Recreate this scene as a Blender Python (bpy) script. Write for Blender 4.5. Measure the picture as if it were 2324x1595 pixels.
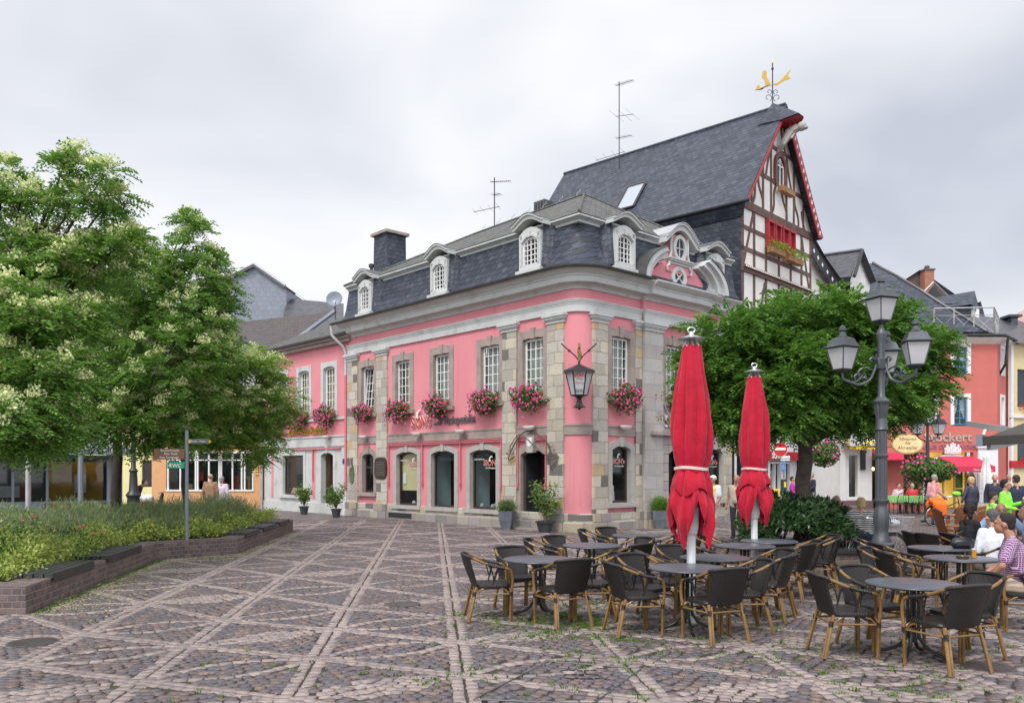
import bpy, bmesh, math, random
import numpy as np
from mathutils import Vector, Matrix
R=math.radians
random.seed(7); rng=np.random.default_rng(7)
SC=bpy.context.scene; COL=SC.collection
for o in list(bpy.data.objects): bpy.data.objects.remove(o)
# ---------------------------------------------------------------- camera
HC=1.85; FP=1872.0; CX=1162.0; CY=1068.0     # eye height, focal length, vanishing centre of the photograph (2324 px wide)
cam=bpy.data.cameras.new('camera'); camo=bpy.data.objects.new('camera',cam); COL.objects.link(camo)
camo.location=(0,0,HC); camo.rotation_euler=(R(90),0,0)
cam.lens=29.0; cam.sensor_width=36; cam.shift_y=0.1164; cam.clip_start=.05; cam.clip_end=3000
SC.camera=camo
SC.render.resolution_x=1024; SC.render.resolution_y=702
SC.view_settings.view_transform='Standard'; SC.view_settings.look='None'; SC.view_settings.exposure=0.22; SC.view_settings.gamma=1
# ---------------------------------------------------------------- overcast sky
W=bpy.data.worlds.new('World'); SC.world=W; W.use_nodes=True
wt=W.node_tree; wt.nodes.clear()
SUN_EL=R(52); SUN_AZ=R(205)
def wn(t,**k):
    n=wt.nodes.new(t)
    for a,b in k.items(): setattr(n,a,b)
    return n
sky=wn('ShaderNodeTexSky',sky_type='NISHITA',sun_disc=False); sky.sun_elevation=SUN_EL; sky.sun_rotation=SUN_AZ; sky.air_density=1; sky.dust_density=3
bg1=wn('ShaderNodeBackground'); bg1.inputs[1].default_value=.12; wt.links.new(sky.outputs[0],bg1.inputs[0])
tc=wn('ShaderNodeTexCoord'); mp=wn('ShaderNodeMapping'); mp.inputs['Scale'].default_value=(1.0,1.0,1.9); mp.inputs['Location'].default_value=(.35,.1,.35)
wt.links.new(tc.outputs['Generated'],mp.inputs[0])
nz=wn('ShaderNodeTexNoise'); nz.inputs['Scale'].default_value=2.1; nz.inputs['Detail'].default_value=4; nz.inputs['Roughness'].default_value=.42; nz.inputs['Distortion'].default_value=.25
wt.links.new(mp.outputs[0],nz.inputs['Vector'])
cr=wn('ShaderNodeValToRGB'); e=cr.color_ramp.elements
e[0].position=.35; e[0].color=(.53,.56,.635,1); e[1].position=.62; e[1].color=(.89,.90,.92,1)
x=cr.color_ramp.elements.new(.48); x.color=(.71,.73,.785,1)
wt.links.new(nz.outputs['Fac'],cr.inputs[0])
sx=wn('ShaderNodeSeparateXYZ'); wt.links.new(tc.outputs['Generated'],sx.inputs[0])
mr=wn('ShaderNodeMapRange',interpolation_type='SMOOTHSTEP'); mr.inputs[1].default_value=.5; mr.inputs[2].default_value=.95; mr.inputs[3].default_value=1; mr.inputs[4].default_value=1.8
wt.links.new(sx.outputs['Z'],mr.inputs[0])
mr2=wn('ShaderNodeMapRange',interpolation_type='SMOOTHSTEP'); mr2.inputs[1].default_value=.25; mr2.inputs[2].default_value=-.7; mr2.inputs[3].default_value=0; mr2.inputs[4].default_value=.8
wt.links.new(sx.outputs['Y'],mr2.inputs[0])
ad=wn('ShaderNodeMath',operation='ADD'); wt.links.new(mr.outputs[0],ad.inputs[0]); wt.links.new(mr2.outputs[0],ad.inputs[1])  # brightness added to unseen sky overhead and behind camera, to light the facades
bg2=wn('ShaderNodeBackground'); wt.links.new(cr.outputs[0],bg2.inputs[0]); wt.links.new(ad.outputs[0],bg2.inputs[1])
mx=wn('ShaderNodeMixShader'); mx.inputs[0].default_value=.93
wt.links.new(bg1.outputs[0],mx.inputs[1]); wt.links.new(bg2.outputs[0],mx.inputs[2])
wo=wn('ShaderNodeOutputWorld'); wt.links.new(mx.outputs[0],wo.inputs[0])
# ---------------------------------------------------------------- sun behind thin cloud
sl=bpy.data.lights.new('sun','SUN'); sl.energy=2.0; sl.angle=R(17); sl.color=(1,.955,.9)
so=bpy.data.objects.new('sun',sl); COL.objects.link(so)
sd=Vector((-.42*math.cos(SUN_EL),-.9*math.cos(SUN_EL),math.sin(SUN_EL))).normalized()
so.rotation_euler=sd.to_track_quat('Z','Y').to_euler()
# ================================================================ helpers
def gp(x,y,z=0.0):
    """point on the horizontal plane z seen at photo position (x,y)"""
    Z=FP*(HC-z)/(y-CY); return Vector(((x-CX)/FP*Z,Z,z))
def pz(x,y,Z): return Vector(((x-CX)/FP*Z,Z,HC-(y-CY)*Z/FP))
class Frame:
    """wall frame: u along the wall, v outward, z up"""
    def __init__(s,o,d,out):
        s.o=Vector((o[0],o[1],0)); s.d=Vector((d[0],d[1],0)).normalized(); s.n=Vector((out[0],out[1],0)).normalized()
        s.M=Matrix(((s.d.x,s.n.x,0,s.o.x),(s.d.y,s.n.y,0,s.o.y),(0,0,1,0),(0,0,0,1)))
    def u(s,x,v=0):
        k=(x-CX)/FP; ox=s.o.x+s.n.x*v; oy=s.o.y+s.n.y*v
        return (k*oy-ox)/(s.d.x-k*s.d.y)
    def uz(s,x,y,v=0):
        u=s.u(x,v); Z=s.o.y+s.n.y*v+s.d.y*u
        return u,HC-(y-CY)*Z/FP
class MB:
    def __init__(s,M=None): s.v=[]; s.f=[]; s.M=M
    def add(s,vs,fs):
        b=len(s.v)
        if s.M is not None: vs=[s.M@Vector(p) for p in vs]
        s.v+= [tuple(p) for p in vs]; s.f+=[tuple(i+b for i in f) for f in fs]; return s
    def quad(s,a,b,c,d): return s.add([a,b,c,d],[(0,1,2,3)])
    def poly(s,pts): return s.add(pts,[tuple(range(len(pts)))])
    def box(s,x0,x1,y0,y1,z0,z1,b=0):
        if b<=0:
            return s.add([(x0,y0,z0),(x1,y0,z0),(x1,y1,z0),(x0,y1,z0),(x0,y0,z1),(x1,y0,z1),(x1,y1,z1),(x0,y1,z1)],
              [(0,3,2,1),(4,5,6,7),(0,1,5,4),(1,2,6,5),(2,3,7,6),(3,0,4,7)])
        if x0>x1: x0,x1=x1,x0
        if y0>y1: y0,y1=y1,y0
        b=min(b,(x1-x0)/2.01,(y1-y0)/2.01,(z1-z0)/2.01)
        bm=bmesh.new(); bmesh.ops.create_cube(bm,size=1)
        for v in bm.verts: v.co=Vector(((x0+x1)/2+v.co.x*(x1-x0),(y0+y1)/2+v.co.y*(y1-y0),(z0+z1)/2+v.co.z*(z1-z0)))
        bmesh.ops.bevel(bm,geom=bm.edges[:],offset=b,segments=1,affect='EDGES',profile=.5)
        bm.verts.index_update(); r=s.add([v.co[:] for v in bm.verts],[[v.index for v in f.verts] for f in bm.faces]); bm.free(); return r
    def tube(s,pts,r,n=8,closed=False,flat=1.0):
        pts=[Vector(p) for p in pts]; m=len(pts)
        rs=list(r) if hasattr(r,'__len__') else [r]*m
        T=[]
        for i in range(m):
            if closed: t=pts[(i+1)%m]-pts[i-1]
            else: t=pts[min(i+1,m-1)]-pts[max(i-1,0)]
            T.append(t.normalized() if t.length>1e-9 else Vector((0,0,1)))
        up=Vector((0,0,1)) if abs(T[0].z)<.9 else Vector((0,1,0))
        a=T[0].cross(up).normalized(); vs=[];fs=[]
        for i in range(m):
            a=(a-T[i]*a.dot(T[i]));
            if a.length<1e-6: a=T[i].orthogonal()
            a.normalize(); b=T[i].cross(a)
            for k in range(n):
                q=2*math.pi*k/n; vs.append(pts[i]+a*math.cos(q)*rs[i]+b*math.sin(q)*rs[i]*flat)
        for i in range(m if closed else m-1):
            for k in range(n):
                j=(i+1)%m; fs.append((i*n+k,i*n+(k+1)%n,j*n+(k+1)%n,j*n+k))
        if not closed: fs.append(tuple(range(n-1,-1,-1))); fs.append(tuple((m-1)*n+k for k in range(n)))
        return s.add(vs,fs)
    def lathe(s,prof,n=16,c=(0,0,0),ph=0,sx=1,sy=1,flute=None):
        vs=[];fs=[]
        for (r,z) in prof:
            for k in range(n):
                q=2*math.pi*(k+ph)/n; rr=r*(1+(flute(z,q) if flute else 0)); vs.append((c[0]+rr*math.cos(q)*sx,c[1]+rr*math.sin(q)*sy,c[2]+z))
        for i in range(len(prof)-1):
            for k in range(n): fs.append((i*n+k,i*n+(k+1)%n,(i+1)*n+(k+1)%n,(i+1)*n+k))
        fs.append(tuple(range(n-1,-1,-1))); fs.append(tuple((len(prof)-1)*n+k for k in range(n)))
        return s.add(vs,fs)
    def prism(s,poly,y0,y1):
        """polygon in the x-z plane extruded along y"""
        n=len(poly); vs=[(p[0],y0,p[1]) for p in poly]+[(p[0],y1,p[1]) for p in poly]
        fs=[tuple(range(n)),tuple(range(2*n-1,n-1,-1))]+[(i,(i+1)%n,(i+1)%n+n,i+n) for i in range(n)]
        return s.add(vs,fs)
    def slab(s,poly,z0,z1):
        n=len(poly); vs=[(p[0],p[1],z0) for p in poly]+[(p[0],p[1],z1) for p in poly]
        fs=[tuple(range(n-1,-1,-1)),tuple(range(n,2*n))]+[(i,(i+1)%n,(i+1)%n+n,i+n) for i in range(n)]
        return s.add(vs,fs)
    def band(s,outer,inner,y0,y1):
        """ring strip between two equally long x-z polylines, extruded along y"""
        n=len(outer); vs=[]
        for y in (y0,y1):
            vs+=[(p[0],y,p[1]) for p in outer]+[(p[0],y,p[1]) for p in inner]
        fs=[]
        for i in range(n-1):
            fs+=[(i,i+1,n+i+1,n+i),(2*n+i,3*n+i,3*n+i+1,2*n+i+1),(i,2*n+i,2*n+i+1,i+1),(n+i,n+i+1,3*n+i+1,3*n+i)]
        fs+=[(0,n,3*n,2*n),(n-1,3*n-1,4*n-1,2*n-1)]
        return s.add(vs,fs)
    def sphere(s,c,r,n=10,sz=None):
        r=(r,r,r) if not hasattr(r,'__len__') else r
        m=max(4,n//2+1); vs=[];fs=[]
        for i in range(m+1):
            t=math.pi*i/m
            for k in range(n):
                q=2*math.pi*k/n; vs.append((c[0]+r[0]*math.sin(t)*math.cos(q),c[1]+r[1]*math.sin(t)*math.sin(q),c[2]+r[2]*math.cos(t)))
        for i in range(m):
            for k in range(n): fs.append((i*n+k,(i+1)*n+k,(i+1)*n+(k+1)%n,i*n+(k+1)%n))
        return s.add(vs,fs)
    def build(s,name,mat,parent=None,smooth=False,fix=True):
        off=np.array(parent.location if parent is not None else (0,0,0))
        if parent is not None and parent.parent is not None: off=off+np.array(parent.parent.location)
        V=np.array(s.v,dtype=float).reshape(-1,3)-off
        me=bpy.data.meshes.new(name); me.from_pydata(V.tolist(),[],s.f)
        if fix and len(s.f)<60000:
            bm=bmesh.new(); bm.from_mesh(me); bmesh.ops.recalc_face_normals(bm,faces=bm.faces[:]); bm.to_mesh(me); bm.free()
        return finish(me,name,mat,parent,smooth)
def finish(me,name,mat,parent=None,smooth=False):
    autouv(me)
    for m in (mat if isinstance(mat,(list,tuple)) else [mat]): me.materials.append(m)
    if smooth:
        me.polygons.foreach_set('use_smooth',[True]*len(me.polygons))
        try: me.set_sharp_from_angle(angle=R(38))
        except Exception: pass
    me.update()
    o=bpy.data.objects.new(name,me); COL.objects.link(o)
    if parent is not None: o.parent=parent
    return o
def autouv(me):
    n=len(me.polygons)
    if n==0: return
    nr=np.empty(n*3); me.polygons.foreach_get('normal',nr); nr=nr.reshape(-1,3)
    lt=np.empty(n,dtype=np.int64); me.polygons.foreach_get('loop_total',lt)
    co=np.empty(len(me.vertices)*3); me.vertices.foreach_get('co',co); co=co.reshape(-1,3)
    li=np.empty(len(me.loops),dtype=np.int64); me.loops.foreach_get('vertex_index',li)
    U=np.stack([-nr[:,1],nr[:,0],np.zeros(n)],1); l=np.linalg.norm(U,axis=1); flat=l<.05
    U[flat]=(1,0,0); l[flat]=1; U/=l[:,None]
    Vv=np.cross(nr,U); Vv[flat]=(0,1,0)
    P=co[li]; U=np.repeat(U,lt,0); Vv=np.repeat(Vv,lt,0)
    uv=np.stack([(P*U).sum(1),(P*Vv).sum(1)],1)
    lay=me.uv_layers.new(name='UVMap'); lay.data.foreach_set('uv',uv.ravel())
def npmesh(name,V,F,mat,parent=None,smooth=False,uv=False):
    """large meshes from numpy quads"""
    V=np.asarray(V,dtype=np.float32).copy(); F=np.asarray(F,dtype=np.int32)
    if parent is not None:
        off=np.array(parent.location[:],dtype=np.float32)
        if parent.parent is not None: off=off+np.array(parent.parent.location[:],dtype=np.float32)
        V=V-off
    me=bpy.data.meshes.new(name); k=F.shape[1]
    me.vertices.add(len(V)); me.vertices.foreach_set('co',V.ravel())
    me.loops.add(F.size); me.loops.foreach_set('vertex_index',F.ravel())
    me.polygons.add(len(F)); me.polygons.foreach_set('loop_start',np.arange(0,F.size,k,dtype=np.int32)); me.polygons.foreach_set('loop_total',np.full(len(F),k,dtype=np.int32))
    me.update(calc_edges=True)
    if uv: autouv(me)
    for m in (mat if isinstance(mat,(list,tuple)) else [mat]): me.materials.append(m)
    if smooth: me.polygons.foreach_set('use_smooth',[True]*len(me.polygons))
    o=bpy.data.objects.new(name,me); COL.objects.link(o)
    if parent is not None: o.parent=parent
    return o
def tag(o,label=None,cat=None,group=None,kind=None):
    if label: o['label']=label
    if cat: o['category']=cat
    if group: o['group']=group
    if kind: o['kind']=kind
    return o
def thing(name,label,cat,loc=(0,0,0),rz=0,group=None):
    o=bpy.data.objects.new(name,None); COL.objects.link(o); o.empty_display_size=.2
    o.location=loc; o.rotation_euler=(0,0,rz); return tag(o,label,cat,group)
def kids(o): return [c for c in bpy.data.objects if c.parent==o]
def dup(root,loc,rz=0,label=None,group=None,scale=None):
    r=root.copy(); COL.objects.link(r); r.location=loc; r.rotation_euler=(0,0,rz)
    if scale: r.scale=(scale,)*3 if not hasattr(scale,'__len__') else scale
    if label: r['label']=label
    if group: r['group']=group
    for ch in kids(root):
        c=ch.copy(); COL.objects.link(c); c.parent=r
        for g in kids(ch):
            d=g.copy(); COL.objects.link(d); d.parent=c
    return r
def text_mesh(name,s,size,mat,M,parent=None,depth=.01,bold=0.0,shear=0,xs=1.0,align='CENTER',space=1.0,fit=None):
    cu=bpy.data.curves.new(name,'FONT'); cu.body=s; cu.size=size; cu.extrude=depth; cu.offset=bold; cu.shear=shear; cu.align_x=align; cu.space_character=space
    o=bpy.data.objects.new('t',cu); COL.objects.link(o)
    dg=bpy.context.evaluated_depsgraph_get(); me=bpy.data.meshes.new_from_object(o.evaluated_get(dg)); bpy.data.objects.remove(o)
    me.name=name; me.materials.clear()
    if fit:
        q=[v.co.x for v in me.vertices]; xs=fit/(max(q)-min(q))
    off=Vector((0,0,0))
    if parent is not None:
        off=parent.location.copy()
        if parent.parent is not None: off=off+parent.parent.location
    for v in me.vertices: v.co=M@Vector((v.co.x*xs,v.co.y,v.co.z))-off
    me.materials.append(mat); r=bpy.data.objects.new(name,me); COL.objects.link(r)
    if parent is not None: r.parent=parent
    return r
def textM(P,right,up,nrm):
    r=Vector(right).normalized();u=Vector(up).normalized();n=Vector(nrm).normalized();P=Vector(P)
    return Matrix(((r.x,u.x,n.x,P.x),(r.y,u.y,n.y,P.y),(r.z,u.z,n.z,P.z),(0,0,0,1)))
# ---------------------------------------------------------------- node helpers
class NT:
    def __init__(s,name):
        s.m=bpy.data.materials.new(name); s.m.use_nodes=True; s.t=s.m.node_tree; s.t.nodes.clear()
        s.out=s.n('ShaderNodeOutputMaterial'); s.b=s.n('ShaderNodeBsdfPrincipled'); s.l(s.b.outputs[0],s.out.inputs[0])
    def n(s,t,**k):
        x=s.t.nodes.new(t)
        for a,b in k.items(): setattr(x,a,b)
        return x
    def l(s,a,b): s.t.links.new(a,b)
    def put(s,v,inp):
        if hasattr(v,'is_output') or hasattr(v,'links'): s.l(v,inp)
        else: inp.default_value=v
    def ma(s,op,a,b=None,c=None,clamp=False):
        x=s.n('ShaderNodeMath',operation=op); x.use_clamp=clamp; s.put(a,x.inputs[0])
        if b is not None: s.put(b,x.inputs[1])
        if c is not None: s.put(c,x.inputs[2])
        return x.outputs[0]
    def uv(s,w=0.0,ws=3.0):
        t=s.n('ShaderNodeTexCoord'); o=t.outputs['UV']
        if w:
            z=s.n('ShaderNodeTexNoise'); z.inputs['Scale'].default_value=ws; s.l(o,z.inputs['Vector'])
            a=s.n('ShaderNodeVectorMath',operation='SUBTRACT'); s.l(z.outputs['Color'],a.inputs[0]); a.inputs[1].default_value=(.5,.5,.5)
            b=s.n('ShaderNodeVectorMath',operation='SCALE'); s.l(a.outputs[0],b.inputs[0]); b.inputs['Scale'].default_value=w
            c=s.n('ShaderNodeVectorMath',operation='ADD'); s.l(o,c.inputs[0]); s.l(b.outputs[0],c.inputs[1]); o=c.outputs[0]
        return o
    def obj(s): return s.n('ShaderNodeTexCoord').outputs['Object']
    def sep(s,v):
        x=s.n('ShaderNodeSeparateXYZ'); s.l(v,x.inputs[0]); return x.outputs
    def noise(s,sc=5,det=4,vec=None,rough=.55):
        z=s.n('ShaderNodeTexNoise'); z.inputs['Scale'].default_value=sc; z.inputs['Detail'].default_value=det; z.inputs['Roughness'].default_value=rough
        s.l(vec if vec is not None else s.obj(),z.inputs['Vector']); return z.outputs['Fac']
    def ramp(s,f,stops,const=False):
        x=s.n('ShaderNodeValToRGB'); r=x.color_ramp
        if const: r.interpolation='CONSTANT'
        while len(r.elements)<len(stops): r.elements.new(.5)
        for el,(p,c) in zip(r.elements,stops):
            el.position=p; el.color=(c[0],c[1],c[2],1) if hasattr(c,'__len__') else (c,c,c,1)
        s.l(f,x.inputs[0]); return x.outputs[0]
    def mix(s,f,a,b,mode='MIX'):
        x=s.n('ShaderNodeMix',data_type='RGBA',blend_type=mode); s.put(f,x.inputs[0])
        for v,i in ((a,6),(b,7)):
            if hasattr(v,'links'): s.l(v,x.inputs[i])
            else: x.inputs[i].default_value=(v[0],v[1],v[2],1)
        return x.outputs[2]
    def step(s,v,a,b,lo=0,hi=1):
        x=s.n('ShaderNodeMapRange',interpolation_type='SMOOTHSTEP'); s.put(v,x.inputs[0])
        x.inputs[1].default_value=a; x.inputs[2].default_value=b; x.inputs[3].default_value=lo; x.inputs[4].default_value=hi; return x.outputs[0]
    def wnoise(s,a,b=0.0):
        c=s.n('ShaderNodeCombineXYZ'); s.put(a,c.inputs[0]); s.put(b,c.inputs[1])
        x=s.n('ShaderNodeTexWhiteNoise',noise_dimensions='3D'); s.l(c.outputs[0],x.inputs['Vector']); return x.outputs['Value']
    def bump(s,h,st=.3,d=.01):
        x=s.n('ShaderNodeBump'); x.inputs['Strength'].default_value=st; x.inputs['Distance'].default_value=d; s.l(h,x.inputs['Height']); s.l(x.outputs[0],s.b.inputs['Normal'])
    def col(s,c): s.put(c if hasattr(c,'links') else (c[0],c[1],c[2],1),s.b.inputs['Base Color'])
    def set(s,rough=.6,metal=0,spec=.5,sheen=None):
        s.put(rough,s.b.inputs['Roughness']); s.b.inputs['Metallic'].default_value=metal; s.b.inputs['Specular IOR Level'].default_value=spec
def isl(s):
    return s.n('ShaderNodeNewGeometry').outputs['Random Per Island']
def M(name,c,rough=.6,var=.12,sc=3,metal=0,spec=.5,bump=0,bsc=40,dirt=None,dsc=.7):
    t=NT(name); f=t.noise(sc,4)
    lo=[max(0,v*(1-var)) for v in c]; hi=[min(1,v*(1+var)) for v in c]
    cc=t.ramp(f,[(.3,lo),(.7,hi)])
    if dirt:
        g=t.step(t.noise(dsc,5),.52,.75); cc=t.mix(t.ma('MULTIPLY',g,.7),cc,dirt)
    t.col(cc); t.set(rough,metal,spec)
    if bump: t.bump(t.noise(bsc,3),bump,.01)
    return t.m
def cells(t,w,h,off=.5,wob=.01,mort=.01,jit=0.0,ws=4):
    o=t.sep(t.uv(wob,ws)); u,v=o[0],o[1]
    vr=t.ma('DIVIDE',v,h); row=t.ma('FLOOR',vr); uo=t.ma('ADD',t.ma('DIVIDE',u,w),t.ma('MULTIPLY',row,off))
    if jit: uo=t.ma('ADD',uo,t.ma('MULTIPLY',t.wnoise(row,3.3),jit))
    col=t.ma('FLOOR',uo); fu=t.ma('FRACT',uo); fv=t.ma('FRACT',vr); rnd=t.wnoise(col,row)
    du=t.ma('MULTIPLY',t.ma('MINIMUM',fu,t.ma('SUBTRACT',1,fu)),w); dv=t.ma('MULTIPLY',t.ma('MINIMUM',fv,t.ma('SUBTRACT',1,fv)),h)
    d=t.ma('MINIMUM',du,dv); return rnd,t.step(d,mort*.4,mort*1.1),fu,fv,col,row
def blocks(name,w,h,pal,mortar,off=.5,wob=.01,mort=.01,jit=0,rough=.8,bump=.5,fine=.25):
    t=NT(name); rnd,mk,fu,fv,c,r=cells(t,w,h,off,wob,mort,jit)
    n=len(pal); cc=t.ramp(rnd,[(i/n,p) for i,p in enumerate(pal)],True)
    f=t.noise(14,5); cc=t.mix(t.ma('MULTIPLY',f,fine*2),cc,t.mix(.5,cc,(.1,.09,.08)))
    big=t.step(t.noise(1.3,4),.45,.75); cc=t.mix(t.ma('MULTIPLY',big,.25),cc,(.2,.18,.15))
    t.col(t.mix(mk,mortar,cc)); t.set(rough,0,.3)
    hh=t.ma('ADD',mk,t.ma('MULTIPLY',f,.35)); t.bump(hh,bump,.012); return t.m
def slate(name,w,h,pal,k=.5,rough=.42,moss=None,line=.13,bump=.7):
    t=NT(name); o=t.sep(t.uv(.02,2.0)); u,v=o[0],o[1]
    vr=t.ma('DIVIDE',v,h); row=t.ma('FLOOR',vr); uo=t.ma('ADD',t.ma('DIVIDE',u,w),t.ma('MULTIPLY',row,.37))
    fu=t.ma('FRACT',uo); col=t.ma('FLOOR',uo)
    lip=t.ma('MULTIPLY',t.ma('POWER',fu,3),k); q=t.ma('SUBTRACT',vr,lip); row2=t.ma('FLOOR',q); g=t.ma('FRACT',q)
    rnd=t.wnoise(t.ma('ADD',col,t.ma('MULTIPLY',row2,7.3)),row2)
    n=len(pal); cc=t.ramp(rnd,[(i/(n-1),p) for i,p in enumerate(pal)])
    f=t.noise(9,5); cc=t.mix(t.ma('MULTIPLY',f,.3),cc,(.035,.04,.05))
    if moss is not None:
        ms=t.step(t.noise(1.6,6),.5,.68); cc=t.mix(t.ma('MULTIPLY',ms,.75),cc,moss)
    ln=t.ma('MINIMUM',t.step(g,0,line),t.step(fu,0,.07,.55,1)); cc=t.mix(ln,(.008,.009,.012),cc)  # dark side joints, and shadow under each lip painted into the colour
    t.col(cc); t.set(t.ramp(rnd,[(0,rough-.1),(1,rough+.15)]),0,.5)
    t.bump(t.ma('ADD',t.ma('SUBTRACT',1,g),t.ma('MULTIPLY',t.ma('MULTIPLY',rnd,fu),.6)),bump,.02); return t.m
def leafmat(name,pal,tr=.3,rough=.5,big=.5):
    t=NT(name); r=isl(t); n=len(pal)
    cc=t.ramp(r,[(i/(n-1),p) for i,p in enumerate(pal)])
    f=t.step(t.noise(big,3),.35,.7); cc=t.mix(t.ma('MULTIPLY',f,.35),cc,pal[-1])
    t.col(cc); t.set(rough,0,.35)
    if tr:
        tl=t.n('ShaderNodeBsdfTranslucent'); t.l(cc,tl.inputs[0]); mx=t.n('ShaderNodeMixShader'); mx.inputs[0].default_value=tr
        t.l(t.b.outputs[0],mx.inputs[1]); t.l(tl.outputs[0],mx.inputs[2]); t.l(mx.outputs[0],t.out.inputs[0])
    return t.m
def glassmat(name,tint=(.75,.8,.8),refl=.12):
    t=NT(name); t.t.nodes.remove(t.b)
    tr=t.n('ShaderNodeBsdfTransparent'); tr.inputs[0].default_value=(*tint,1)
    gl=t.n('ShaderNodeBsdfGlossy'); gl.inputs['Roughness'].default_value=.03
    fr=t.n('ShaderNodeLayerWeight'); fr.inputs[0].default_value=.5
    f=t.ma('ADD',t.ma('MULTIPLY',t.ma('POWER',fr.outputs['Facing'],4),.7),refl+.02,clamp=True); mx=t.n('ShaderNodeMixShader'); t.l(f,mx.inputs[0]); t.l(tr.outputs[0],mx.inputs[1]); t.l(gl.outputs[0],mx.inputs[2]); t.l(mx.outputs[0],t.out.inputs[0]); return t.m
def emit(name,c,st=1):
    t=NT(name); t.col(c); t.b.inputs['Emission Color'].default_value=(*c,1); t.b.inputs['Emission Strength'].default_value=st; return t.m
# ---------------------------------------------------------------- shared materials
def plaster(name,c,c2,grime):
    t=NT(name); ob=t.obj(); mp=t.n('ShaderNodeMapping'); mp.inputs['Scale'].default_value=(3.5,3.5,.22); t.l(ob,mp.inputs[0])
    cc=t.ramp(t.noise(.9,5),[(.35,c),(.7,c2)]); s=t.step(t.noise(1.6,5,mp.outputs[0]),.52,.74); cc=t.mix(t.ma('MULTIPLY',s,.38),cc,grime)
    z=t.sep(ob)[2]; g=t.ma('MULTIPLY',t.step(z,1.5,.3),t.step(t.noise(2.5,5),.3,.65)); cc=t.mix(t.ma('MULTIPLY',g,.45),cc,grime)
    p=t.step(t.noise(.55,2),.60,.63); cc=t.mix(t.ma('MULTIPLY',p,.10),cc,c2); t.col(cc); t.set(.88,0,.25); t.bump(t.noise(45,5),.14,.006); return t.m
m_pink=plaster('pink_plaster',(.71,.275,.305),(.66,.235,.27),(.48,.19,.20))
m_grey=M('grey_paint',(.53,.545,.53),.65,.06,2,bump=.06,dirt=(.33,.335,.31),dsc=2.2)
m_white=M('white_paint',(.78,.78,.76),.45,.04,3)
m_lava=M('brown_stone',(.33,.27,.245),.85,.18,2.5,bump=.25,bsc=30,dirt=(.22,.18,.16),dsc=1)
m_sill=M('pale_stone',(.40,.38,.35),.8,.12,4,bump=.2,bsc=30)
m_dkframe=M('dark_brown_frame',(.045,.028,.028),.4,.2,5)
m_glass=glassmat('window_glass',(.78,.82,.8),.03)
m_shopglass=glassmat('shop_glass',(.85,.88,.87),.015)
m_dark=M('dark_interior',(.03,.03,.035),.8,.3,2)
m_black=M('black_iron',(.022,.024,.028),.4,.2,6,bump=.1)
m_zinc=M('zinc',(.10,.10,.10),.45,.2,2,metal=.4)
m_zincl=M('light_zinc',(.5,.5,.5),.35,.12,3,metal=.6)
m_steel=M('grey_steel',(.22,.25,.29),.4,.1,3,metal=.2)
m_gold=M('gold_leaf',(.52,.34,.08),.4,.15,8,metal=.8)
m_red=M('red_paint',(.45,.02,.03),.5,.1,4)
m_blk=M('black_plastic',(.02,.02,.022),.45,.2,4)
SLP=[(.019,.026,.042),(.042,.052,.076),(.072,.085,.115),(.030,.038,.058),(.055,.066,.092)]
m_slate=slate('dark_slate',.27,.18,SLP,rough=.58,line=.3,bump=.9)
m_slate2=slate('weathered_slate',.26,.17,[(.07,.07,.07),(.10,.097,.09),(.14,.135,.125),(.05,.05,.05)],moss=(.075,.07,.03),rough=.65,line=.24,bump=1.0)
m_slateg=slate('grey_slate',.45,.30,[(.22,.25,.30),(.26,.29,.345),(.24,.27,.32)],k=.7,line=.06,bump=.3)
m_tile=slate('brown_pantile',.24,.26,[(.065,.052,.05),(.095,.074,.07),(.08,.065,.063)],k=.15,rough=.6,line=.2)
m_tiled=slate('dark_pantile',.24,.3,[(.06,.055,.065),(.09,.085,.10),(.075,.07,.085)],k=.1,rough=.4,line=.2)
STP=[(.60,.55,.44),(.52,.49,.42),(.62,.58,.50),(.50,.45,.37),(.60,.45,.25),(.47,.44,.38),(.64,.58,.46),(.56,.52,.44),(.17,.16,.15),(.58,.55,.48),(.45,.39,.36),(.60,.57,.50),(.66,.60,.47)]
m_stone=blocks('mixed_ashlar',.56,.34,STP,(.30,.26,.20),off=.5,wob=.08,mort=.012,jit=.6,fine=.42,bump=.8)
m_plinth=blocks('plinth_ashlar',.62,.30,[(.36,.32,.29),(.42,.38,.33),(.30,.27,.26),(.46,.40,.30),(.24,.23,.22),(.38,.33,.32)],(.17,.15,.13),wob=.03,mort=.012,jit=.4)
m_lime=blocks('pale_ashlar',.8,.42,[(.48,.45,.42),(.44,.41,.39),(.50,.48,.46)],(.30,.28,.26),wob=.01,mort=.01,jit=.3)
# ================================================================ ground and paving
def paving_mat(name,pal,rough=.55):
    t=NT(name); r=isl(t); n=len(pal)
    c=t.ramp(r,[(i/n,p) for i,p in enumerate(pal)],True)
    f=t.noise(9,5); c=t.mix(t.ma('MULTIPLY',f,.55),c,t.mix(.45,c,(.06,.05,.05)))
    g=t.step(t.noise(.35,4),.42,.72); c=t.mix(t.ma('MULTIPLY',g,.3),c,(.10,.075,.07))
    t.col(c); t.set(t.ramp(t.noise(2.2,3),[(.35,.38),(.7,.75)]),0,.45); t.bump(t.noise(55,4),.4,.006); return t.m
m_sett=paving_mat('dark_setts',[(.135,.102,.105),(.11,.092,.099),(.16,.120,.115),(.10,.096,.112),(.13,.11,.118),(.175,.125,.11),(.11,.103,.116),(.205,.145,.12),(.12,.095,.10)])
_unused=(lambda *a:None)('x',[(.155,.095,.092),(.125,.088,.09),(.18,.115,.10),(.105,.09,.10),(.145,.105,.11),(.20,.125,.098),(.12,.10,.11),(.24,.15,.11),(.135,.09,.088)])
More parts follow.
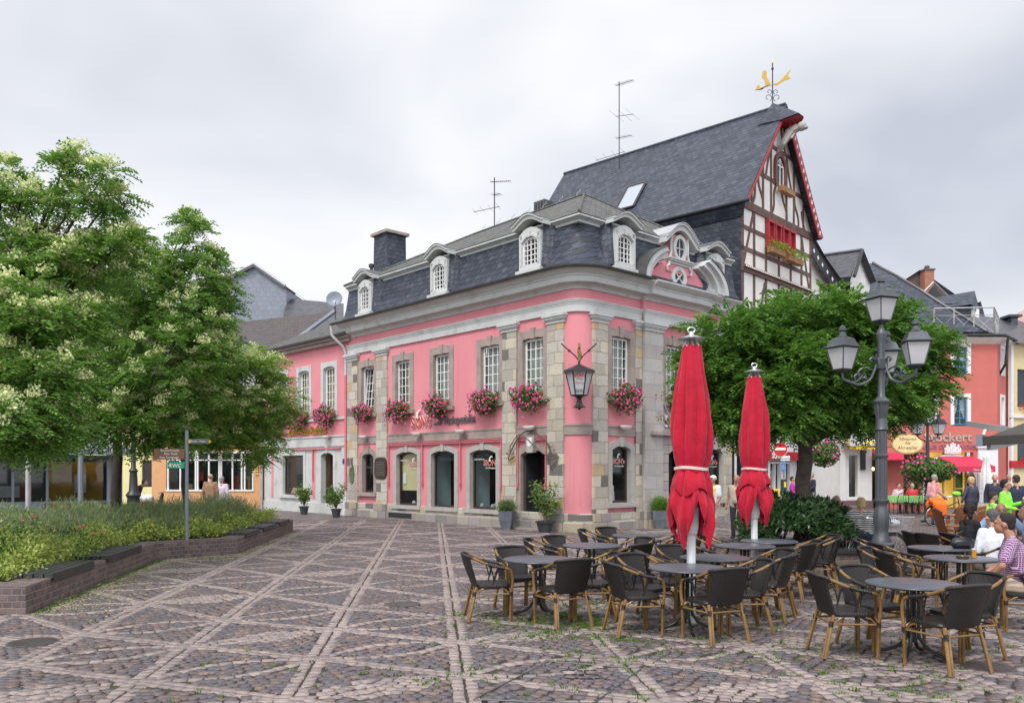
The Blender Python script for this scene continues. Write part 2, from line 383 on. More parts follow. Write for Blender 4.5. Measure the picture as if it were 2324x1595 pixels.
m_pale=paving_mat('pale_setts',[(.33,.265,.24),(.28,.23,.215),(.36,.29,.265),(.31,.255,.235),(.25,.21,.20)])
def ground_mat():
    t=NT('joint_soil'); ob=t.obj(); f=t.noise(3,5); c=t.ramp(f,[(.3,(.035,.028,.026)),(.7,(.07,.055,.05))])
    g=t.step(t.noise(.5,5),.52,.66); c=t.mix(t.ma('MULTIPLY',g,.6),c,(.045,.065,.02))
    t.col(c); t.set(.9,0,.2); return t.m
g=MB(); g.quad((-400,-60,-.004),(400,-60,-.004),(400,900,-.004),(-400,900,-.004))
tag(g.build('ground',ground_mat()),kind='structure')
m_far=blocks('street_paving',.22,.12,[(.20,.165,.165),(.17,.15,.155),(.23,.19,.18),(.155,.135,.14)],(.07,.06,.055),wob=.02,mort=.012,jit=.3,rough=.5)
# lattice of the square: parallel double lines crossed by diagonals and lens shapes
LX={-4:-7.4,-3:-6.0,-2:-4.6,-1:-3.2,0:-1.78,1:-.36,2:1.2,3:2.68,4:4.14,5:5.6,6:7.05,7:8.5,8:9.95}
LZ={-4:10.7,-3:10.0,-2:9.34,-1:8.70,0:8.12,1:7.45,2:6.6,3:5.75,4:4.7,5:3.9,6:3.1,7:2.3,8:1.5}
def lpt(i,Z): return np.array([LX[i]-.0965*(Z-6.63),Z])
def node(i,j):
    k=i+2; return lpt(i,LZ[i]+(1.47*j if j<=k else 1.47*k+2.12*(j-k)))
paths=[];fills=[]
def bow(a,b,h,n=24):
    d=b-a; p=np.array([-d[1],d[0]])/np.linalg.norm(d); t=np.linspace(0,1,n)
    return np.array([a+d*s+p*h*4*s*(1-s)*(.55+.45*math.sin(math.pi*s)) for s in t])
for i in LX: paths.append((np.array([lpt(i,5.0),lpt(i,31)]),2,.018))
for i in range(-4,8):
    for j in range(-4,18):
        a,b=node(i,j),node(i+1,j)
        if a[1]<4.6 or a[1]>30: continue
        paths.append((np.array([a,b]),2,.0))
        c=node(i+1,j+1); h=.28 if j<=i+2 else .40
        if (j%3)==((2-i)%3):
            fills.append(np.vstack([bow(a,c,h),bow(a,c,-h)[::-1]]))
        else:
            paths.append((bow(a,c,h),1,0)); paths.append((bow(a,c,-h),1,0))
t=np.linspace(0,2*math.pi,60); rc=gp(2033,1555); paths.append((np.stack([rc.x+.62*np.cos(t),rc.y+.42*np.sin(t)],1),2,0))
# planters and buildings keep the setts out
PLL=[(-15,10.75),(-6.25,10.6),(-7.35,17.1),(-6.09,18.3),(-6.69,25.2),(-8.2,26.6),(-15,24.5)]
TC=(5.75,16.1); TR=1.5
def inpoly(P,poly):
    x,y=P[:,0],P[:,1]; c=np.zeros(len(P),bool); n=len(poly)
    for i in range(n):
        x1,y1=poly[i]; x2,y2=poly[(i+1)%n]
        if y1==y2: continue
        k=((y1>y)!=(y2>y))&(x<(x2-x1)*(y-y1)/(y2-y1)+x1); c^=k
    return c
def blocked(P):
    b=inpoly(P,PLL)|(np.hypot(P[:,0]-TC[0],P[:,1]-TC[1])<TR-.05)
    b|=inpoly(P,[(1.6,24.95),(1.95,24.75),(2.4,24.85),(8.3,30.2),(3,40),(-12,45),(-12.4,40.2),(-6.8,34.2)])
    b|=(P[:,0]<-6.3)&(P[:,1]<10.3)&(P[:,0]>-6.2)
    return b
G=.04; X0,Y0=-24,4; nx,ny=1200,700
mask=np.zeros((nx,ny),np.uint8)
def stamp(P,r,val):
    q=int(math.ceil(r/G))
    ix=((P[:,0]-X0)/G).astype(int); iy=((P[:,1]-Y0)/G).astype(int)
    for dx in range(-q,q+1):
        for dy in range(-q,q+1):
            if dx*dx+dy*dy<=(r/G)**2+.5:
                a=np.clip(ix+dx,0,nx-1); b=np.clip(iy+dy,0,ny-1); mask[a,b]=val
pale=[] # centre, direction, length, width
def resample(P,st):
    d=np.r_[0,np.cumsum(np.linalg.norm(np.diff(P,axis=0),axis=1))]; n=max(2,int(d[-1]/st)); s=(np.arange(n)+.5)*d[-1]/n
    Q=np.stack([np.interp(s,d,P[:,0]),np.interp(s,d,P[:,1])],1)
    e=1e-3; Q2=np.stack([np.interp(s+e,d,P[:,0]),np.interp(s+e,d,P[:,1])],1); Q3=np.stack([np.interp(s-e,d,P[:,0]),np.interp(s-e,d,P[:,1])],1)
    D=Q2-Q3; D/=np.linalg.norm(D,axis=1)[:,None]+1e-9; return Q,D,d[-1]/n
for P,rows,gap in paths:
    Q,D,L=resample(P,.04); stamp(Q,(.10 if gap else .075) if rows==2 else .05,1)
sm=mask.copy()
for P,rows,gap in paths:
    w=.108 if gap else (.085 if rows==2 else .10)
    for k in range(rows):
        Q,D,L=resample(P,.125); off=(k-(rows-1)/2)*(w+gap); N=np.stack([-D[:,1],D[:,0]],1)
        Q=Q+N*off+D*((k%2)*.07)
        pale.append(np.column_stack([Q,D,np.full(len(Q),L*.93),np.full(len(Q),w*.93)]))
pale=np.vstack(pale)
# dark rows: wavy rows of setts filling the cells
W0,H0=.105,.096
ii=np.arange(-245,245); jj=np.arange(0,390)
I,J=np.meshgrid(ii,jj); I=I.ravel().astype(float); J=J.ravel().astype(float)
u=I*W0+(J%2)*W0*.5+rng.normal(0,.010,I.size); v=4.6+J*H0+rng.normal(0,.006,I.size)
yy=v-.30*u+.13*np.sin(u*4.4+v*.35)+.05*np.sin(u*9+1.3*v)
P=np.stack([u-.0965*(v-6.6),yy],1)
sl_=-.30+.13*4.4*np.cos(u*4.4+v*.35)+.45*np.cos(u*9+1.3*v)
D=np.stack([np.ones_like(sl_),sl_],1); D/=np.linalg.norm(D,axis=1)[:,None]
ok=(P[:,1]>5)&(P[:,1]<31)&(np.abs(P[:,0])<P[:,1]*.66+2.4)
P,D=P[ok],D[ok]
ix=((P[:,0]-X0)/G).astype(int); iy=((P[:,1]-Y0)/G).astype(int); ok=(ix>=0)&(ix<nx)&(iy>=0)&(iy<ny)
P,D,ix,iy=P[ok],D[ok],ix[ok],iy[ok]; ok=sm[ix,iy]==0; P,D=P[ok],D[ok]
isf=np.zeros(len(P),bool)
for f in fills: isf|=inpoly(P,[tuple(q) for q in f])
lw=np.column_stack([P,D,W0*rng.uniform(.82,.95,len(P)),H0*rng.uniform(.82,.93,len(P))])
pale=np.vstack([pale,lw[isf]]); dark=lw[~isf]
def setts(name,A,mat):
    A=A[~blocked(A[:,:2])]; A=A[(A[:,1]>4.9)&(np.abs(A[:,0])<A[:,1]*.66+2.4)]
    n=len(A); c=A[:,:2]; d=A[:,2:4]; q=np.stack([-d[:,1],d[:,0]],1)
    j=rng.normal(0,.0045,(n,4,2)); tz=rng.normal(0,.0016,(n,4))+rng.normal(0,.0015,(n,1))
    V=np.zeros((n,8,3))
    for k,(a,b) in enumerate(((-1,-1),(1,-1),(1,1),(-1,1))):
        o=d*(a*A[:,4:5]/2)+q*(b*A[:,5:6]/2)+j[:,k]
        V[:,k,:2]=c+o*1.0; V[:,k,2]=-.003
        V[:,k+4,:2]=c+o*.925; V[:,k+4,2]=.010+tz[:,k]
    F=np.array([[4,5,6,7],[0,1,5,4],[1,2,6,5],[2,3,7,6],[3,0,4,7]])
    FF=(F[None]+(np.arange(n)*8)[:,None,None]).reshape(-1,4)
    return tag(npmesh(name,V.reshape(-1,3),FF,mat),kind='structure')
setts('paved_square',dark,m_sett); setts('paved_pattern',pale,m_pale)
# street beyond the square
s=MB(); s.poly([(-60,31.05,.004),(60,31.05,.004),(60,120,.004),(-60,120,.004)]); s.poly([(5.65,4.9,.004),(60,4.9,.004),(60,31,.004),(22.8,31,.004)]); s.poly([(-5.65,4.9,-.002),(-60,4.9,-.002),(-60,31,-.002),(-22.8,31,-.002)]); s.poly([(-60,-50,-.002),(60,-50,-.002),(60,4.88,-.002),(-60,4.88,-.002)])
tag(s.build('street',m_far),kind='structure')
# grass in the joints
def tufts(name,P,h,mat,kind='stuff',w=.006,n=5):
    m=len(P); k=m*n; c=np.repeat(P,n,0); a=rng.uniform(0,6.28,k); hh=h*rng.uniform(.4,1,k)
    b=np.stack([np.cos(a),np.sin(a)],1); off=rng.normal(0,.018,(k,2)); base=c+off
    s_=np.stack([-b[:,1],b[:,0]],1)*w
    V=np.zeros((k,4,3)); V[:,0,:2]=base-s_; V[:,1,:2]=base+s_; V[:,2,:2]=base+s_*.2+b*(hh*.8)[:,None]; V[:,3,:2]=base-s_*.2+b*(hh*.8)[:,None]
    V[:,2:,2]=hh[:,None]+.01; V[:,:2,2]=.0
    F=(np.array([[0,1,2,3]])[None]+(np.arange(k)*4)[:,None,None]).reshape(-1,4)
    return tag(npmesh(name,V.reshape(-1,3),F,mat),kind=kind)
m_grass=leafmat('joint_grass',[(.09,.16,.02),(.14,.24,.03),(.07,.13,.02)],.25)
c=[]
spots=[(1195,1408,.9,90),(1290,1400,.45,60),(1350,1420,.4,60),(1400,1450,.4,30),(1330,1370,.5,30),(1240,1440,.5,40),(1560,1470,1.2,30),(1700,1420,1.0,30),(1900,1480,1.5,30),(1400,1500,.8,20),(2100,1560,1.2,30),(1000,1560,2.0,25),(700,1560,1.6,15)]
for x,y,r,n in spots:
    p=gp(x,y); c.append(np.stack([rng.normal(p.x,r*.5,n),rng.normal(p.y,r*.38,n)],1))
j=rng.integers(0,len(pale),2200); pj=pale[j]; nrm=np.stack([-pj[:,3],pj[:,2]],1)
c.append((pj[:,:2]+nrm*.06)[(pj[:,0]>-.8)&(pj[:,1]<13)])
q=np.stack([np.linspace(-6.2,-7.3,160),np.linspace(10.6,17,160)],1)+rng.normal(0,.03,(160,2))+np.array([.06,0]); c.append(q)
c=np.vstack(c); c=c[(c[:,1]>5)&~blocked(c)]; 
cl=np.repeat(c,3,0)+rng.normal(0,.022,(len(c)*3,2))
tag(tufts('joint_grass',cl,.028,m_grass),'grass and moss sprouting in the joints between the setts','grass')
# fallen blossom beside the planter
n=7000; t=rng.uniform(0,1,n)**.8; path=[(-6.2,10.7),(-7.2,17.0),(-6.1,18.4),(-6.7,25)]
k=rng.choice(3,n,p=[.5,.2,.3]); a=np.array(path); base=a[k]+(a[k+1]-a[k])*rng.uniform(0,1,n)[:,None]
dd=np.abs(rng.normal(0,.75,n)); dd[:2500]=np.abs(rng.normal(0,.16,2500)); base[:,0]+=dd+.02; base[:,1]+=rng.normal(0,.2,n)-dd*.25
base=base[~blocked(base)]; n=len(base); V=np.zeros((n,4,3)); an=rng.uniform(0,6.28,n); sz=rng.uniform(.006,.014,n)
for q in range(4):
    V[:,q,0]=base[:,0]+np.cos(an+q*1.57)*sz; V[:,q,1]=base[:,1]+np.sin(an+q*1.57)*sz*.8; V[:,q,2]=.0135+rng.uniform(0,.006,n)
m_pet=leafmat('fallen_blossom',[(.55,.53,.20),(.62,.60,.30),(.42,.45,.14)],0)
tag(npmesh('fallen_blossom',V.reshape(-1,3),np.arange(n*4).reshape(-1,4),m_pet),'pale yellow fallen blossom scattered along the foot of the brick planter','blossom',kind='stuff')
# drain covers
m_cov=M('worn_iron',(.085,.07,.068),.6,.3,9)
def cover(x,y,rx,ry,label,kind='round'):
    p=gp(x,y); t=thing('drain_cover',label,'drain cover',(p.x,p.y,0)); b=MB()
    if kind=='round':
        b.lathe([(rx,.004),(rx,.017),(rx*.93,.018),(rx*.92,.013),(0.01,.013)],40,(p.x,p.y,0)); b.build('rim',m_cov,t)
        b=MB()
        for k in range(-7,8):
            w=math.sqrt(max(0,1-(k/8)**2))*rx*.88; b.box(p.x+k*rx*.115-.008,p.x+k*rx*.115+.008,p.y-w,p.y+w,.0135,.018)
        b.build('grating',m_cov,t)
    return t
m_zinc.node_tree.nodes['Principled BSDF'].inputs['Roughness'].default_value=.5
cover(74,1459,.25,.25,'large round iron drain cover at the left in front of the planter corner')
cover(912,1372,.25,.25,'round iron drain cover in the middle of the open square')
cover(2243,1515,.23,.23,'round slotted iron drain under the nearest table at the right')
p=gp(1316,1532); t=thing('access_cover','paved square access cover with slots and a thin steel edge in the foreground','access cover',(p.x,p.y,0))
b=MB(); q=[gp(x,y) for x,y in ((1075,1590),(1245,1503),(1455,1520),(1345,1600))]
for k in range(4):
    b.tube([(q[k].x,q[k].y,.013),(q[(k+1)%4].x,q[(k+1)%4].y,.013)],.008,4)
b.build('steel_edge',m_zinc,t); b=MB()
for r_ in range(3):
    for k in range(5):
        x,y=1278+k*16+r_*4,1524+r_*9; a=gp(x,y); c2=gp(x+11,y-2.5); b.box(a.x-.005,c2.x,a.y-.008,a.y+.008,.006,.0165)
b.build('slot',m_black,t)
# ================================================================ the pink corner building
FA=Frame((1.61,24.9),(-.671,.741),(-.741,-.671)); RC=.555
cc=Vector((1.61+.741*RC,24.9+.671*RC)); b0=(cc.x+.671*RC,cc.y-.741*RC)
FB=Frame(b0,(.741,.671),(.671,-.741))
LA=12.45; LB=7.45
def arcpts(r,n=10):
    return [(cc.x+r*math.cos(a),cc.y+r*math.sin(a)) for a in np.linspace(math.atan2(-.671,-.741),math.atan2(-.741,.671),n)]
def plan(off,uA=LA,uB=LB,n=12,riz=0.0):
    """plan path at outward offset, from the far end of wall A round the corner to the far end of wall B"""
    P=[FA.M@Vector((uA,off,0)),FA.M@Vector((0,off,0))]+[Vector((x,y,0)) for x,y in arcpts(RC+off,n)[1:-1]]+[FB.M@Vector((0,off,0))]
    if riz:
        P+=[FB.M@Vector((BR0-riz*0-off*.0,off,0)),FB.M@Vector((BR0-0.0,off+riz,0)),FB.M@Vector((BR1,off+riz,0)),FB.M@Vector((BR1,off,0))]
    P+=[FB.M@Vector((uB,off,0))]
    return P
BR0=FB.u(1453); BR1=FB.u(1588)
def sweep(mb,prof,uA=LA,uB=LB,riz=0.0,caps=True,n=12):
    rings=[plan(o,uA,uB,n,riz) for o,z in prof]; m=len(rings[0]); vs=[];fs=[]
    for (o,z),r in zip(prof,rings): vs+=[(p.x,p.y,z) for p in r]
    k=len(prof)
    for i in range(k):
        a=i;b_=(i+1)%k
        for q in range(m-1): fs.append((a*m+q,a*m+q+1,b_*m+q+1,b_*m+q))
    if caps: fs+=[tuple(i*m for i in range(k)),tuple(i*m+m-1 for i in range(k-1,-1,-1))]
    mb.add(vs,fs); return mb
rb=thing('corner_building','large pink two storey corner building with stone pilasters, curved grey cornice and slate mansard roof','building',(1.6,24.9,0))
def wall(mb,F,u0,u1,z0,z1,ops,depth=.22,v=0):
    """wall face with rectangular openings and their reveals"""
    ops=[(o[0]-.05,o[1]+.05,o[2]-.05,o[3]+.05+(o[4] if len(o)>4 else 0)) for o in ops]
    us=sorted({u0,u1,*[o[0] for o in ops],*[o[1] for o in ops]}); zs=sorted({z0,z1,*[o[2] for o in ops],*[o[3] for o in ops]})
    m=MB(F.M)
    for a,b in zip(us,us[1:]):
        for c,d in zip(zs,zs[1:]):
            if any(o[0]-1e-6<=a and b<=o[1]+1e-6 and o[2]-1e-6<=c and d<=o[3]+1e-6 for o in ops): continue
            m.quad((a,v,c),(b,v,c),(b,v,d),(a,v,d))
    for o in ops:
        a,b,c,d=o[:4]; y=v-depth
        m.quad((a,v,c),(a,y,c),(a,y,d),(a,v,d)); m.quad((b,v,c),(b,y,c),(b,y,d),(b,v,d)); m.quad((a,v,c),(b,v,c),(b,y,c),(a,y,c)); m.quad((a,v,d),(b,v,d),(b,y,d),(a,y,d))
    mb.v,mb.f=mb.v,mb.f; base=len(mb.v); mb.v+=m.v; mb.f+=[tuple(i+base for i in f) for f in m.f]
def archtop(u0,u1,z,rise,n=9):
    return [(u0+(u1-u0)*k/(n-1),z+rise*(1-(2*k/(n-1)-1)**2)) for k in range(n)]
def surround(F,u0,u1,z0,z1,t,rise,mat,parent,v=.03,key=True,sill=True,depth=.22,name='window_surround',square=False,top=None):
    """stone frame round an opening u0..u1 z0..z1 (z1 = springing)"""
    m=MB(F.M); tt=top or t
    m.box(u0-t,u0,-depth,v,z0,z1); m.box(u1,u1+t,-depth,v,z0,z1)
    inn=archtop(u0,u1,z1,rise)
    if square: out=[(a-t+(2*t)*(k/8),z1+rise+tt) for k,(a,b) in enumerate(inn)]; out=[(u0-t+(u1-u0+2*t)*k/8,z1+rise+tt) for k in range(9)]
    else: out=archtop(u0-t,u1+t,z1+tt*.55,rise+tt*.45)
    m.band([(u0-t,z1)]+out+[(u1+t,z1)],[(u0-.0005,z1)]+inn+[(u1+.0005,z1)],-depth,v+.002)
    if key:
        c=(u0+u1)/2; w=.11; zt=z1+rise+tt
        m.prism([(c-w*.7,z1+rise-.03),(c+w*.7,z1+rise-.03),(c+w,zt+.07),(c-w,zt+.07)],-depth,v+.035)
    if sill: m.box(u0-t-.06,u1+t+.06,-depth,v+.09,z0-.14,z0)
    return m.build(name,mat,parent)
m_curt=NT('net_curtain'); _f=m_curt.ma('SINE',m_curt.ma('MULTIPLY',m_curt.sep(m_curt.uv(.05,2))[0],70)); m_curt.col(m_curt.ramp(_f,[(0,(.36,.39,.36)),(1,(.60,.63,.58))])); m_curt.set(.9); m_curt=m_curt.m
m_curty=NT('cream_curtain'); _f=m_curty.ma('SINE',m_curty.ma('MULTIPLY',m_curty.sep(m_curty.uv(.05,2))[0],60)); m_curty.col(m_curty.ramp(_f,[(0,(.42,.35,.17)),(1,(.62,.55,.33))])); m_curty.set(.9); m_curty=m_curty.m
def window(F,u0,u1,z0,z1,nx,nz,parent,mat=None,v=-.13,curtain=m_curt,rise=0,label=None,tilt=0,bar=.022,fw=.06,glass=None,cut=1.0,dark=True,name='window'):
    """casement window: frame with muntins > pane, curtain"""
    mat=mat or m_white; m=MB(F.M)
    if tilt:
        T=F.M@Matrix.Translation((0,v,z0))@Matrix.Rotation(tilt,4,'X')@Matrix.Translation((0,-v,-z0)); m2=MB(T)
        MB.box(m,u0,u0+fw*.7,v-.04,v+.03,z0,z1); MB.box(m,u1-fw*.7,u1,v-.04,v+.03,z0,z1); MB.box(m,u0,u1,v-.04,v+.03,z1-fw*.7,z1)
    else: m2=m
    m2.box(u0,u0+fw,v-.03,v+.03,z0,z1); m2.box(u1-fw,u1,v-.03,v+.03,z0,z1); m2.box(u0+fw,u1-fw,v-.03,v+.03,z0,z0+fw)
    tops=archtop(u0,u1,z1,rise); m2.band([(a,b) for a,b in tops],[(min(max(a,u0+fw),u1-fw),b-fw) for a,b in tops],v-.03,v+.03)
    for i in range(1,nx):
        x=u0+(u1-u0)*i/nx; w=bar*(1.5 if nx%2==0 and i==nx//2 else 1); m2.box(x-w/2,x+w/2,v-.015,v+.022,z0+fw,z1-fw+rise*(1-(2*i/nx-1)**2))
    for j in range(1,nz):
        z=z0+(z1+rise*.6-z0)*j/nz; m2.box(u0+fw,u1-fw,v-.013,v+.02,z-bar/2,z+bar/2)
    if m2 is not m: b_=len(m.v); m.v+=m2.v; m.f+=[tuple(i+b_ for i in f) for f in m2.f]
    w=m.build(name,mat,parent)
    if label: w['label']=label
    p=MB(m2.M); p.poly([(u0+.01,v,z0)]+[(u1-.01,v,z0)]+[(a,v,b-.01) for a,b in tops[::-1]]); p.build('pane',glass or m_glass,w)
    if curtain is not None:
        c=MB(F.M); n=14; pts=[]
        for i in range(n+1):
            x=u0+(u1-u0)*i/n*cut; pts.append((x,v-.14+.018*math.sin(i*2.3)))
        for i in range(n): c.quad((pts[i][0],pts[i][1],z0),(pts[i+1][0],pts[i+1][1],z0),(pts[i+1][0],pts[i+1][1],z1+rise),(pts[i][0],pts[i][1],z1+rise))
        c.build('curtain',curtain,w)
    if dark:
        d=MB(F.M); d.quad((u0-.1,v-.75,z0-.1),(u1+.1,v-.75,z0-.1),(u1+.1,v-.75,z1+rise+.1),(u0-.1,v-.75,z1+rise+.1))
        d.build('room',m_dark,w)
    return w
# ---- openings measured on the photograph (wall coordinates)
def qx(rx): return 548.8+.2833*rx
def q6(rx): return 1097.5+.3239*rx
def ctr(F,a,b,v=0): x0,x1=F.u(a,v),F.u(b,v); return (x0+x1)/2,abs(x1-x0)
upA=[]; WU=[(940,1085),(1207,1380),(1507,1700),(1888,2097)]
for a,b in WU: upA.append(ctr(FA,qx(a),qx(b)))
upA.append(ctr(FA,q6(248),q6(452)))
gA=[ctr(FA,qx(a),qx(b)) for a,b in ((940,1093),(1210,1445),(1487,1745),(1795,2080))]
doorA=ctr(FA,q6(252),q6(447))
upB=[ctr(FB,q6(865),q6(1052)),ctr(FB,q6(1238),q6(1420)),ctr(FB,1606,1640)]
gB=[ctr(FB,q6(865),q6(1055)),ctr(FB,1604,1640)]
doorB=(FB.u(1497)+.95,1.7)
Z1,Z2=4.13,6.0
opsA=[];opsB=[]
for c,w in upA: opsA.append((c-.47,c+.47,Z1,Z2))
for c,w in upB: opsB.append((c-.45,c+.45,Z1,Z2))
gwA=[]
for k,(c,w) in enumerate(gA):
    hw=.42 if k==0 else .68; z0=.98 if k==0 else .56; z1=2.42 if k==0 else 2.44
    gwA.append((c-hw,c+hw,z0,z1)); opsA.append((c-hw,c+hw,z0,z1,.13))
c,w=doorA; dA_=(c-.56,c+.56,.06,2.35,.16); opsA.append(dA_)
gwB=[(c-.44,c+.44,.85,2.5) for c,w in gB]; opsB+=[(*g_,.13) for g_ in gwB]
dB_=(doorB[0]-.62,doorB[0]+.62,.05,2.4,.22); opsB.append(dB_)
m=MB(); wall(m,FA,0,LA,.3,7.5,opsA,.2); wall(m,FB,0,LB,.3,7.5,opsB,.2)
ap=arcpts(RC,12)
for a,b in zip(ap,ap[1:]): m.quad((a[0],a[1],.3),(b[0],b[1],.3),(b[0],b[1],7.5),(a[0],a[1],7.5))
e0=FA.M@Vector((LA,0,0)); e1=FA.M@Vector((LA,-8.5,0)); f0=FB.M@Vector((LB,0,0)); f1=FB.M@Vector((LB,-8,0))
for a,b in ((e0,e1),(e1,f1),(f1,f0)): m.quad((a.x,a.y,0),(b.x,b.y,0),(b.x,b.y,7.3),(a.x,a.y,7.3))
# avant-corps of the short side
m2=MB(FB.M); m2.box(BR0+.0,BR1,.0,.13,6.62,7.3); b_=len(m.v); m.v+=m2.v; m.f+=[tuple(i+b_ for i in f) for f in m2.f]
m.build('wall',m_pink,rb)
# ---- plinth
m=MB(); sweep(m,[(-.05,-.1),(.13,-.1),(.13,.27),(.11,.30),(-.05,.30)],riz=0); o=m.build('plinth',m_plinth,rb,smooth=False)
m=MB(); sweep(m,[(-.05,.30),(.07,.30),(.07,.53),(.05,.56),(-.05,.56)],uA=LA); o=m.build('plinth',m_stone,rb)
# ---- string course over the ground floor, entablature, cornice, gutter
m=MB(); sweep(m,[(-.05,2.93),(.035,2.93),(.035,3.2),(.055,3.2),(.055,3.26),(-.05,3.26)]); m.build('string_course',m_lava,rb)
m=MB(); sweep(m,[(-.05,6.62),(.07,6.62),(.07,6.84),(.085,6.845),(.085,6.90),(.11,6.905),(.11,6.95),(.13,6.955),(.13,6.99),(-.05,6.99)],riz=.13); m.build('architrave',m_grey,rb)
m=MB(); sweep(m,[(-.05,7.30),(.05,7.30),(.07,7.36),(.12,7.40),(.15,7.42),(.36,7.45),(.37,7.47),(.37,7.62),(.395,7.63),(.41,7.68),(.46,7.70),(.52,7.76),(.575,7.79),(.60,7.82),(.60,7.86),(-.05,7.88)],riz=.13); m.build('cornice',m_grey,rb,smooth=True)
m=MB(); gut=[(.62+.075+.075*math.cos(a),7.87+.075*math.sin(a)) for a in np.linspace(-math.pi,0,7)]; gut+=[(.62+.075+.06*math.cos(a),7.87+.06*math.sin(a)) for a in np.linspace(0,-math.pi,7) for x in (0,)]
sweep(m,gut,uA=LA+.25,uB=BR0-.25); m.build('gutter',m_zinc,rb,smooth=True)
# ---- pilasters
def pilaster(F,u0,u1,v=.07,mat=m_stone,z0=.56,z1=6.36):
    if u0>u1: u0,u1=u1,u0
    m=MB(F.M); m.box(u0,u1,-.05,v,z0,z1); p=m.build('pilaster',mat,rb)
    m=MB(F.M)
    for k,(e,za,zb) in enumerate(((.03,6.34,6.38),(.015,6.38,6.42),(.05,6.42,6.46),(.09,6.46,6.53),(.13,6.53,6.62))): m.box(u0-e,u1+e,-.04,v+e,za,zb)
    m.build('capital',m_grey,rb); 
    m=MB(F.M); m.box(u0-.04,u1+.04,-.04,v+.09,-.05,.56-.003); m.build('base',m_plinth,rb)
for a,b in ((791,814),(857,881)): pilaster(FA,FA.u(a),FA.u(b))
pilaster(FA,FA.u(1143),FA.u(1175)); pilaster(FA,FA.u(1245),FA.u(1283)+.02)
pilaster(FB,FB.u(1343),FB.u(1376)); pilaster(FB,FB.u(1440),FB.u(1454),.06); pilaster(FB,FB.u(1455),FB.u(1496),.17,m_lime)
pilaster(FB,BR1-.5,BR1,.17,m_lime); pilaster(FB,FB.u(1641),LB-.02)
# ---- windows upstairs
labs=['tall white window tilted open beside the downpipe',None,None,None,None]
for k,(c,w) in enumerate(upA):
    surround(FA,c-.47,c+.47,Z1,Z2,.22,.03,m_lava,rb,square=True,top=.24)
    window(FA,c-.46,c+.46,Z1,Z2,4 if k else 4,6,rb,curtain=(m_curt if k in (2,3,4) else (m_curty if k==1 else None)),tilt=R(5) if k==0 else 0,label=labs[k],cut=.6 if k==1 else 1)
for k,(c,w) in enumerate(upB):
    surround(FB,c-.45,c+.45,Z1,Z2,.22,.03,m_lava,rb,square=True,top=.24); window(FB,c-.44,c+.44,Z1,Z2,4,6,rb,curtain=m_curt)
# ---- ground floor windows
m_blind=M('cream_blind',(.60,.54,.30),.8,.04); m_teal=M('pale_blue_panel',(.42,.56,.58),.6,.05); m_warm=M('warm_interior',(.20,.14,.07),.8,.4,2)
def shopfront(F,u0,u1,z0,z1,kind,parent):
    surround(F,u0,u1,z0,z1,.20,.13,m_sill if kind!='narrow' else m_lava,parent,v=.04)
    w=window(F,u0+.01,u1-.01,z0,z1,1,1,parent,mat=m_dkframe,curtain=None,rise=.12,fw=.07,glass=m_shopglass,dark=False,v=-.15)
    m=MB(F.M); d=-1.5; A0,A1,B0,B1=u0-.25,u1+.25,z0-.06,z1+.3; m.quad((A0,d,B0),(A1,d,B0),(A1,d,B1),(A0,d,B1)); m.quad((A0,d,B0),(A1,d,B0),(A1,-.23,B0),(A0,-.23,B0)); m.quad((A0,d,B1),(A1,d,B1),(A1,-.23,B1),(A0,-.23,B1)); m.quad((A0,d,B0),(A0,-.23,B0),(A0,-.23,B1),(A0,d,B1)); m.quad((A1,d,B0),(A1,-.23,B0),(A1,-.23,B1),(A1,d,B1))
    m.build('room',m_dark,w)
    m=MB(F.M); a=u0-.2 if F is FB else u1+.19
    if kind in ('shop','plant'): 
        s=1 if F is FB else -1; m.box(a,a+s*.04,-1.0,-.2,z0,z1+.2); m.build('display_panel',m_teal,w)
    if kind=='blind': m.box(u0+.05,u1-.05,-.24,-.22,z0+.55,z1+.1); m.build('blind',m_blind,w); m=MB(F.M); m.box(u1-.35,u1-.15,-.20,-.19,z0+.8,z0+1.2); m.build('notice',m_white,w)
    return w
kinds=['narrow','blind','plant','shop']
gws=[shopfront(FA,*gwA[k],kinds[k],rb) for k in range(4)]
gwb=[shopfront(FB,*gwB[k],'shop',rb) for k in range(2)]
m=MB(FA.M); u0,u1,z0,z1=gwA[0]; m.box(u0+.05,u1-.05,-.17,-.11,1.95,2.03); m.build('transom',m_dkframe,gws[0])
# displays behind the glass: plates, dark stock, hanging nets
m=MB(FA.M); u0,u1,z0,z1=gwA[2]
for k in range(60):
    a=random.uniform(u0+.15,u1-.75); h=random.uniform(.5,1.0); m.tube([(a,-.7,z0+.4),(a+random.uniform(-.15,.15),-.7+random.uniform(-.1,.1),z0+h+.1),(a+random.uniform(-.3,.3),-.6,z0+h-.3)],.008,4)
m.build('window_plant',leafmat('window_plant',[(.06,.13,.03),(.1,.2,.04)],.1),gws[2])
m=MB(FA.M); m.lathe([(.10,0),(.14,.28),(.12,.3)],14,((u0+u1)/2-.35,-.7,z0-.03)); m.build('plant_pot',M('ochre_pot',(.5,.33,.12),.6),gws[2])
m_cloth=M('table_linen',(.35,.38,.36),.7,.3,8)
for w,(u0,u1,z0,z1),F in ((gws[1],gwA[1],FA),(gws[3],gwA[3],FA)):
    m=MB(F.M)
    for k in range(9): m.sphere((random.uniform(u0+.1,u1-.1),random.uniform(-.9,-.3),z0+.05),(.09,.09,random.uniform(.04,.14)),8)
    m.build('window_display',m_cloth,w)
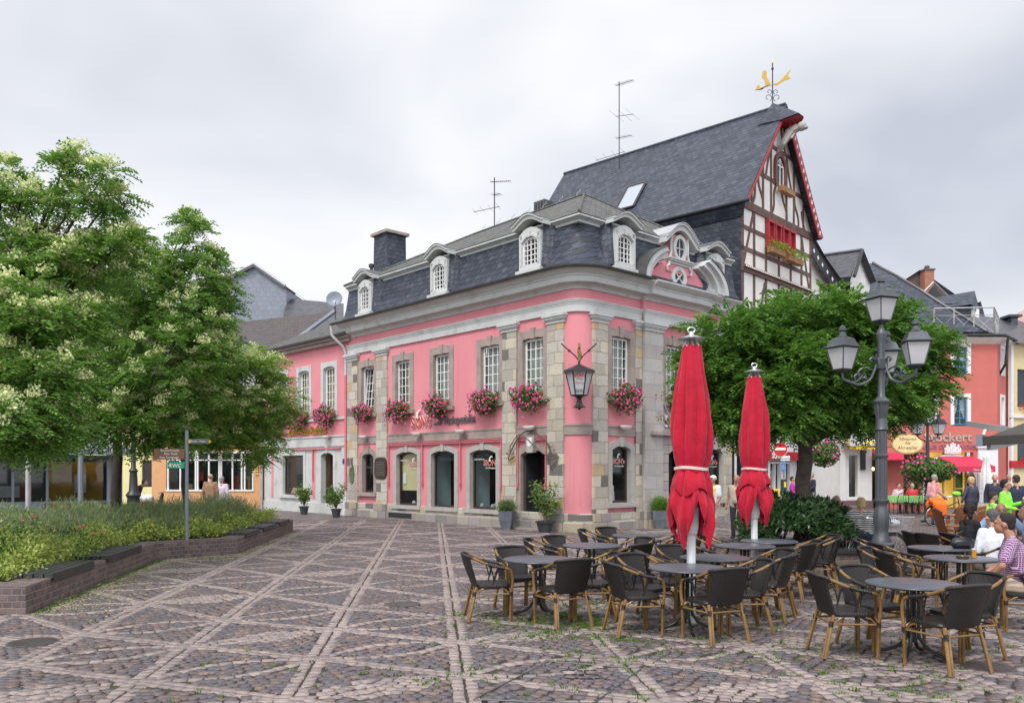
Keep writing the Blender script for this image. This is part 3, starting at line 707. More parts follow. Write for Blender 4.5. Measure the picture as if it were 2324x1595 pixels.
m=MB(FB.M); u0,u1,z0,z1=gwB[0]; m.lathe([(.07,0),(.09,.02),(.07,.1),(.06,.32),(.075,.34),(.04,.36),(.05,.5),(.02,.55)],10,((u0+u1)/2,-.35,z0)); m.build('lighthouse_ornament',m_white,gwb[0])
m_poster=M('dark_poster',(.06,.07,.085),.5,.5,9); m=MB(FB.M); m.box(u0+.12,u1-.22,-.22,-.215,z0+.95,z0+1.45); m.build('poster',m_poster,gwb[0])
m=MB(FB.M); m.lathe([(.13,0),(.13,.006)],20,(0,0,0)); 
for i,v in enumerate(m.v): m.v[i]=v
# ---- awning tracks in pink metal over the ground floor windows
m_pinkm=M('pink_metal',(.62,.17,.21),.45,.06)
def track(F,u0,u1,z,feet):
    m=MB(F.M); m.box(u0,u1,.04,.10,z,z+.07); m.box(u0,u1,.04,.13,z+.07,z+.10)
    for u in feet: m.box(u-.02,u+.02,.04,.08,1.35,z); m.box(u-.03,u+.03,.04,.12,1.28,1.45)
    m.build('awning_track',m_pinkm,rb)
a0,a1=FA.u(qx(1180)),FA.u(qx(2097)); track(FA,a1,a0,2.80,[a0-.05,FA.u(qx(1455)),FA.u(qx(1760)),a1+.05])
a0,a1=FA.u(q6(245)),FA.u(q6(450)); track(FA,a1,a0,2.80,[a0-.03,a1+.03])
# ---- door on the long side
u0,u1,z0,z1=dA_[:4]; surround(FA,u0,u1,z0,z1,.22,.16,m_lava,rb,v=.03,sill=False,name='door_surround')
m=MB(FA.M); m.box(u0,u1,-1.0,-.9,0,2.7); m.box(u0-.02,u0,-1,-.1,0,2.6); m.box(u1,u1+.02,-1,-.1,0,2.6); m.build('door_recess',m_dark,rb)
m=MB(FA.M); m.box(u0,u0+.1+.45,-.72,-.66,.05,2.4); d=m.build('door',M('dark_door',(.03,.032,.036),.35),rb); m=MB(FA.M); m.box(u0+.45,u0+.48,-.66,-.61,1.0,1.25); m.build('handle',m_zincl,d)
m=MB(FA.M); m.box(u0-.1,u1+.1,-.1,.35,0,.06); m.build('door_step',m_lava,rb)
# keystone crest above the door
m=MB(FA.M); c=(u0+u1)/2; m.prism([(c-.14,2.42),(c+.14,2.42),(c+.2,2.98),(c-.2,2.98)],0,.16); k=m.build('keystone',m_sill,rb)
m=MB(FA.M); m.prism([(c,2.58),(c+.1,2.66),(c+.12,2.9),(c-.12,2.9),(c-.1,2.66)],.16,.175); k2=m.build('crest',m_white,k); m=MB(FA.M); m.box(c-.02,c+.02,.175,.18,2.63,2.88); m.box(c-.09,c+.09,.176,.181,2.76,2.80); m.build('crest_cross',m_black,k2)
# ---- portal on the short side
u0,u1,z0,z1=dB_[:4]
m=MB(FB.M); m.box(BR0+.62,u0,-.25,.12,0,z1); m.box(u1,BR1-.52,-.25,.12,0,z1)
inn=archtop(u0,u1,z1,.22); m.band([(BR0+.62,3.0)]+[(a,3.0) for a,b in inn]+[(BR1-.52,3.0)],[(BR0+.62,z1)]+inn+[(BR1-.52,z1)],-.25,.125)
m.build('portal',blocks('portal_ashlar',1.4,.30,[(.42,.39,.36),(.40,.36,.37),(.46,.43,.38)],(.2,.18,.17),wob=.004,mort=.015),rb)
m=MB(FB.M); m.box(BR0+.30,BR1-.30,.02,.32,3.0,3.07); m.box(BR0+.35,BR1-.35,.02,.26,3.07,3.13); m.build('portal_shelf',m_lava,rb)
m=MB(FB.M); m.box(u0,u1,-.7,-.66,0,2.7); m.build('door',m_dark,rb); 
m=MB(FB.M); m.box(BR0+.62,BR1-.52,.0,.06,3.13,4.0); m.build('relief_panel',m_lime,rb)
# relief of halberds, flags and cannon
m=MB(FB.M); c0=BR0+.75
for a,b,l in ((.02,.25,1.0),(.3,.55,1.0)):
    m.tube([(c0+a+.55,.11,3.35),(c0+a-.25+.1,.13,4.25)],.025,6)
for k in range(9): m.sphere((c0+random.uniform(0,.9),.08,3.2+random.uniform(0,.45)),(random.uniform(.07,.16),.07,random.uniform(.06,.14)),8)
m.lathe([(.17,0),(.17,.05),(.05,.06)],16,(0,0,0)); 
m.build('relief',m_lime,rb,smooth=True)
m=MB(FB.M)
for a in (.0,.3): m.lathe([(.01,.28),(.055,.15),(.02,.03),(.05,0),(.02,-.06)],8,(c0+a-.17,.14,4.18))
for k in range(6):
    q=k*1.05; m.prism([(c0+.02,3.62),(c0+.02+.2*math.cos(q)-.03,3.62+.17*math.sin(q)),(c0+.02+.2*math.cos(q+.35),3.62+.17*math.sin(q+.35))],.12,.17); m.prism([(c0+.55,3.5),(c0+.55+.12*math.cos(q)-.02,3.5+.11*math.sin(q)),(c0+.55+.12*math.cos(q+.35),3.5+.11*math.sin(q+.35))],.12,.16)
m.build('gilded_ornament',m_gold,rb)
# ---- mansard: flared lower slope
def ring(off,z,uA=LA,uB=LB,n=12): return [(p.x,p.y,z) for p in plan(off,uA,uB,n)]
prof=[(.64,7.90),(.40,7.98),(.24,8.15),(.14,8.45),(.07,8.85),(.03,9.1),(.0,9.32)]
m=MB(); rings=[ring(o,z) for o,z in prof]; k=len(rings[0])
for r_ in rings: m.v+=r_
for i in range(len(rings)-1):
    for q in range(k-1): m.f.append((i*k+q,i*k+q+1,(i+1)*k+q+1,(i+1)*k+q))
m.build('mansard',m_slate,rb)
# gable end of the mansard towards the neighbour
m=MB(); P=[FA.M@Vector((LA,o,z)) for o,z in prof]; P+= [FA.M@Vector((LA,-7.8,9.4)),FA.M@Vector((LA,-8.3,7.8))]; m.poly(P); m.build('mansard_end',m_slate,rb)
# upper cornice with rounded heads over the dormers
dA=[ctr(FA,581+.30355*a,581+.30355*b,.36) for a,b in ((765,870),(1305,1437))]+[ctr(FA,1097.5+.2632*300,1097.5+.2632*512,.36)]
dB=[ctr(FB,1097.5+.2632*1118,1097.5+.2632*1312,.36),ctr(FB,1097.5+.2632*1930,1097.5+.2632*2072,.36)]
ocu=(FB.u(1097.5+.2632*1683,.32),.6)
ucp=[(-.10,9.24),(.03,9.24),(.05,9.30),(.12,9.33),(.16,9.37),(.19,9.38),(.19,9.43),(-.10,9.45)]
m=MB()
RC_=RC; _pl=plan
def plan(off,uA=LA,uB=LB,n=12,riz=0.0):
    return [FA.M@Vector((uA,off,0)),FA.M@Vector((-(RC+off),off,0)),FB.M@Vector((uB,off,0))]
sweep(m,ucp); plan=_pl; m.build('upper_cornice',m_grey,rb,smooth=True)
def dormer(F,c,kind='win'):
    hw=.48; v0=.40; z0=8.06; z1=8.92
    t=MB(F.M)
    # cheeks and front frame
    op=(c-.34,c+.34,z0+.14,z1)
    t.box(c-hw,op[0],-.5,v0,z0,z1+.25); t.box(op[1],c+hw,-.5,v0,z0,z1+.25); t.box(op[0],op[1],-.5,v0,z0,z0+.16)
    inn=archtop(op[0],op[1],z1,.16); outp=[(c-hw+(2*hw)*k/8,z1+.25) for k in range(9)]
    t.band(archtop(c-hw,c+hw,z1+.25,.2),inn,-.5,v0)
    t.box(c-hw-.07,c+hw+.07,-.3,v0+.10,z0-.10,z0)
    t.band(archtop(c-.42,c+.42,z1+.05,.20),archtop(c-.36,c+.36,z1,.18),v0,v0+.025); t.box(c-.42,c-.36,v0,v0+.025,z0+.16,z1+.05); t.box(c+.36,c+.42,v0,v0+.025,z0+.16,z1+.05)
    t.prism([(c-.05,z1+.14),(c+.05,z1+.14),(c+.07,z1+.32),(c-.07,z1+.32)],v0,v0+.05)
    d=t.build('dormer',m_grey,rb)
    # curved head moulding
    n=15; xs=[-1+2*k/(n-1) for k in range(n)]; f=lambda x:.27*math.cos(x*math.pi/2)**1.3 if abs(x)<1 else 0
    W_=hw+.20; top=[(c+x*W_,9.42+f(x)) for x in xs]; t=MB(F.M)
    t.band([(a,b+.05) for a,b in top],[(a,b-.09) for a,b in top],-.3,v0+.09); t.band([(a,b+.075) for a,b in top],[(a,b+.02) for a,b in top],-.2,v0+.15); t.build('dormer_moulding',m_grey,d,smooth=True)
    t=MB(F.M); t.band([(a,b+.095) for a,b in top],[(a,b+.077) for a,b in top],-1.1,v0+.165); t.build('dormer_roof',m_zinc,d)
    window(F,op[0]+.005,op[1]-.005,op[2],op[3],4,5,d,v=v0-.08,curtain=m_curty if kind=='y' else None,rise=.14,fw=.045,bar=.02)
    # slate cheeks that curve into the mansard
    for sgn in (-1,1):
        t=MB(F.M); u=c+sgn*hw
        for k in range(4):
            a0=(u+sgn*.0+sgn*k*.09,); w0=v0-.03-.022*k*k; w1=v0-.03-.022*(k+1)**2
            t.quad((u+sgn*k*.09,w0,8.1),(u+sgn*(k+1)*.09,w1,8.1),(u+sgn*(k+1)*.09,w1-.14,9.45),(u+sgn*k*.09,w0-.10,9.45))
        t.build('slate_cheek',m_slate,d)
for k,(c,w) in enumerate(dA): dormer(FA,c,'y' if k<2 else '')
for c,w in dB: dormer(FB,c)
# oculus dormer over the pediment
def ellipse(c,z,rx,rz,n=24): return [(c+rx*math.cos(a),z+rz*math.sin(a)) for a in np.linspace(0,2*math.pi,n+1)]
c=ocu[0]; v0=.32; zc=9.17
m=MB(FB.M); m.prism([(c-.62,8.35),(c+.62,8.35),(c+.5,8.8),(c+.42,9.3),(c+.42,9.6),(c-.42,9.6),(c-.42,9.3),(c-.5,8.8)],-.5,v0); oc=m.build('oculus_dormer',m_pink,rb)
m=MB(FB.M); m.band(ellipse(c,zc,.36,.44),ellipse(c,zc,.24,.32),v0,v0+.08); m.box(c-.015,c+.015,v0+.01,v0+.04,zc-.32,zc+.32); m.box(c-.24,c+.24,v0+.01,v0+.04,zc-.015,zc+.015)
for s in (-1,1):
    m.tube([(c+s*.64,v0+.02,8.37),(c+s*.66,v0+.03,8.5),(c+s*.56,v0+.03,8.56),(c+s*.52,v0+.03,8.8),(c+s*.44,v0+.03,9.0),(c+s*.46,v0+.03,9.3),(c+s*.42,v0+.03,9.5),(c+s*.5,v0+.03,9.56)],.045,8)
m.build('oculus_frame',m_grey,oc); m=MB(FB.M); m.poly([(a,v0+.008,b) for a,b in ellipse(c,zc,.25,.33)[:-1]]); m.build('pane',M('dark_glass',(.03,.035,.045),.08,.1),oc)
n=17; xs=[-1+2*k/(n-1) for k in range(n)]; top=[(c+x*.85,9.38+.5*math.cos(x*math.pi/2)**1.2) for x in xs]
m=MB(FB.M); m.band([(a,b+.05) for a,b in top],[(a,b-.14) for a,b in top],-.3,v0+.15); m.band([(a,b+.085) for a,b in top],[(a,b+.02) for a,b in top],-.3,v0+.22); m.build('oculus_moulding',m_grey,oc,smooth=True)
m=MB(FB.M); m.band([(a,b+.115) for a,b in top],[(a,b+.088) for a,b in top],-1.6,v0+.25); m.build('oculus_roof',m_zincl,oc)
# broken segmental pediment
pc=(BR0+BR1)/2; pw=(BR1-BR0)/2+.42; v1=.62
m=MB(FB.M); tp=[(pc-pw*.86+pw*1.72*k/14,7.86+.98*(1-(2*k/14-1)**2)) for k in range(15)]
m.prism([(pc+pw*.86,7.86),(pc-pw*.86,7.86)]+tp,-.2,.28); pe=m.build('pediment',m_pink,rb)
def arcp(r,a0,a1,n=10): 
    hh=1.16; return [(pc-math.cos(a)*pw*r,7.84+math.sin(a)*hh*r) for a in np.linspace(a0,a1,n)]
m=MB(FB.M)
for a0,a1 in ((0.02,1.02),(math.pi-1.02,math.pi-.02)):
    m.band(arcp(1.12,a0,a1),arcp(1.02,a0,a1),-.3,v1+.13); m.band(arcp(1.02,a0,a1),arcp(.90,a0,a1),-.3,v1); m.band(arcp(.90,a0,a1),arcp(.84,a0,a1),-.25,.42)
m.box(pc-.62,pc+.62,-.1,.42,8.70,8.76); m.box(pc-.56,pc+.56,-.1,.36,8.62,8.70); m.box(pc-.66,pc+.66,-.1,.46,8.76,8.80)
m.band(ellipse(pc,8.22,.40,.37),ellipse(pc,8.22,.25,.23),.28,.35)
for a in (math.pi/4,3*math.pi/4): m.add([(pc+.25*math.cos(a)-.02*math.sin(a),.29,8.22+.22*math.sin(a)+.02*math.cos(a)),(pc+.25*math.cos(a)+.02*math.sin(a),.29,8.22+.22*math.sin(a)-.02*math.cos(a)),(pc-.25*math.cos(a)+.02*math.sin(a),.29,8.22-.22*math.sin(a)-.02*math.cos(a)),(pc-.25*math.cos(a)-.02*math.sin(a),.29,8.22-.22*math.sin(a)+.02*math.cos(a)),
  (pc+.25*math.cos(a)-.02*math.sin(a),.33,8.22+.22*math.sin(a)+.02*math.cos(a)),(pc+.25*math.cos(a)+.02*math.sin(a),.33,8.22+.22*math.sin(a)-.02*math.cos(a)),(pc-.25*math.cos(a)+.02*math.sin(a),.33,8.22-.22*math.sin(a)-.02*math.cos(a)),(pc-.25*math.cos(a)-.02*math.sin(a),.33,8.22-.22*math.sin(a)+.02*math.cos(a))],[(0,1,2,3),(4,7,6,5),(0,4,5,1),(1,5,6,2),(2,6,7,3),(3,7,4,0)])
m.build('pediment_moulding',m_grey,pe); m=MB(FB.M); m.poly([(a,.286,b) for a,b in ellipse(pc,8.22,.26,.24)[:-1]]); m.build('pane',bpy.data.materials['dark_glass'],pe)
for a0,a1 in ((0.02,1.02),(math.pi-1.02,math.pi-.02)): m=MB(FB.M); m.band(arcp(1.15,a0,a1),arcp(1.122,a0,a1),-.5,v1+.16); m.build('pediment_roof',m_zinc,pe)
# ---- upper hipped roof
C=Vector((FA.M@Vector((-RC,0,0))).to_tuple()); 
def rp(a,b,z): p=Vector((C.x,C.y,0))+Vector((.741,.671,0))*a+Vector((-.671,.741,0))*b; return (p.x,p.y,z)  # a: along B from corner, b: along A from corner
LBt=LB+RC; LAt=LA+RC; ap=rp(4.15,3.63,11.87); rend=rp(4.15,LAt-3.0,11.75)
ea=-.12
c1=rp(ea,ea,9.69)
arcu=[(cc.x+(RC*1.45+.30)*math.cos(a),cc.y+(RC*1.45+.30)*math.sin(a),9.71) for a in np.linspace(math.atan2(-.671,-.741),math.atan2(-.741,.671),9)]; arcu=[arcu[4]]
A_=[tuple((FA.M@Vector((LA+.1,.20,9.45))))]; m=MB()
arcu=[tuple(FA.M@Vector((-(RC+.20),.20,9.45)))]; m.poly([A_[0],arcu[0],ap,rend]); m.poly([arcu[0],tuple(FB.M@Vector((LB+.05,.20,9.45))),ap])
bk=rp(LBt,LAt,9.7); bk2=rp(LBt,0,9.7)
m.poly([tuple(FB.M@Vector((LB+.05,.20,9.45))),rp(8.1,LAt+.1,9.45),rend,ap]); m.poly([A_[0],rend,rp(8.1,LAt+.1,9.45)])
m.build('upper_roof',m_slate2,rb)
m=MB()
for a,b in ((ap,rend),(ap,arcu[0]),(ap,tuple(FB.M@Vector((LB+.05,.20,9.45)))),(rend,A_[0])):
    a=Vector(a);b=Vector(b); m.tube([a+Vector((0,0,.02)),b+Vector((0,0,.02))],.05,6)
m.build('ridge',m_slate2,rb)
m=MB()
for k in range(7):
    p=Vector(ap).lerp(Vector(rend),.06+k*.14); m.tube([p,p+Vector((.02,0,.16)),p+Vector((.12,-.05,.2)),p+Vector((.14,-.05,.28))],.01,5)
for x,y in ((1290,470),(1250,520),(1128,590),(1340,470),(1360,500)):
    pass
m.build('roof_hook',m_zincl,rb)
# chimney
def slate_chimney(P,w,d,z0,z1,name='chimney'):
    m=MB(FA.M); u,v=P; m.add([(u-w/2-.06,v-d/2,z0),(u+w/2+.06,v-d/2,z0),(u+w/2+.06,v+d/2+.03,z0),(u-w/2-.06,v+d/2+.03,z0),(u-w/2,v-d/2,z1),(u+w/2,v-d/2,z1),(u+w/2,v+d/2,z1),(u-w/2,v+d/2,z1)],[(0,1,5,4),(1,2,6,5),(2,3,7,6),(3,0,4,7),(4,5,6,7)])
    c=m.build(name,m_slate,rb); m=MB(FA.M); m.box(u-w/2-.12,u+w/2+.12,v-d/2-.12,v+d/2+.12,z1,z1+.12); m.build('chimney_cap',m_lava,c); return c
slate_chimney((FA.u(885,-2.6),-2.6),1.0,1.0,9.5,12.2)
m=MB(FA.M); u=FA.u(843,-1.0); m.lathe([(.07,0),(.07,.7),(.12,.7),(.12,.82),(.05,.85)],10,(u,-1.0,9.7)); m.build('flue',m_black,rb)
m=MB(FA.M); u=FA.u(1231,-4.6)
for k in range(4): m.box(u-.3+k*.16,u-.2+k*.16,-4.9,-4.4,11.3,12.35)
m.build('ridge_flue',m_zinc,rb)
# downpipe
m=MB(FA.M); u=LA+.12; m.tube([(u-.3+.42,.70,7.78),(u+.12,.66,7.4),(u-.05,.25,6.98),(u-.02,.10,6.75),(u-.02,.10,5.8)],.055,10); m.build('downpipe',m_grey,rb,smooth=True); m=MB(FA.M); m.tube([(u-.02,.10,5.8),(u-.02,.09,1.0)],.055,10); m.build('downpipe',m_pinkm,rb,smooth=True)
m=MB(FA.M); m.tube([(u-.02,.09,.99),(u-.02,.09,.35),(u-.02,.16,.2),(u-.02,.16,.0)],.07,10); m.build('downpipe_foot',m_grey,rb,smooth=True)
u=FB.u(1666); m=MB(FB.M); m.tube([(LB+.15,.1,7.2),(LB+.15,.1,0)],.05,10); m.build('downpipe',m_grey,rb,smooth=True)
# ---- lettering on the wall
m_letr=M('red_letters',(.50,.03,.02),.4,.1); m_letg=M('dark_grey_letters',(.09,.08,.09),.4,.1); m_letw=M('white_letter_edge',(.85,.78,.72),.5)
def walltext(F,s,u,z,size,mat,name='lettering',flip=False,v=.04,parent=rb,**k):
    r=F.d if F is FB else -F.d
    P=F.M@Vector((u,v,z)); return text_mesh(name,s,size,mat,textM(P,r,(0,0,1),F.n),parent,**k)
def sionfish(F,u,z,sc,parent,v=.03):
    s=1 if F is FB else -1
    pts=[(0,0),(.35,.06),(.65,.02),(.75,.16),(.82,.0),(.72,-.06),(.68,-.22),(.86,-.36),(.55,-.3),(.35,-.16),(.1,-.1)]
    body=[(-.36,-.3),(-.3,.02),(-.12,.2),(.1,.27),(.25,.2),(.2,.12),(.3,.04),(.12,.08),(-.02,.05),(-.12,-.08),(-.16,-.24),(-.1,-.42),(-.3,-.38)]
    m=MB(F.M); m.prism([(u+s*a*sc,z+b*sc) for a,b in body],v,v+.012); return m.build('fish_emblem',m_letw,parent)
c=FA.u(qx(1442)); LW=abs(FA.u(qx(1368))-FA.u(qx(1518))); walltext(FA,"SiON's",c,3.46,.56,m_letw,v=.045,bold=.02,fit=LW*1.03); walltext(FA,"SiON's",c,3.46,.56,m_letr,v=.06,bold=.004,fit=LW)
sionfish(FA,FA.u(qx(1432)),3.98,.5,rb,v=.07)
c=FA.u(qx(1705)); walltext(FA,"...Ihr Fischspezialist",c,3.50,.42,m_letg,v=.045,bold=.006,fit=abs(FA.u(qx(1540))-FA.u(qx(1872))))
for w,F,(u0,u1,z0,z1),sc in ((gws[1],FA,gwA[1],1),(gws[3],FA,gwA[3],1.15),(gwb[0],FB,gwB[0],.85),(gwb[1],FB,gwB[1],.85)):
    s=1 if F is FB else -1; c=(u0+u1)/2+s*.28*(1 if F is FA else .1)
    walltext(F,"SION's",c,z1-.42,.24*sc,m_letw,v=-.115,parent=rb,bold=.008,depth=.002); walltext(F,"SION's",c,z1-.42,.24*sc,m_letr,v=-.11,parent=rb,bold=.001,depth=.002)
    walltext(F,"... Ihr Fischspezialist",c,z1-.52,.075*sc,m_letw,v=-.11,parent=rb,depth=.002); sionfish(F,c,z1-.16,.26*sc,rb,v=-.112)
    if F is FA:
        walltext(F,"Lachsräucherei",c+.62,z1-.22,.085,m_letw,v=-.11,parent=rb,depth=.002,shear=.3)
# green crest plaque and bronze tablet
m=MB(FA.M); u=FA.u(qx(895)); m.prism([(u+.19*math.cos(a),1.75+(.38 if a<math.pi else .42)*math.sin(a)) for a in np.linspace(0,2*math.pi,20)[:-1]],.07,.10); pl=m.build('crest_plaque',M('green_plaque',(.10,.13,.06),.5),rb)
m=MB(FA.M); m.sphere((u,.12,2.0),(.07,.05,.1),8); m.tube([(u,.12,2.05),(u+.06,.12,2.35)],.02,6); m.build('plaque_figure',M('plaque_figure',(.30,.22,.2),.5),pl)
m=MB(FA.M); u=FA.u(qx(1127)); q=[(u+.42*math.copysign(abs(math.cos(a))**.45,math.cos(a)),1.95+.42*math.copysign(abs(math.sin(a))**.45,math.sin(a))) for a in np.linspace(0,2*math.pi,33)[:-1]]; m.prism(q,.07,.11); tb=m.build('bronze_tablet',M('bronze',(.055,.045,.035),.4,.2,6,metal=.5),rb)
for k in range(9):
    m=MB(FA.M); m.box(u-.3,u+.3,.11,.113,1.66+k*.065,1.685+k*.065)
    if k==0: mm=m
    else: b_=len(mm.v); mm.v+=m.v; mm.f+=[tuple(i+b_ for i in f) for f in m.f]
mm.build('inscription',M('bronze_light',(.12,.10,.08),.4),tb)
m=MB(FA.M); u=FA.u(qx(1290)); m.box(u-.75,u+.75,.13,.145,.08,.26); m.build('cellar_grille',m_black,rb)
# ================================================================ the other houses
def house_box(m,F,u0,u1,z0,z1,depth,ops=(),v=0,rev=.2):
    wall(m,F,u0,u1,z0,z1,list(ops),rev,v)
    a=[F.M@Vector((u,w,0)) for u,w in ((u0,v),(u0,v-depth),(u1,v-depth),(u1,v))]
    for p,q in ((a[0],a[1]),(a[1],a[2]),(a[2],a[3])): m.quad((p.x,p.y,z0),(q.x,q.y,z0),(q.x,q.y,z1),(p.x,p.y,z1))
def root(name,label,cat,p,group=None): return thing(name,label,cat,(p[0],p[1],0),group=group)
def lcl(F): return MB(F.M)
# ---- pink neighbour with grey window frames
g0=FA.M@Vector((LA,-.10,0)); g1=pz(600,1155,39.8); dN=Vector((g1.x-g0.x,g1.y-g0.y,0)).normalized()
FN=Frame((g0.x,g0.y),(dN.x,dN.y),(-dN.y*1.0,dN.x)); 
if FN.n.y>0: FN=Frame((g0.x,g0.y),(dN.x,dN.y),(dN.y,-dN.x))
LN=(Vector((g1.x,g1.y,0))-Vector((g0.x,g0.y,0))).length
nb=root('pink_house','lower pink house with grey window frames and grey ground floor, left of the corner building','house',(g0.x,g0.y))
up=[]
for a,b in ((625,780),(428,572),(262,377)):
    c,w=ctr(FN,qx(a),qx(b)); up.append((c-.47,c+.47,4.2,6.25,.08))
c,w=ctr(FN,qx(275),qx(558)); sh=(c-.95,c+.95,.75,2.55); c2,w=ctr(FN,qx(600),qx(775)); dr=(c2-.5,c2+.5,.05,2.5,.12)
m=MB(); house_box(m,FN,0,LN,2.9,7.45,7.5,[o for o in up]); m.build('wall',m_pink,nb)
m=MB(); house_box(m,FN,0,LN,0,2.9,7.5,[sh,dr]); m.build('ground_floor_wall',m_grey,nb)
m=lcl(FN)
for a,b in ((.02,.42),(FN.u(qx(590)),FN.u(qx(565))),(FN.u(qx(255)),FN.u(qx(238)))): m.box(min(a,b),max(a,b),.0,.012,.6,2.85)
m.build('pink_panel',m_pink,nb)
m=lcl(FN); m.box(0,LN,-.02,.05,2.9,3.3); m.box(0,LN,-.02,.09,3.3,3.36); m.build('string_course',m_grey,nb)
m=lcl(FN); m.box(0,LN,-.02,.07,4.02,4.12); m.box(0,LN,-.02,.05,0,.45); m.build('sill_band',m_grey,nb)
for k,o in enumerate(up):
    surround(FN,*o[:4],.20,.08,m_grey,nb,v=.03,key=False,sill=False,square=True,top=.2); window(FN,o[0],o[1],o[2],o[3],4,6,nb,curtain=m_curty,rise=.07,v=-.16)
surround(FN,*sh,.2,.0,m_grey,nb,v=.03,key=False,sill=True,square=True); w=window(FN,*sh,1,1,nb,mat=m_dkframe,curtain=None,glass=m_shopglass,dark=False,fw=.07)
m=lcl(FN); m.box(sh[0]-.1,sh[1]+.1,-1.4,-1.35,.6,2.7); m.build('room',M('shop_backdrop',(.30,.22,.10),.8,.5,1.5),w)
m=lcl(FN); m.box(sh[1]-.5,sh[1]-.05,-.9,-.85,.8,1.9); m.build('green_panel',M('green_panel',(.03,.16,.08),.7),w)
m=lcl(FN)
for k in range(7): a=sh[0]+.2+k*.24; m.add([(a-.1,-.3,.8),(a+.1,-.3,.8),(a+.1,-.42,1.05),(a-.1,-.42,1.05)],[(0,1,2,3)])
m.build('picture_card',M('picture_cards',(.5,.35,.32),.5,.7,12),w)
surround(FN,*dr[:4],.22,.14,m_grey,nb,v=.03,sill=False); m=lcl(FN); m.box(dr[0],dr[1],-.5,-.45,0,2.65); m.build('door',m_dkframe,nb)
m=lcl(FN); m.box(FN.u(qx(800)),FN.u(qx(400)),.03,.1,2.78,2.84); m.box(FN.u(qx(575))-.03,FN.u(qx(575))+.03,.03,.07,1.4,2.8); m.build('awning_track',m_pinkm,nb)
EV=7.45
m=lcl(FN); m.box(-.3,LN+.2,-.05,.35,EV-.1,EV); m.box(-.2,LN+.2,-.05,.22,EV-.25,EV-.1); m.build('cornice',m_lava,nb)
m=lcl(FN); m.tube([(-.35,.42,EV+.05),(LN+.3,.42,EV+.05)],.075,8); m.build('gutter',m_zinc,nb,smooth=True)
m=lcl(FN); m.poly([(-.3,.45,EV+.06),(LN+.25,.45,EV+.06),(LN-2.0,-4.2,EV+2.4),(-.3,-4.2,EV+2.4)]); m.poly([(LN+.25,.45,EV+.06),(LN+.25,-8.2,EV+.06),(LN-2.0,-4.2,EV+2.4)]); m.build('roof',m_slate2,nb)
m=lcl(FN); m.tube([(LN+.05,.12,7.3),(LN+.05,.12,0)],.06,8); m.build('downpipe',m_zincl,nb)
c=FN.u(qx(530)); text_mesh('gilt_lettering','Zum Alten Rathaus',.52,m_gold,textM(FN.M@Vector((c,.06,3.46)),-FN.d,(0,0,1),FN.n),nb,depth=.03,xs=.82,bold=.008)
m=lcl(FN); m.prism([(FN.u(qx(820))-.07,2.15),(FN.u(qx(820))+.07,2.15),(FN.u(qx(820))+.07,2.35),(FN.u(qx(820))-.07,2.35)],.03,.04); m.build('house_number_plate',M('blue_plate',(.02,.03,.1),.4),nb)
# satellite dish and flood light on its roof
p=pz(760,681,38.5); t=thing('satellite_dish','grey satellite dish on the roof ridge left of the mansard','satellite dish',p)
m=MB(); m.lathe([(.02,.0),(.24,.05),(.38,.13),(.37,.14),(.23,.07),(.02,.02)],20,(0,0,0)); 
T=Matrix.Translation(p)@Matrix.Rotation(R(75),4,'X')@Matrix.Rotation(R(0),4,'Z'); m.v=[tuple(T@Vector(v)) for v in m.v]; m.build('dish',m_steel,t,smooth=True)
m=MB(); m.tube([p,p+Vector((0,.1,-.9))],.03,6); m.tube([p+Vector((0,0,-.3)),p+Vector((.15,-.45,-.1))],.015,5); m.build('mast',m_zinc,t)
# ---- low shop with orange plinth and big white windows
FO=Frame((-17.6,40.3),(1,.0),(0,-1)); ol=root('low_shop','low shop with orange rendered plinth and wide white shop windows behind the two walkers','shop',(-15,40.3))
ops=[(.95,4.2,.9,2.55),(4.6,5.0,.9,2.5)]
m=MB(); m2=[]; house_box(m,FO,0,5.3,0,4.6,5,[(.75,4.95,.92,2.75)]); m.build('wall',M('orange_render',(.66,.36,.17),.85,.06),ol)
m=lcl(FO)
for u in (.75,1.35,1.5,2.1,2.2,2.75,3.25,3.35,3.9,4.35,4.5,4.9): m.box(u,u+.07,-.1,.0,.92,2.75)
m.box(.7,5.0,-.12,.05,.85,.93); m.box(.7,5.0,-.12,.03,2.7,2.8); m.box(.75,4.95,-.1,0,2.35,2.4); m.build('window_frame',m_white,ol)
m=lcl(FO); m.quad((.75,-.08,.92),(4.95,-.08,.92),(4.95,-.08,2.75),(.75,-.08,2.75)); m.build('window_glass',glassmat('dim_glass',(.6,.65,.64),.03),ol)
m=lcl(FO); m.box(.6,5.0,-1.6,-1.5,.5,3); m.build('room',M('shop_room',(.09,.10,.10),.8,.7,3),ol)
m_goods=NT('mixed_goods'); _c=m_goods.ramp(isl(m_goods),[(0,(.5,.08,.06)),(.2,(.6,.58,.5)),(.4,(.1,.2,.12)),(.6,(.35,.4,.5)),(.8,(.55,.4,.2)),(1,(.08,.08,.1))],True); m_goods.col(_c); m_goods.set(.7); m_goods=m_goods.m; m_goods0=m_goods
m=lcl(FO)
for k in range(26): u=random.uniform(.9,4.7); h=random.uniform(.2,.9); m.box(u,u+random.uniform(.08,.3),-1.1,-.9,.95,.95+h)
m.build('goods',m_goods,ol)
m=lcl(FO); m.poly([(-.2,.3,4.6),(5.6,.3,4.6),(5.6,-5,7.2),(-.2,-5,7.2)]); m.build('roof',m_tile,ol)
m=lcl(FO); m.box(3.0,3.8,.0,.5,2.75,2.8); m.prism([(3.0,2.8),(3.8,2.8),(3.8,3.1),(3.0,3.1)],.45,.5); m.build('awning',M('striped_awning',(.6,.35,.3),.7,.4,20),ol)
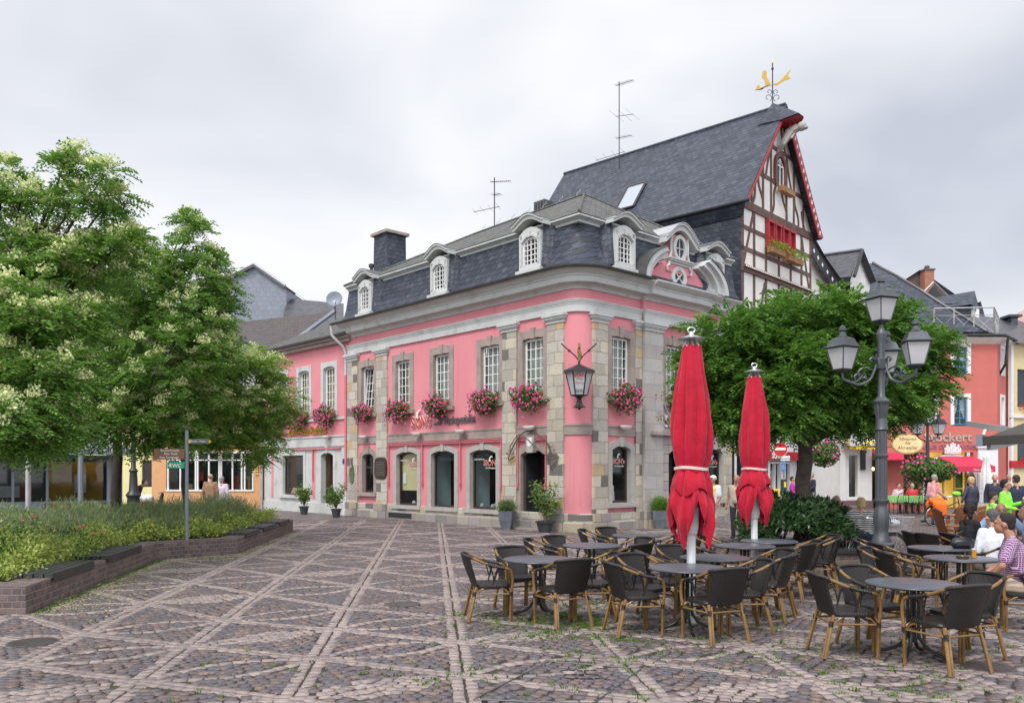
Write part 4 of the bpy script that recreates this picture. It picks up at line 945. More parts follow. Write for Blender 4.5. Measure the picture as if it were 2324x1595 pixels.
# pale yellow house seen under the trees, brown tiled roof beyond
FY=Frame((-24,46),(1,0),(0,-1)); yh=root('yellow_house','pale yellow house glimpsed under the trees at the left','house',(-21,46))
m=MB(); house_box(m,FY,0,6,0,5.5,6,[(1,2,1,2.4),(3.4,4.4,1,2.4)]); m.build('wall',M('pale_yellow_render',(.72,.66,.34),.85,.06),yh); m=lcl(FY); m.poly([(-.3,.3,5.5),(6.3,.3,5.5),(6.3,-4,8.2),(-.3,-4,8.2)]); m.build('roof',m_tile,yh)
m=lcl(FY); m.box(1,2,-.15,-.1,1,2.4); m.box(3.4,4.4,-.15,-.1,1,2.4); m.build('window',m_dark,yh)
bt=root('tiled_house','house with brown pantile roof behind the low shop','house',(-15,44))
a=pz(490,818,44); b=pz(762,700,41.5); m=MB()
P=[pz(470,822,43),pz(600,790,40.6),pz(745,692,42.5),pz(560,735,50)]
P=[Vector((-19.5,44.2,7.2)),Vector((-12.0,40.9,7.4)),Vector((-9.2,42.9,10.15)),Vector((-13,49,10.15)),Vector((-22,49,10.0))]
m.poly(P); m.build('roof',m_tile,bt); m=MB(); m.slab([(-19.2,44.6),(-12.2,41.4),(-9.2,43.5),(-13,49),(-21,49)],0,7.3); m.build('wall',m_white,bt)
m=MB(); m.tube([P[1],P[2]],.12,6); m.build('ridge',m_slateg,bt)
# ---- grey slate-hung gable and dark tiled roof far left
GZ=54; gh=root('slate_gable_house','tall house with pale grey slate-hung gable behind the trees','house',(-16,GZ))
A=[pz(x,y,GZ) for x,y in ((440,800),(650,800),(650,655),(579,606),(440,676))]
m=MB(); m.add([A[0],A[1],A[2],A[3],A[4]],[(0,1,2,3,4)]); B=[p+Vector((0,9,0)) for p in A]; B2=[p+Vector((.4,9,0)) for p in A]
m.quad(A[1],B2[1],B2[2],A[2]); 
m.v=[(v[0],v[1],v[2]) for v in m.v]; m.build('wall',m_slateg,gh)
m=MB(); m.slab([(A[0].x,GZ+.02),(A[1].x,GZ+.02),(B2[1].x,GZ+9),(A[0].x,GZ+9)],0,A[0].z); m.build('lower_wall',m_slateg,gh)
m=MB(); up_=Vector((0,-.25,.12)); m.poly([A[3]+up_,A[2]+up_+Vector((.15,0,-.1)),B2[2]+up_,B2[3]+up_]); m.poly([A[3]+up_,A[4]+up_,B2[4]+up_,B2[3]+up_]); m.build('roof',m_tiled,gh)
m=MB(); 
for a,b in ((A[4],A[3]),(A[3],A[2])): m.tube([a+up_,b+up_],.13,4)
m.build('verge_board',m_zincl,gh)
dt=root('dark_tiled_house','house with dark pantile roof right of the slate gable','house',(-13,52))
m=MB(); m.poly([pz(636,760,50),pz(780,760,50),pz(780,689,55),pz(650,677,55)]); m.build('roof',m_tiled,dt); m=MB(); a=pz(640,760,50.2);b=pz(780,760,50.2); m.box(a.x,b.x,50.2,58,0,a.z-.05); m.build('wall',m_white,dt)
# ---- the tall half-timbered gable house
FG=Frame((8.62,31.0),(.68,.733),(.733,-.68)); dR=Vector((-.733,.68,0)); GW=6.28
tg=root('timbered_gable_house','tall half timbered gable house with steep dark slate roof and red bargeboards','house',(8.62,31.0))
m_plas=M('white_render',(.78,.76,.72),.85,.05,2,dirt=(.62,.58,.52)); m_oak=M('brown_timber',(.13,.075,.06),.7,.25,3,bump=.3,bsc=20); m_crim=M('crimson_paint',(.34,.022,.032),.5,.15,3)
ze=12.15; za=16.35
m=MB(FG.M); m.poly([(0,0,3.2),(GW,0,3.2),(GW,0,ze),(GW/2,0,za),(0,0,ze)]); m.build('gable_wall',m_plas,tg)
m_dstone=blocks('dark_rubble',.4,.2,[(.10,.09,.085),(.14,.12,.11),(.08,.075,.075),(.17,.15,.13)],(.05,.045,.04),wob=.03,mort=.012,jit=.5)
us_=FG.u(1742); m=MB(FG.M); m.box(0,us_,-.5,.02,0,3.2); m.build('ground_floor',m_dstone,tg)
m=MB(); wall(m,FG,us_,GW,0,3.2,[(us_+.25,us_+2.1,.45,2.2),(us_+2.75,GW-.35,.05,2.3)],.2); m.build('shop_wall',M('shop_white',(.66,.67,.70),.8,.05),tg)
m=MB(FG.M); m.box(us_-.1,GW,-1.3,-1.2,0,3); m.build('shop_room',M('green_room',(.05,.08,.06),.8,.9,4),tg)
m=MB(FG.M)
for k in range(5): m.box(us_+.22+k*.47,us_+.28+k*.47,-.15,-.02,.45,2.2)
m.box(us_+.2,us_+2.15,-.15,.0,.38,.47); m.box(us_+.2,us_+2.15,-.15,-.02,2.14,2.22); m.build('shop_window_frame',m_white,tg)
m=MB(FG.M)
for k in range(12): a=us_+.35+k*.14; m.box(a,a+random.uniform(.06,.2),-.8,-.7,.5,random.uniform(.8,1.9))
m.build('goods',m_goods0,tg)
m=MB(FG.M); m.box(us_-.12,GW-.6,.02,.2,2.28,2.62); sf=m.build('shop_fascia',M('red_fascia',(.42,.03,.04),.45,.1),tg)
text_mesh('lettering','SCHOLZ',.3,m_white,textM(FG.M@Vector((us_+.55,.21,2.34)),FG.d,(0,0,1),FG.n),sf,depth=.01,bold=.008)
tuft_l=[]
def dp(u,s,z): p=FG.M@Vector((u,0,z)); return p+dR*s
LG=10.8; m=MB(); m.quad(dp(0,0,0),dp(0,LG,0),dp(0,LG,ze),dp(0,0,ze)); m.quad(dp(GW,0,0),dp(GW,LG,0),dp(GW,LG,ze),dp(GW,0,ze)); m.poly([dp(0,LG,0),dp(GW,LG,0),dp(GW,LG,ze),dp(GW/2,LG,za),dp(0,LG,ze)]); m.build('slate_wall',m_slate,tg)
def beam(m,a,b,w=.13,v=.035,bow=0):
    a=Vector((a[0],0,a[1]));b=Vector((b[0],0,b[1])); d=(b-a).normalized(); n=Vector((-d.z,0,d.x)); k=8 if bow else 1; pts=[]
    for i in range(k+1):
        t=i/k; c=a.lerp(b,t)+n*bow*math.sin(t*math.pi*2 if bow<0 else t*math.pi); pts.append(c)
    o=[(p+n*w/2) for p in pts]; q=[(p-n*w/2) for p in pts]
    m.band([(p.x,p.z) for p in o],[(p.x,p.z) for p in q],0,v)
m=MB(FG.M)
ue=lambda z:(z-ze)/(za-ze)*GW/2  # left edge of the gable at height z
zs=[3.3,6.0,7.55,9.1,10.3,11.35,12.35,13.6,14.8,15.6]
for z in (3.35,5.9,7.7,10.25,11.05): beam(m,(0,z),(GW,z),.16)
beam(m,(-.05,11.92),(GW+.05,11.92),.3,.07); beam(m,(ue(13.4),13.4),(GW-ue(13.4),13.4),.15); beam(m,(ue(14.75),14.75),(GW-ue(14.75),14.75),.15)
for u in (.07,1.0,2.0,3.15,4.25,5.3,GW-.07): beam(m,(u,3.4),(u,11.8),.14)
for u in (1.75,2.45,3.85,4.55): beam(m,(u,12.05),(u,min(14.7,ze+(min(u,GW-u))/(GW/2)*(za-ze))),.13)
beam(m,(.8,12.05),(.8,13.1),.12); beam(m,(GW-.8,12.05),(GW-.8,13.1),.12)
for a,b,w,bo in (((.1,9.6),(.95,11.8),.12,0),((1.0,6.1),(1.9,9.2),.12,.06),((GW-.2,9.6),(GW-1.0,11.8),.12,0),((GW-.9,6),(GW-.1,9.1),.12,0),((.85,12.1),(1.3,13.3),.12,-.07),((1.75,12.1),(1.35,13.3),.12,-.08),((2.5,12.1),(2.9,13.3),.12,-.08),((3.9,12.1),(3.4,13.3),.12,-.08),((5.0,12.1),(4.6,13.3),.12,-.08),((5.6,12.1),(5.3,12.8),.12,.04),((2.0,13.45),(2.4,14.6),.11,.04),((4.3,13.45),(3.9,14.6),.11,.04),((2.6,14.8),(2.95,15.8),.1,.05),((3.75,14.8),(3.3,15.8),.1,.05)): beam(m,a,b,w,.034,bo)
m.build('timber_frame',m_oak,tg)
m=MB(FG.M); m.box(-.03,GW+.03,0,.10,9.36,9.50); m.box(-.03,GW+.03,0,.16,9.50,9.60); m.build('carved_sill',m_oak,tg)
m=MB(FG.M)
for k in range(40): m.box(.05+k*.155,.13+k*.155,.16,.18,9.52,9.58)
m.build('tooth_moulding',m_plas,tg)
# windows: four crimson windows in a row, arched attic window
for k in range(4):
    u=2.0+k*.62+(.0 if k<2 else .08); m=MB(FG.M); m.box(u-.05,u+.02,0,.16,10.7,11.66); m.box(u+.44,u+.5,0,.16,10.7,11.66); m.box(u-.07,u+.52,0,.18,11.62,11.72); m.box(u-.06,u+.5,0,.14,10.62,10.72); w=m.build('window_frame',m_crim,tg)
    m=MB(FG.M); m.box(u+.1,u+.44,.02,.045,10.72,11.62); m.build('shutter',m_crim,w)
m=MB(FG.M); c=3.15; z0,z1=13.3,14.12
m.band([(c-.48,z0)]+[(c-.48*math.cos(a),z1+.52*math.sin(a)) for a in np.linspace(0,math.pi,11)]+[(c+.48,z0)],[(c-.33,z0)]+[(c-.33*math.cos(a),z1+.36*math.sin(a)) for a in np.linspace(0,math.pi,11)]+[(c+.33,z0)],0,.12); w=m.build('attic_window_frame',M('dark_red_timber',(.14,.05,.045),.6),tg)
m=MB(FG.M); m.poly([(c-.33,.03,z0)]+[(c-.33*math.cos(a),.03,z1+.36*math.sin(a)) for a in np.linspace(0,math.pi,11)]+[(c+.33,.03,z0)]); m.build('pane',bpy.data.materials['dark_glass'],w)
m=MB(FG.M); m.box(c-.02,c+.02,.04,.07,z0,z1+.3); m.box(c-.33,c+.33,.04,.07,z1-.03,z1+.03); m.box(c-.33,c-.28,.04,.07,z0,z1); m.box(c+.28,c+.33,.04,.07,z0,z1); m.tube([(c-.3,.06,z1),(c,.06,z1+.3),(c+.3,.06,z1)],.02,4); m.build('casement',m_white,w)
# flower boxes on the gable
m_wood=M('box_wood',(.30,.15,.06),.6,.2,5); m_fern=leafmat('pale_fern',[(.18,.30,.03),(.28,.40,.05),(.12,.24,.02)],.3)
def tuft_leaves(m,c,r,n,l=.09,w=.025,down=.3):
    for k in range(n):
        a=random.uniform(0,6.28); e=random.uniform(-.2,1.3); d=Vector((math.cos(a)*math.cos(e),math.sin(a)*math.cos(e),math.sin(e)))
        p=Vector(c)+Vector((d.x*r[0],d.y*r[1],d.z*r[2]))*random.uniform(.5,1); t=(d+Vector((0,0,-down))).normalized(); s=t.cross(Vector((random.uniform(-1,1),random.uniform(-1,1),.3))).normalized()
        L=l*random.uniform(.7,1.3); m.add([p,p+t*L*.5+s*w,p+t*L,p+t*L*.5-s*w],[(0,1,2,3)])
def gable_box(u0,u1,z,label,green):
    p=FG.M@Vector(((u0+u1)/2,.2,z)); t=thing('flower_box',label,'flower box',p); m=MB(FG.M); m.box(u0,u1,.12,.36,z,z+.22,.01); m.build('box',m_wood,t)
    if green:
        m=MB(FG.M); 
        for k in range(3): tuft_leaves(m,(u0+.2+(u1-u0-.3)*k/2,.3,z+.25),(.26,.2,.26),90,.12,.02,.5)
        m.build('foliage',m_fern,t)
gable_box(2.8,3.95,13.0,'bare wooden flower box under the arched attic window',False)
gable_box(1.85,3.05,10.38,'left wooden flower box with pale green fern under the crimson windows',True)
gable_box(3.35,4.75,10.34,'right wooden flower box with trailing ferns under the crimson windows',True)
# bargeboards and roof
def slope_pts(side,t0=0):
    s=[]
    for t in np.linspace(t0,1,9):
        z=za+.12-(za-ze+.45)*t; u=GW/2+side*(GW/2+.05)*t*1.07+side*.06*t**4
        s.append((u,z))
    return s
m=MB(FG.M); r_=slope_pts(1,.14); m.band([(u+.03,z+.05) for u,z in r_],[(u-.42,z-.02) for u,z in r_],.365,.41); bb=m.build('bargeboard',m_crim,tg)
m=MB(FG.M)
for k in range(14):
    t=.15+.85*(k+.6)/14.3; z=za+.12-(za-ze+.45)*t; u=GW/2+(GW/2+.05)*t*1.07+.06*t**4-.19; s=-1 if k%2 else 1
    m.prism([(u-.07,z-.1*s),(u,z-.04*s),(u+.07,z-.1*s),(u+.04,z+.02*s),(u+.07,z+.09*s),(u,z+.06*s),(u-.07,z+.09*s),(u-.04,z+.02*s)][::1],.412,.425)
m.build('white_ornament',m_plas,bb)
m=MB(FG.M); r_=slope_pts(-1,.14); m.band(r_,[(u+.09,z-.02) for u,z in r_],.365,.41); m.build('bargeboard',m_crim,tg)
def roofside(side,mat,name,th=.07):
    P=slope_pts(side); m=MB(); n=len(P)
    f=lambda u,z,s,up:FG.M@Vector((u,0,z+up))-dR*(-s)
    for up in (0.0,th):
        pass
    vs=[];L0,L1=-.36,LG+.35
    for up in (.0,th):
        for u,z in P:
            for s in (L0,L1): vs.append(dp(u,s,z+up))
    fs=[]
    for i in range(n-1):
        fs.append((2*i,2*i+1,2*i+3,2*i+2)); q=2*n; fs.append((q+2*i,q+2*i+2,q+2*i+3,q+2*i+1)); fs.append((2*i,2*i+2,q+2*i+2,q+2*i)); fs.append((2*i+1,q+2*i+1,q+2*i+3,2*i+3))
    fs.append((2*n-2,2*n-1,4*n-1,4*n-2)); m.add(vs,fs); return m.build(name,mat,tg)
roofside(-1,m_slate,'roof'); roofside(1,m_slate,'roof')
m=MB(); m.tube([dp(GW/2,-.3,za+.2),dp(GW/2,LG+.35,za+.2)],.07,6); m.build('ridge',m_slate,tg)
# small hipped hood over the apex
m=MB(); top=dp(GW/2,.25,za+.42); q=[dp(GW/2-.62,.6,za-.55),dp(GW/2-.66,-.42,za-.66),dp(GW/2-.25,-.95,za-.42),dp(GW/2+.25,-.95,za-.42),dp(GW/2+.7,-.42,za-.66),dp(GW/2+.62,.6,za-.55)]
for k in range(5): m.poly([top,q[k],q[k+1]])
m.build('hood',m_slate,tg); m=MB(); m.poly([p-Vector((0,0,.05)) for p in q]); m.build('hood_soffit',m_crim,tg)
m=MB(); a=dp(GW/2,-.1,za-1.1); m.tube([dp(GW/2-.1,0,za-1.7),dp(GW/2-.12,-.3,za-1.35),dp(GW/2,-.45,za-1.0),dp(GW/2+.05,-.8,za-.85)],[.09,.13,.19,.16],8); m.sphere(dp(GW/2+.08,-.93,za-.85),(.2,.2,.18),10); m.sphere(dp(GW/2+.1,-1.08,za-.93),(.11,.11,.08),8); m.tube([dp(GW/2-.05,-.7,za-.9),dp(GW/2-.25,-.35,za-1.5),dp(GW/2-.1,-.1,za-1.7)],.05,6); m.tube([dp(GW/2+.1,-.7,za-.95),dp(GW/2-.15,-.6,za-1.3)],.045,6); m.build('carved_beast',M('grey_carving',(.36,.34,.31),.7),tg,smooth=True)
# wall band under the eaves, gutter, skylight
m=MB(); m.add([dp(-.28,-.3,ze-.36),dp(-.28,LG,ze-.36),dp(-.05,LG,ze-.75),dp(-.05,-.1,ze-.75)],[(0,1,2,3)]); m.build('eaves_board',m_slate,tg)
m=MB(); m.tube([dp(-.33,-.5,ze-.30),dp(-.33,LG,ze-.30)],.07,8); m.build('gutter',m_black,tg)
P=slope_pts(-1); 
def rpos(s,t,up=.1):
    z=za+.12-(za-ze+.45)*t; u=GW/2-(GW/2+.05)*t*1.07-.06*t**4; return dp(u,s,z+up)
m=MB(); c=[rpos(6.1,.77,.1),rpos(5.2,.77,.1),rpos(5.2,.50,.1),rpos(6.1,.50,.1)]
nrm=(c[1]-c[0]).cross(c[3]-c[0]).normalized(); nrm=nrm if nrm.z>0 else -nrm
for k in range(4): m.tube([c[k]+nrm*.05,c[(k+1)%4]+nrm*.05],.06,4)
sk=m.build('skylight',m_dkframe,tg); m=MB(); m.poly([p+nrm*.06 for p in c]); 
t_=NT('sky_pane'); t_.col((.35,.4,.45)); t_.set(.06,0,1.0); m.build('pane',t_.m,sk)
# weather vane
p=top+Vector((0,0,0)); wv=thing('weather_vane','gilded arrow weather vane on scrolled iron post at the gable top','weather vane',p)
m=MB(); m.tube([p-Vector((0,0,.3)),p+Vector((0,0,2.0))],.03,8); m.sphere(p+Vector((0,0,1.72)),.07,8)
for s in (-1,1):
    for z,r in ((.25,.17),(.55,.12)):
        cz=p+Vector((s*(r+.05),0,z)); m.tube([cz+Vector((s*-r*math.cos(a)*(1-a/9),0,r*math.sin(a)*(1-a/9))) for a in np.linspace(-1.2,4.6,14)],.016,5)
m.build('iron_post',m_black,wv)
m=MB(); m.lathe([(.0,0),(.04,.05),(.03,.16),(.0,.3)],8,p+Vector((0,0,1.95))); m.build('gilt_tip',m_gold,wv)
F_=Frame((p.x,p.y),(.93,.0),(0,-1)); z=p.z
m=MB(F_.M); th=.012
m.prism([(-.9,z+.62),(-.55,z+.66),(-.62,z+.74),(-.1,z+.98),(-.1,z+.94)],-th,th); m.prism([(-.9,z+.62),(-.72,z+.92),(-.62,z+.74),(-.55,z+.66)],-th,th)
m.tube([(-.85,0,z+.64),(.3,0,z+1.0)],.022,5); m.prism([(.1,z+.9),(.45,z+1.18),(.95,z+1.72),(.78,z+1.35),(.92,z+1.22),(.6,z+1.1),(.2,z+.86)],-th,th)
m.prism([(-.5,z+1.6),(-.35,z+1.62),(-.28,z+1.5),(-.32,z+1.35),(-.12,z+.98),(-.38,z+.88),(-.4,z+1.15),(-.55,z+1.3)],-th,th); m.build('gilt_arrow',m_gold,wv)
for _c in kids(wv):
    pass
wv.scale=(.8,.8,.8)
# aerials
def aerial(p,h,label,arms):
    t=thing('roof_aerial',label,'aerial',p); m=MB(); m.tube([p-Vector((0,0,.5)),p+Vector((0,0,h))],.022,6); m.build('mast',m_black,t)
    for z,L,an,n,el in arms:
        m=MB(); d=Vector((math.cos(an),math.sin(an),.0)); q=p+Vector((0,0,z)); m.tube([q-d*L*.2,q+d*L*.8+Vector((0,0,-.25*L*.5))],.013,4); e=Vector((-d.y,d.x,0))
        for k in range(n):
            c=q+d*L*(-.15+.9*k/max(1,n-1))+Vector((0,0,-.125*L*(k/max(1,n-1)))); m.tube([c-e*el,c+e*el],.005,3)
        m.build('antenna_array',m_black,t)
aerial(dp(GW/2-.6,7.4,za-.2),3.55,'tall television aerial standing on the timbered house roof',[(3.45,1.1,-.9,14,.18),(2.0,.9,-.6,3,.75),(1.0,.9,-.8,8,.2),(.3,1.4,2.7,4,.5)])
aerial(Vector(rp(4.15,LAt-4.4,11.9)),1.9,'shorter television aerial on the corner building ridge left of centre',[(1.75,.95,-.5,10,.14),(1.2,.5,-.9,5,.2),(.7,1.1,2.9,4,.45)])
# ================================================================ houses and shops to the right
m_half=M('white_panel',(.74,.73,.72),.8,.05,2); m_dkoak=M('dark_timber',(.06,.045,.04),.7,.2,3)
def verge(F,P,w,mat,parent,name='bargeboard',v0=.3,v1=.36):
    m=MB(F.M); m.band(P,[(a,b-w) for a,b in P],v0,v1); return m.build(name,mat,parent)
# house with patterned bargeboard, next to the timbered gable
hb=root('bargeboard_house','half timbered house with patterned dark bargeboard tucked behind the tree','house',(14.2,38.5))
Fh=Frame((13.2,37.2),(.75,.66),(.66,-.75)); 
A=[Fh.uz(x,y) for x,y in ((1826,548),(1850,590),(1880,632),(1900,660))]
m=MB(Fh.M); m.poly([(-1.5,0,0),(A[3][0]+.2,0,0),(A[3][0]+.2,0,A[3][1]),(A[0][0],0,A[0][1]+.2),(-1.5,0,A[0][1]+.2)]); m.build('wall',m_plas,hb)
m=MB(Fh.M); m.band(A,[(a-.45,b-.35) for a,b in A],.3,.36); q=m.build('bargeboard',m_black,hb)
m=MB(Fh.M)
for k in range(9):
    a=np.interp(k/8,[0,.33,.66,1],[p[0] for p in A])-.2; b=np.interp(k/8,[0,.33,.66,1],[p[1] for p in A])-.22; m.prism([(a,b-.11),(a+.08,b),(a,b+.11),(a-.08,b)],.365,.38)
m.build('diamond_pattern',m_half,q)
m=MB(Fh.M); m.poly([(a+.12,.45,b+.1) for a,b in A]+[(a+.12,-4,b+.1) for a,b in A[::-1]]) if False else [m.quad((A[k][0]+.1,.45,A[k][1]+.08),(A[k+1][0]+.1,.45,A[k+1][1]+.08),(A[k+1][0]+.1,-5,A[k+1][1]+.08),(A[k][0]+.1,-5,A[k][1]+.08)) for k in range(3)]; m.build('roof',m_tiled,hb)
m=MB(Fh.M); beam(m,(A[0][0]-.55,6),(A[0][0]-.55,A[0][1]),.12); beam(m,(-1,9.2),(A[2][0]-.4,9.2),.12); beam(m,(A[0][0]-.5,9.2),(A[1][0]-.6,10.3),.1); m.build('timber_frame',m_oak,hb)
# small dark pantile gable
Z=40; hs=root('small_gable_house','small house with dark glossy pantile roof above the round tree','house',(17,Z))
a,b,c,d=pz(1853,582,Z+2),pz(1955,568,Z-1),pz(1930,628,Z-2.2),pz(1872,632,Z-.5); e_=pz(1985,640,Z-.5)
m=MB(); m.quad(a,b,c,d); m.poly([b,e_,e_+Vector((0,4,0)),b+Vector((0,4,0))]); m.poly([a,b,b+Vector((0,4,-.5)),a+Vector((0,4,-.5))]); m.build('roof',m_tiled,hs)
m=MB(); m.tube([b+Vector((.02,-.06,.0)),c+Vector((.15,-.06,0))],.09,4); m.tube([b+Vector((0,-.06,0)),e_],.09,4); q=m.build('bargeboard',m_black,hs); m=MB(); m.tube([a,b],.09,6); m.build('ridge',m_tiled,hs)
m=MB(); m.poly([b+Vector((0,.3,-.15)),e_+Vector((-.1,.3,0)),Vector((e_.x-.1,e_.y+.3,3)),Vector((c.x+.2,c.y+.5,3)),c+Vector((.2,.5,-.05))]); m.build('wall',m_half,hs)
# coral house with blue windows
FC=Frame((18.2,40),(1,0),(0,-1)); ch=root('coral_house','coral red corner house with blue casement windows and swept slate roof','house',(21,40))
m_coral=M('coral_render',(.54,.15,.125),.85,.06,1.5); U=lambda x:FC.u(x)
ue1=U(2263); ez=8.25
wins=[(U(2165),U(2195),z0,z1) for z0,z1 in ((6.55,7.85),(4.08,5.42))]+[(U(2094),U(2122),4.08,5.42),(U(2094),U(2122),6.55,7.85)]
c=U(2155); arc=(U(2105),U(2214),0,2.35)
m=MB(); wall(m,FC,0,ue1,0,ez,[(w[0],w[1],w[2],w[3]) for w in wins]+[(U(2112),U(2207),0,1.9,.8)],.3); 
Fs=Frame((18.2+ue1,40),(.68,.733),(.733,-.68)); wall(m,Fs,0,2.2,0,ez,[(.75,1.35,6.55,7.85),(.75,1.35,4.1,5.45)],.2); m.build('wall',m_coral,ch)
m_blue=M('blue_frame',(.03,.20,.36),.4,.1); m_lace=M('lace',(.62,.62,.60),.9,.1,20)
for w in wins:
    surround(FC,w[0],w[1],w[2],w[3],.17,0,m_half,ch,v=.03,key=False,sill=False,square=True); o=window(FC,w[0],w[1],w[2],w[3],2,4,ch,mat=m_blue,curtain=None,v=-.1,fw=.06,bar=.035)
    m=MB(FC.M); 
    for s in (0,1):
        a=w[0] if s==0 else w[1]; q=1 if s==0 else -1; m.poly([(a,-.2,w[3]),(a+q*.30,-.2,w[3]),(a+q*.22,-.2,w[2]+.7),(a+q*.08,-.2,w[2]+.35),(a,-.2,w[2]+.2)])
    m.build('curtain',m_lace,o)
for z0,z1 in ((6.55,7.85),(4.1,5.45)): surround(Fs,.75,1.35,z0,z1,.15,0,m_half,ch,v=.03,key=False,sill=False,square=True); window(Fs,.75,1.35,z0,z1,1,3,ch,mat=m_half,curtain=m_lace,v=-.08,fw=.1)
# shop arch with lit yellow interior
c=(arc[0]+arc[1])/2; rr=(arc[1]-arc[0])/2
m=MB(FC.M); an=np.linspace(0,math.pi,19)
m.band([(c-rr-.28,0),(c-rr-.28,1.2)]+[(c-(rr+.28)*math.cos(a),1.2+(rr*1.02+.28)*math.sin(a)) for a in an]+[(c+rr+.28,1.2),(c+rr+.28,0)],[(c-rr,0),(c-rr,1.2)]+[(c-rr*math.cos(a),1.2+rr*1.02*math.sin(a)) for a in an]+[(c+rr,1.2),(c+rr,0)],-.3,.06); m.build('stone_arch',m_half,ch)
m_lit=NT('lit_shop_wall'); _r=m_lit.ramp(m_lit.noise(1.2,2),[(.35,(.75,.42,.06)),(.65,(1,.72,.22))]); m_lit.col(_r); m_lit.l(_r,m_lit.b.inputs['Emission Color']); m_lit.b.inputs['Emission Strength'].default_value=.55; m_lit=m_lit.m
m=MB(FC.M); m.box(c-rr-.3,c+rr+.3,-1.6,-1.5,0,3.6); m.build('shop_interior',m_lit,ch)
m=MB(FC.M)
for u in (c-.95,c-.2,c+.35,c+.9): m.box(u,u+.07,-.5,-.42,0,2.9)
m.box(c-rr,c+rr,-.5,-.42,1.95,2.02); m.build('shop_door_frame',M('brass_frame',(.5,.35,.12),.4),ch)
m=MB(FC.M)
for k,(u,z,w_,h) in enumerate(((c+.55,1.0,.4,1.0),(c+.6,.55,.35,.4),(c+1.1,.9,.35,.7),(c-.6,.9,.3,.5))): m.box(u,u+w_,-.8,-.75,z,z+h)
m.build('goods',M('green_clothes',(.10,.22,.06),.8,.8,3),ch)
m=MB(FC.M)
for k in range(9):
    q=c-.35+k*.088; h=[.25,.4,.3,.45,.5,.45,.3,.4,.25][k]; m.box(q-.035,q+.035,.06,.14,2.72-h*.1,2.72+h); m.sphere((q,.12,2.9+.12*math.sin(k*2.1)),(.07,.05,.07),6)
m.build('lion_relief',m_half,ch)
text_mesh('lettering','Stockert',.62,M('stone_lettering',(.42,.36,.30),.6),textM(FC.M@Vector((U(2150),.04,3.28)),(1,0,0),(0,0,1),(0,-1,0)),ch,depth=.02,bold=.012,xs=1.08)
text_mesh('lettering','HAUS DES KINDES',.27,M('lilac_lettering',(.30,.13,.20),.6),textM(FC.M@Vector((U(2150),.04,2.93)),(1,0,0),(0,0,1),(0,-1,0)),ch,depth=.01,bold=.004,xs=1.25)
m=MB(FC.M); m.box(U(2217),U(2262),0,.12,0,2.95); m.box(U(2214),U(2265),0,.2,2.95,3.08)
for k in range(5): m.box(U(2219),U(2243),.12,.15,.3+k*.5,.72+k*.5)
m.build('stone_pier',m_half,ch)
m=MB(FC.M); q=U(2246); m.band([(q-.38,4.05-.6)]+[(q-.38*math.cos(a),3.5+.55*math.sin(a)) for a in np.linspace(0,math.pi/1.6,9)],[(q-.26,4.05-.6)]+[(q-.26*math.cos(a),3.5+.42*math.sin(a)) for a in np.linspace(0,math.pi/1.6,9)],0,.05); m.build('arched_window_trim',m_half,ch)
# eaves, gutter and swept roof
m=MB(); ctrl=[(FC.M@Vector((-.2,.35,0))),(FC.M@Vector((ue1+.15,.35,0))),(Fs.M@Vector((2.4,.35,0)))]
inn=[(FC.M@Vector((-.2,-.05,0))),(FC.M@Vector((ue1-.1,-.05,0))),(Fs.M@Vector((2.4,-.05,0)))]
for k in range(2):
    a,b,c_,d=ctrl[k],ctrl[k+1],inn[k+1],inn[k]; vs=[(p.x,p.y,ez-.02) for p in (a,b)]+[(p.x,p.y,ez-.3) for p in (c_,d)]; m.add(vs,[(0,1,2,3)]); m.add([(a.x,a.y,ez-.02),(b.x,b.y,ez-.02),(b.x,b.y,ez+.1),(a.x,a.y,ez+.1)],[(0,1,2,3)])
m.build('eaves',m_plas,ch)
m=MB(); m.tube([(p.x,p.y-.05,ez+.1) for p in ctrl],.08,8); m.tube([(ctrl[1].x+.4,ctrl[1].y+.4,ez),(ctrl[1].x+.35,ctrl[1].y+.5,ez-1.2),(ctrl[1].x+.15,ctrl[1].y+.9,ez-1.9),(ctrl[1].x+.15,ctrl[1].y+.9,0)],.07,6); m.build('gutter',m_black,ch)
m=MB(); 
rows=[(ez+.1,0,(1905,2268),0),(None,0,None,0)]
L=[(2239,753,39.7),(2190,722,40.4),(2140,693,41.2),(2090,660,42),(2040,630,43),(2005,612,44),(1981,598,45)]
pr=[pz(*q) for q in L]; le=pz(1880,760,39.7)
for a,b in zip(pr,pr[1:]): m.quad(a,b,Vector((17.0,b.y,b.z)) if b.x>17 else b,Vector((17.0,a.y,a.z)))
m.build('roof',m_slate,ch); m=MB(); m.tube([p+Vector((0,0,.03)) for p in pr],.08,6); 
m.build('verge',m_zinc,ch)
m=MB(); m.poly([tuple(pr[0]),(ctrl[1].x,ctrl[1].y,ez+.1),(ctrl[2].x,ctrl[2].y,ez+.1),(ctrl[2].x-2,ctrl[2].y+2,ez+.6),(pr[2].x,pr[2].y+2,ez+.6)]); 
for a,b in zip(pr,pr[1:]): m.quad(a,b,b+Vector((1.2,2.5,-.8)),a+Vector((1.2,2.5,-.8)))
m.build('side_roof',m_zinc,ch)
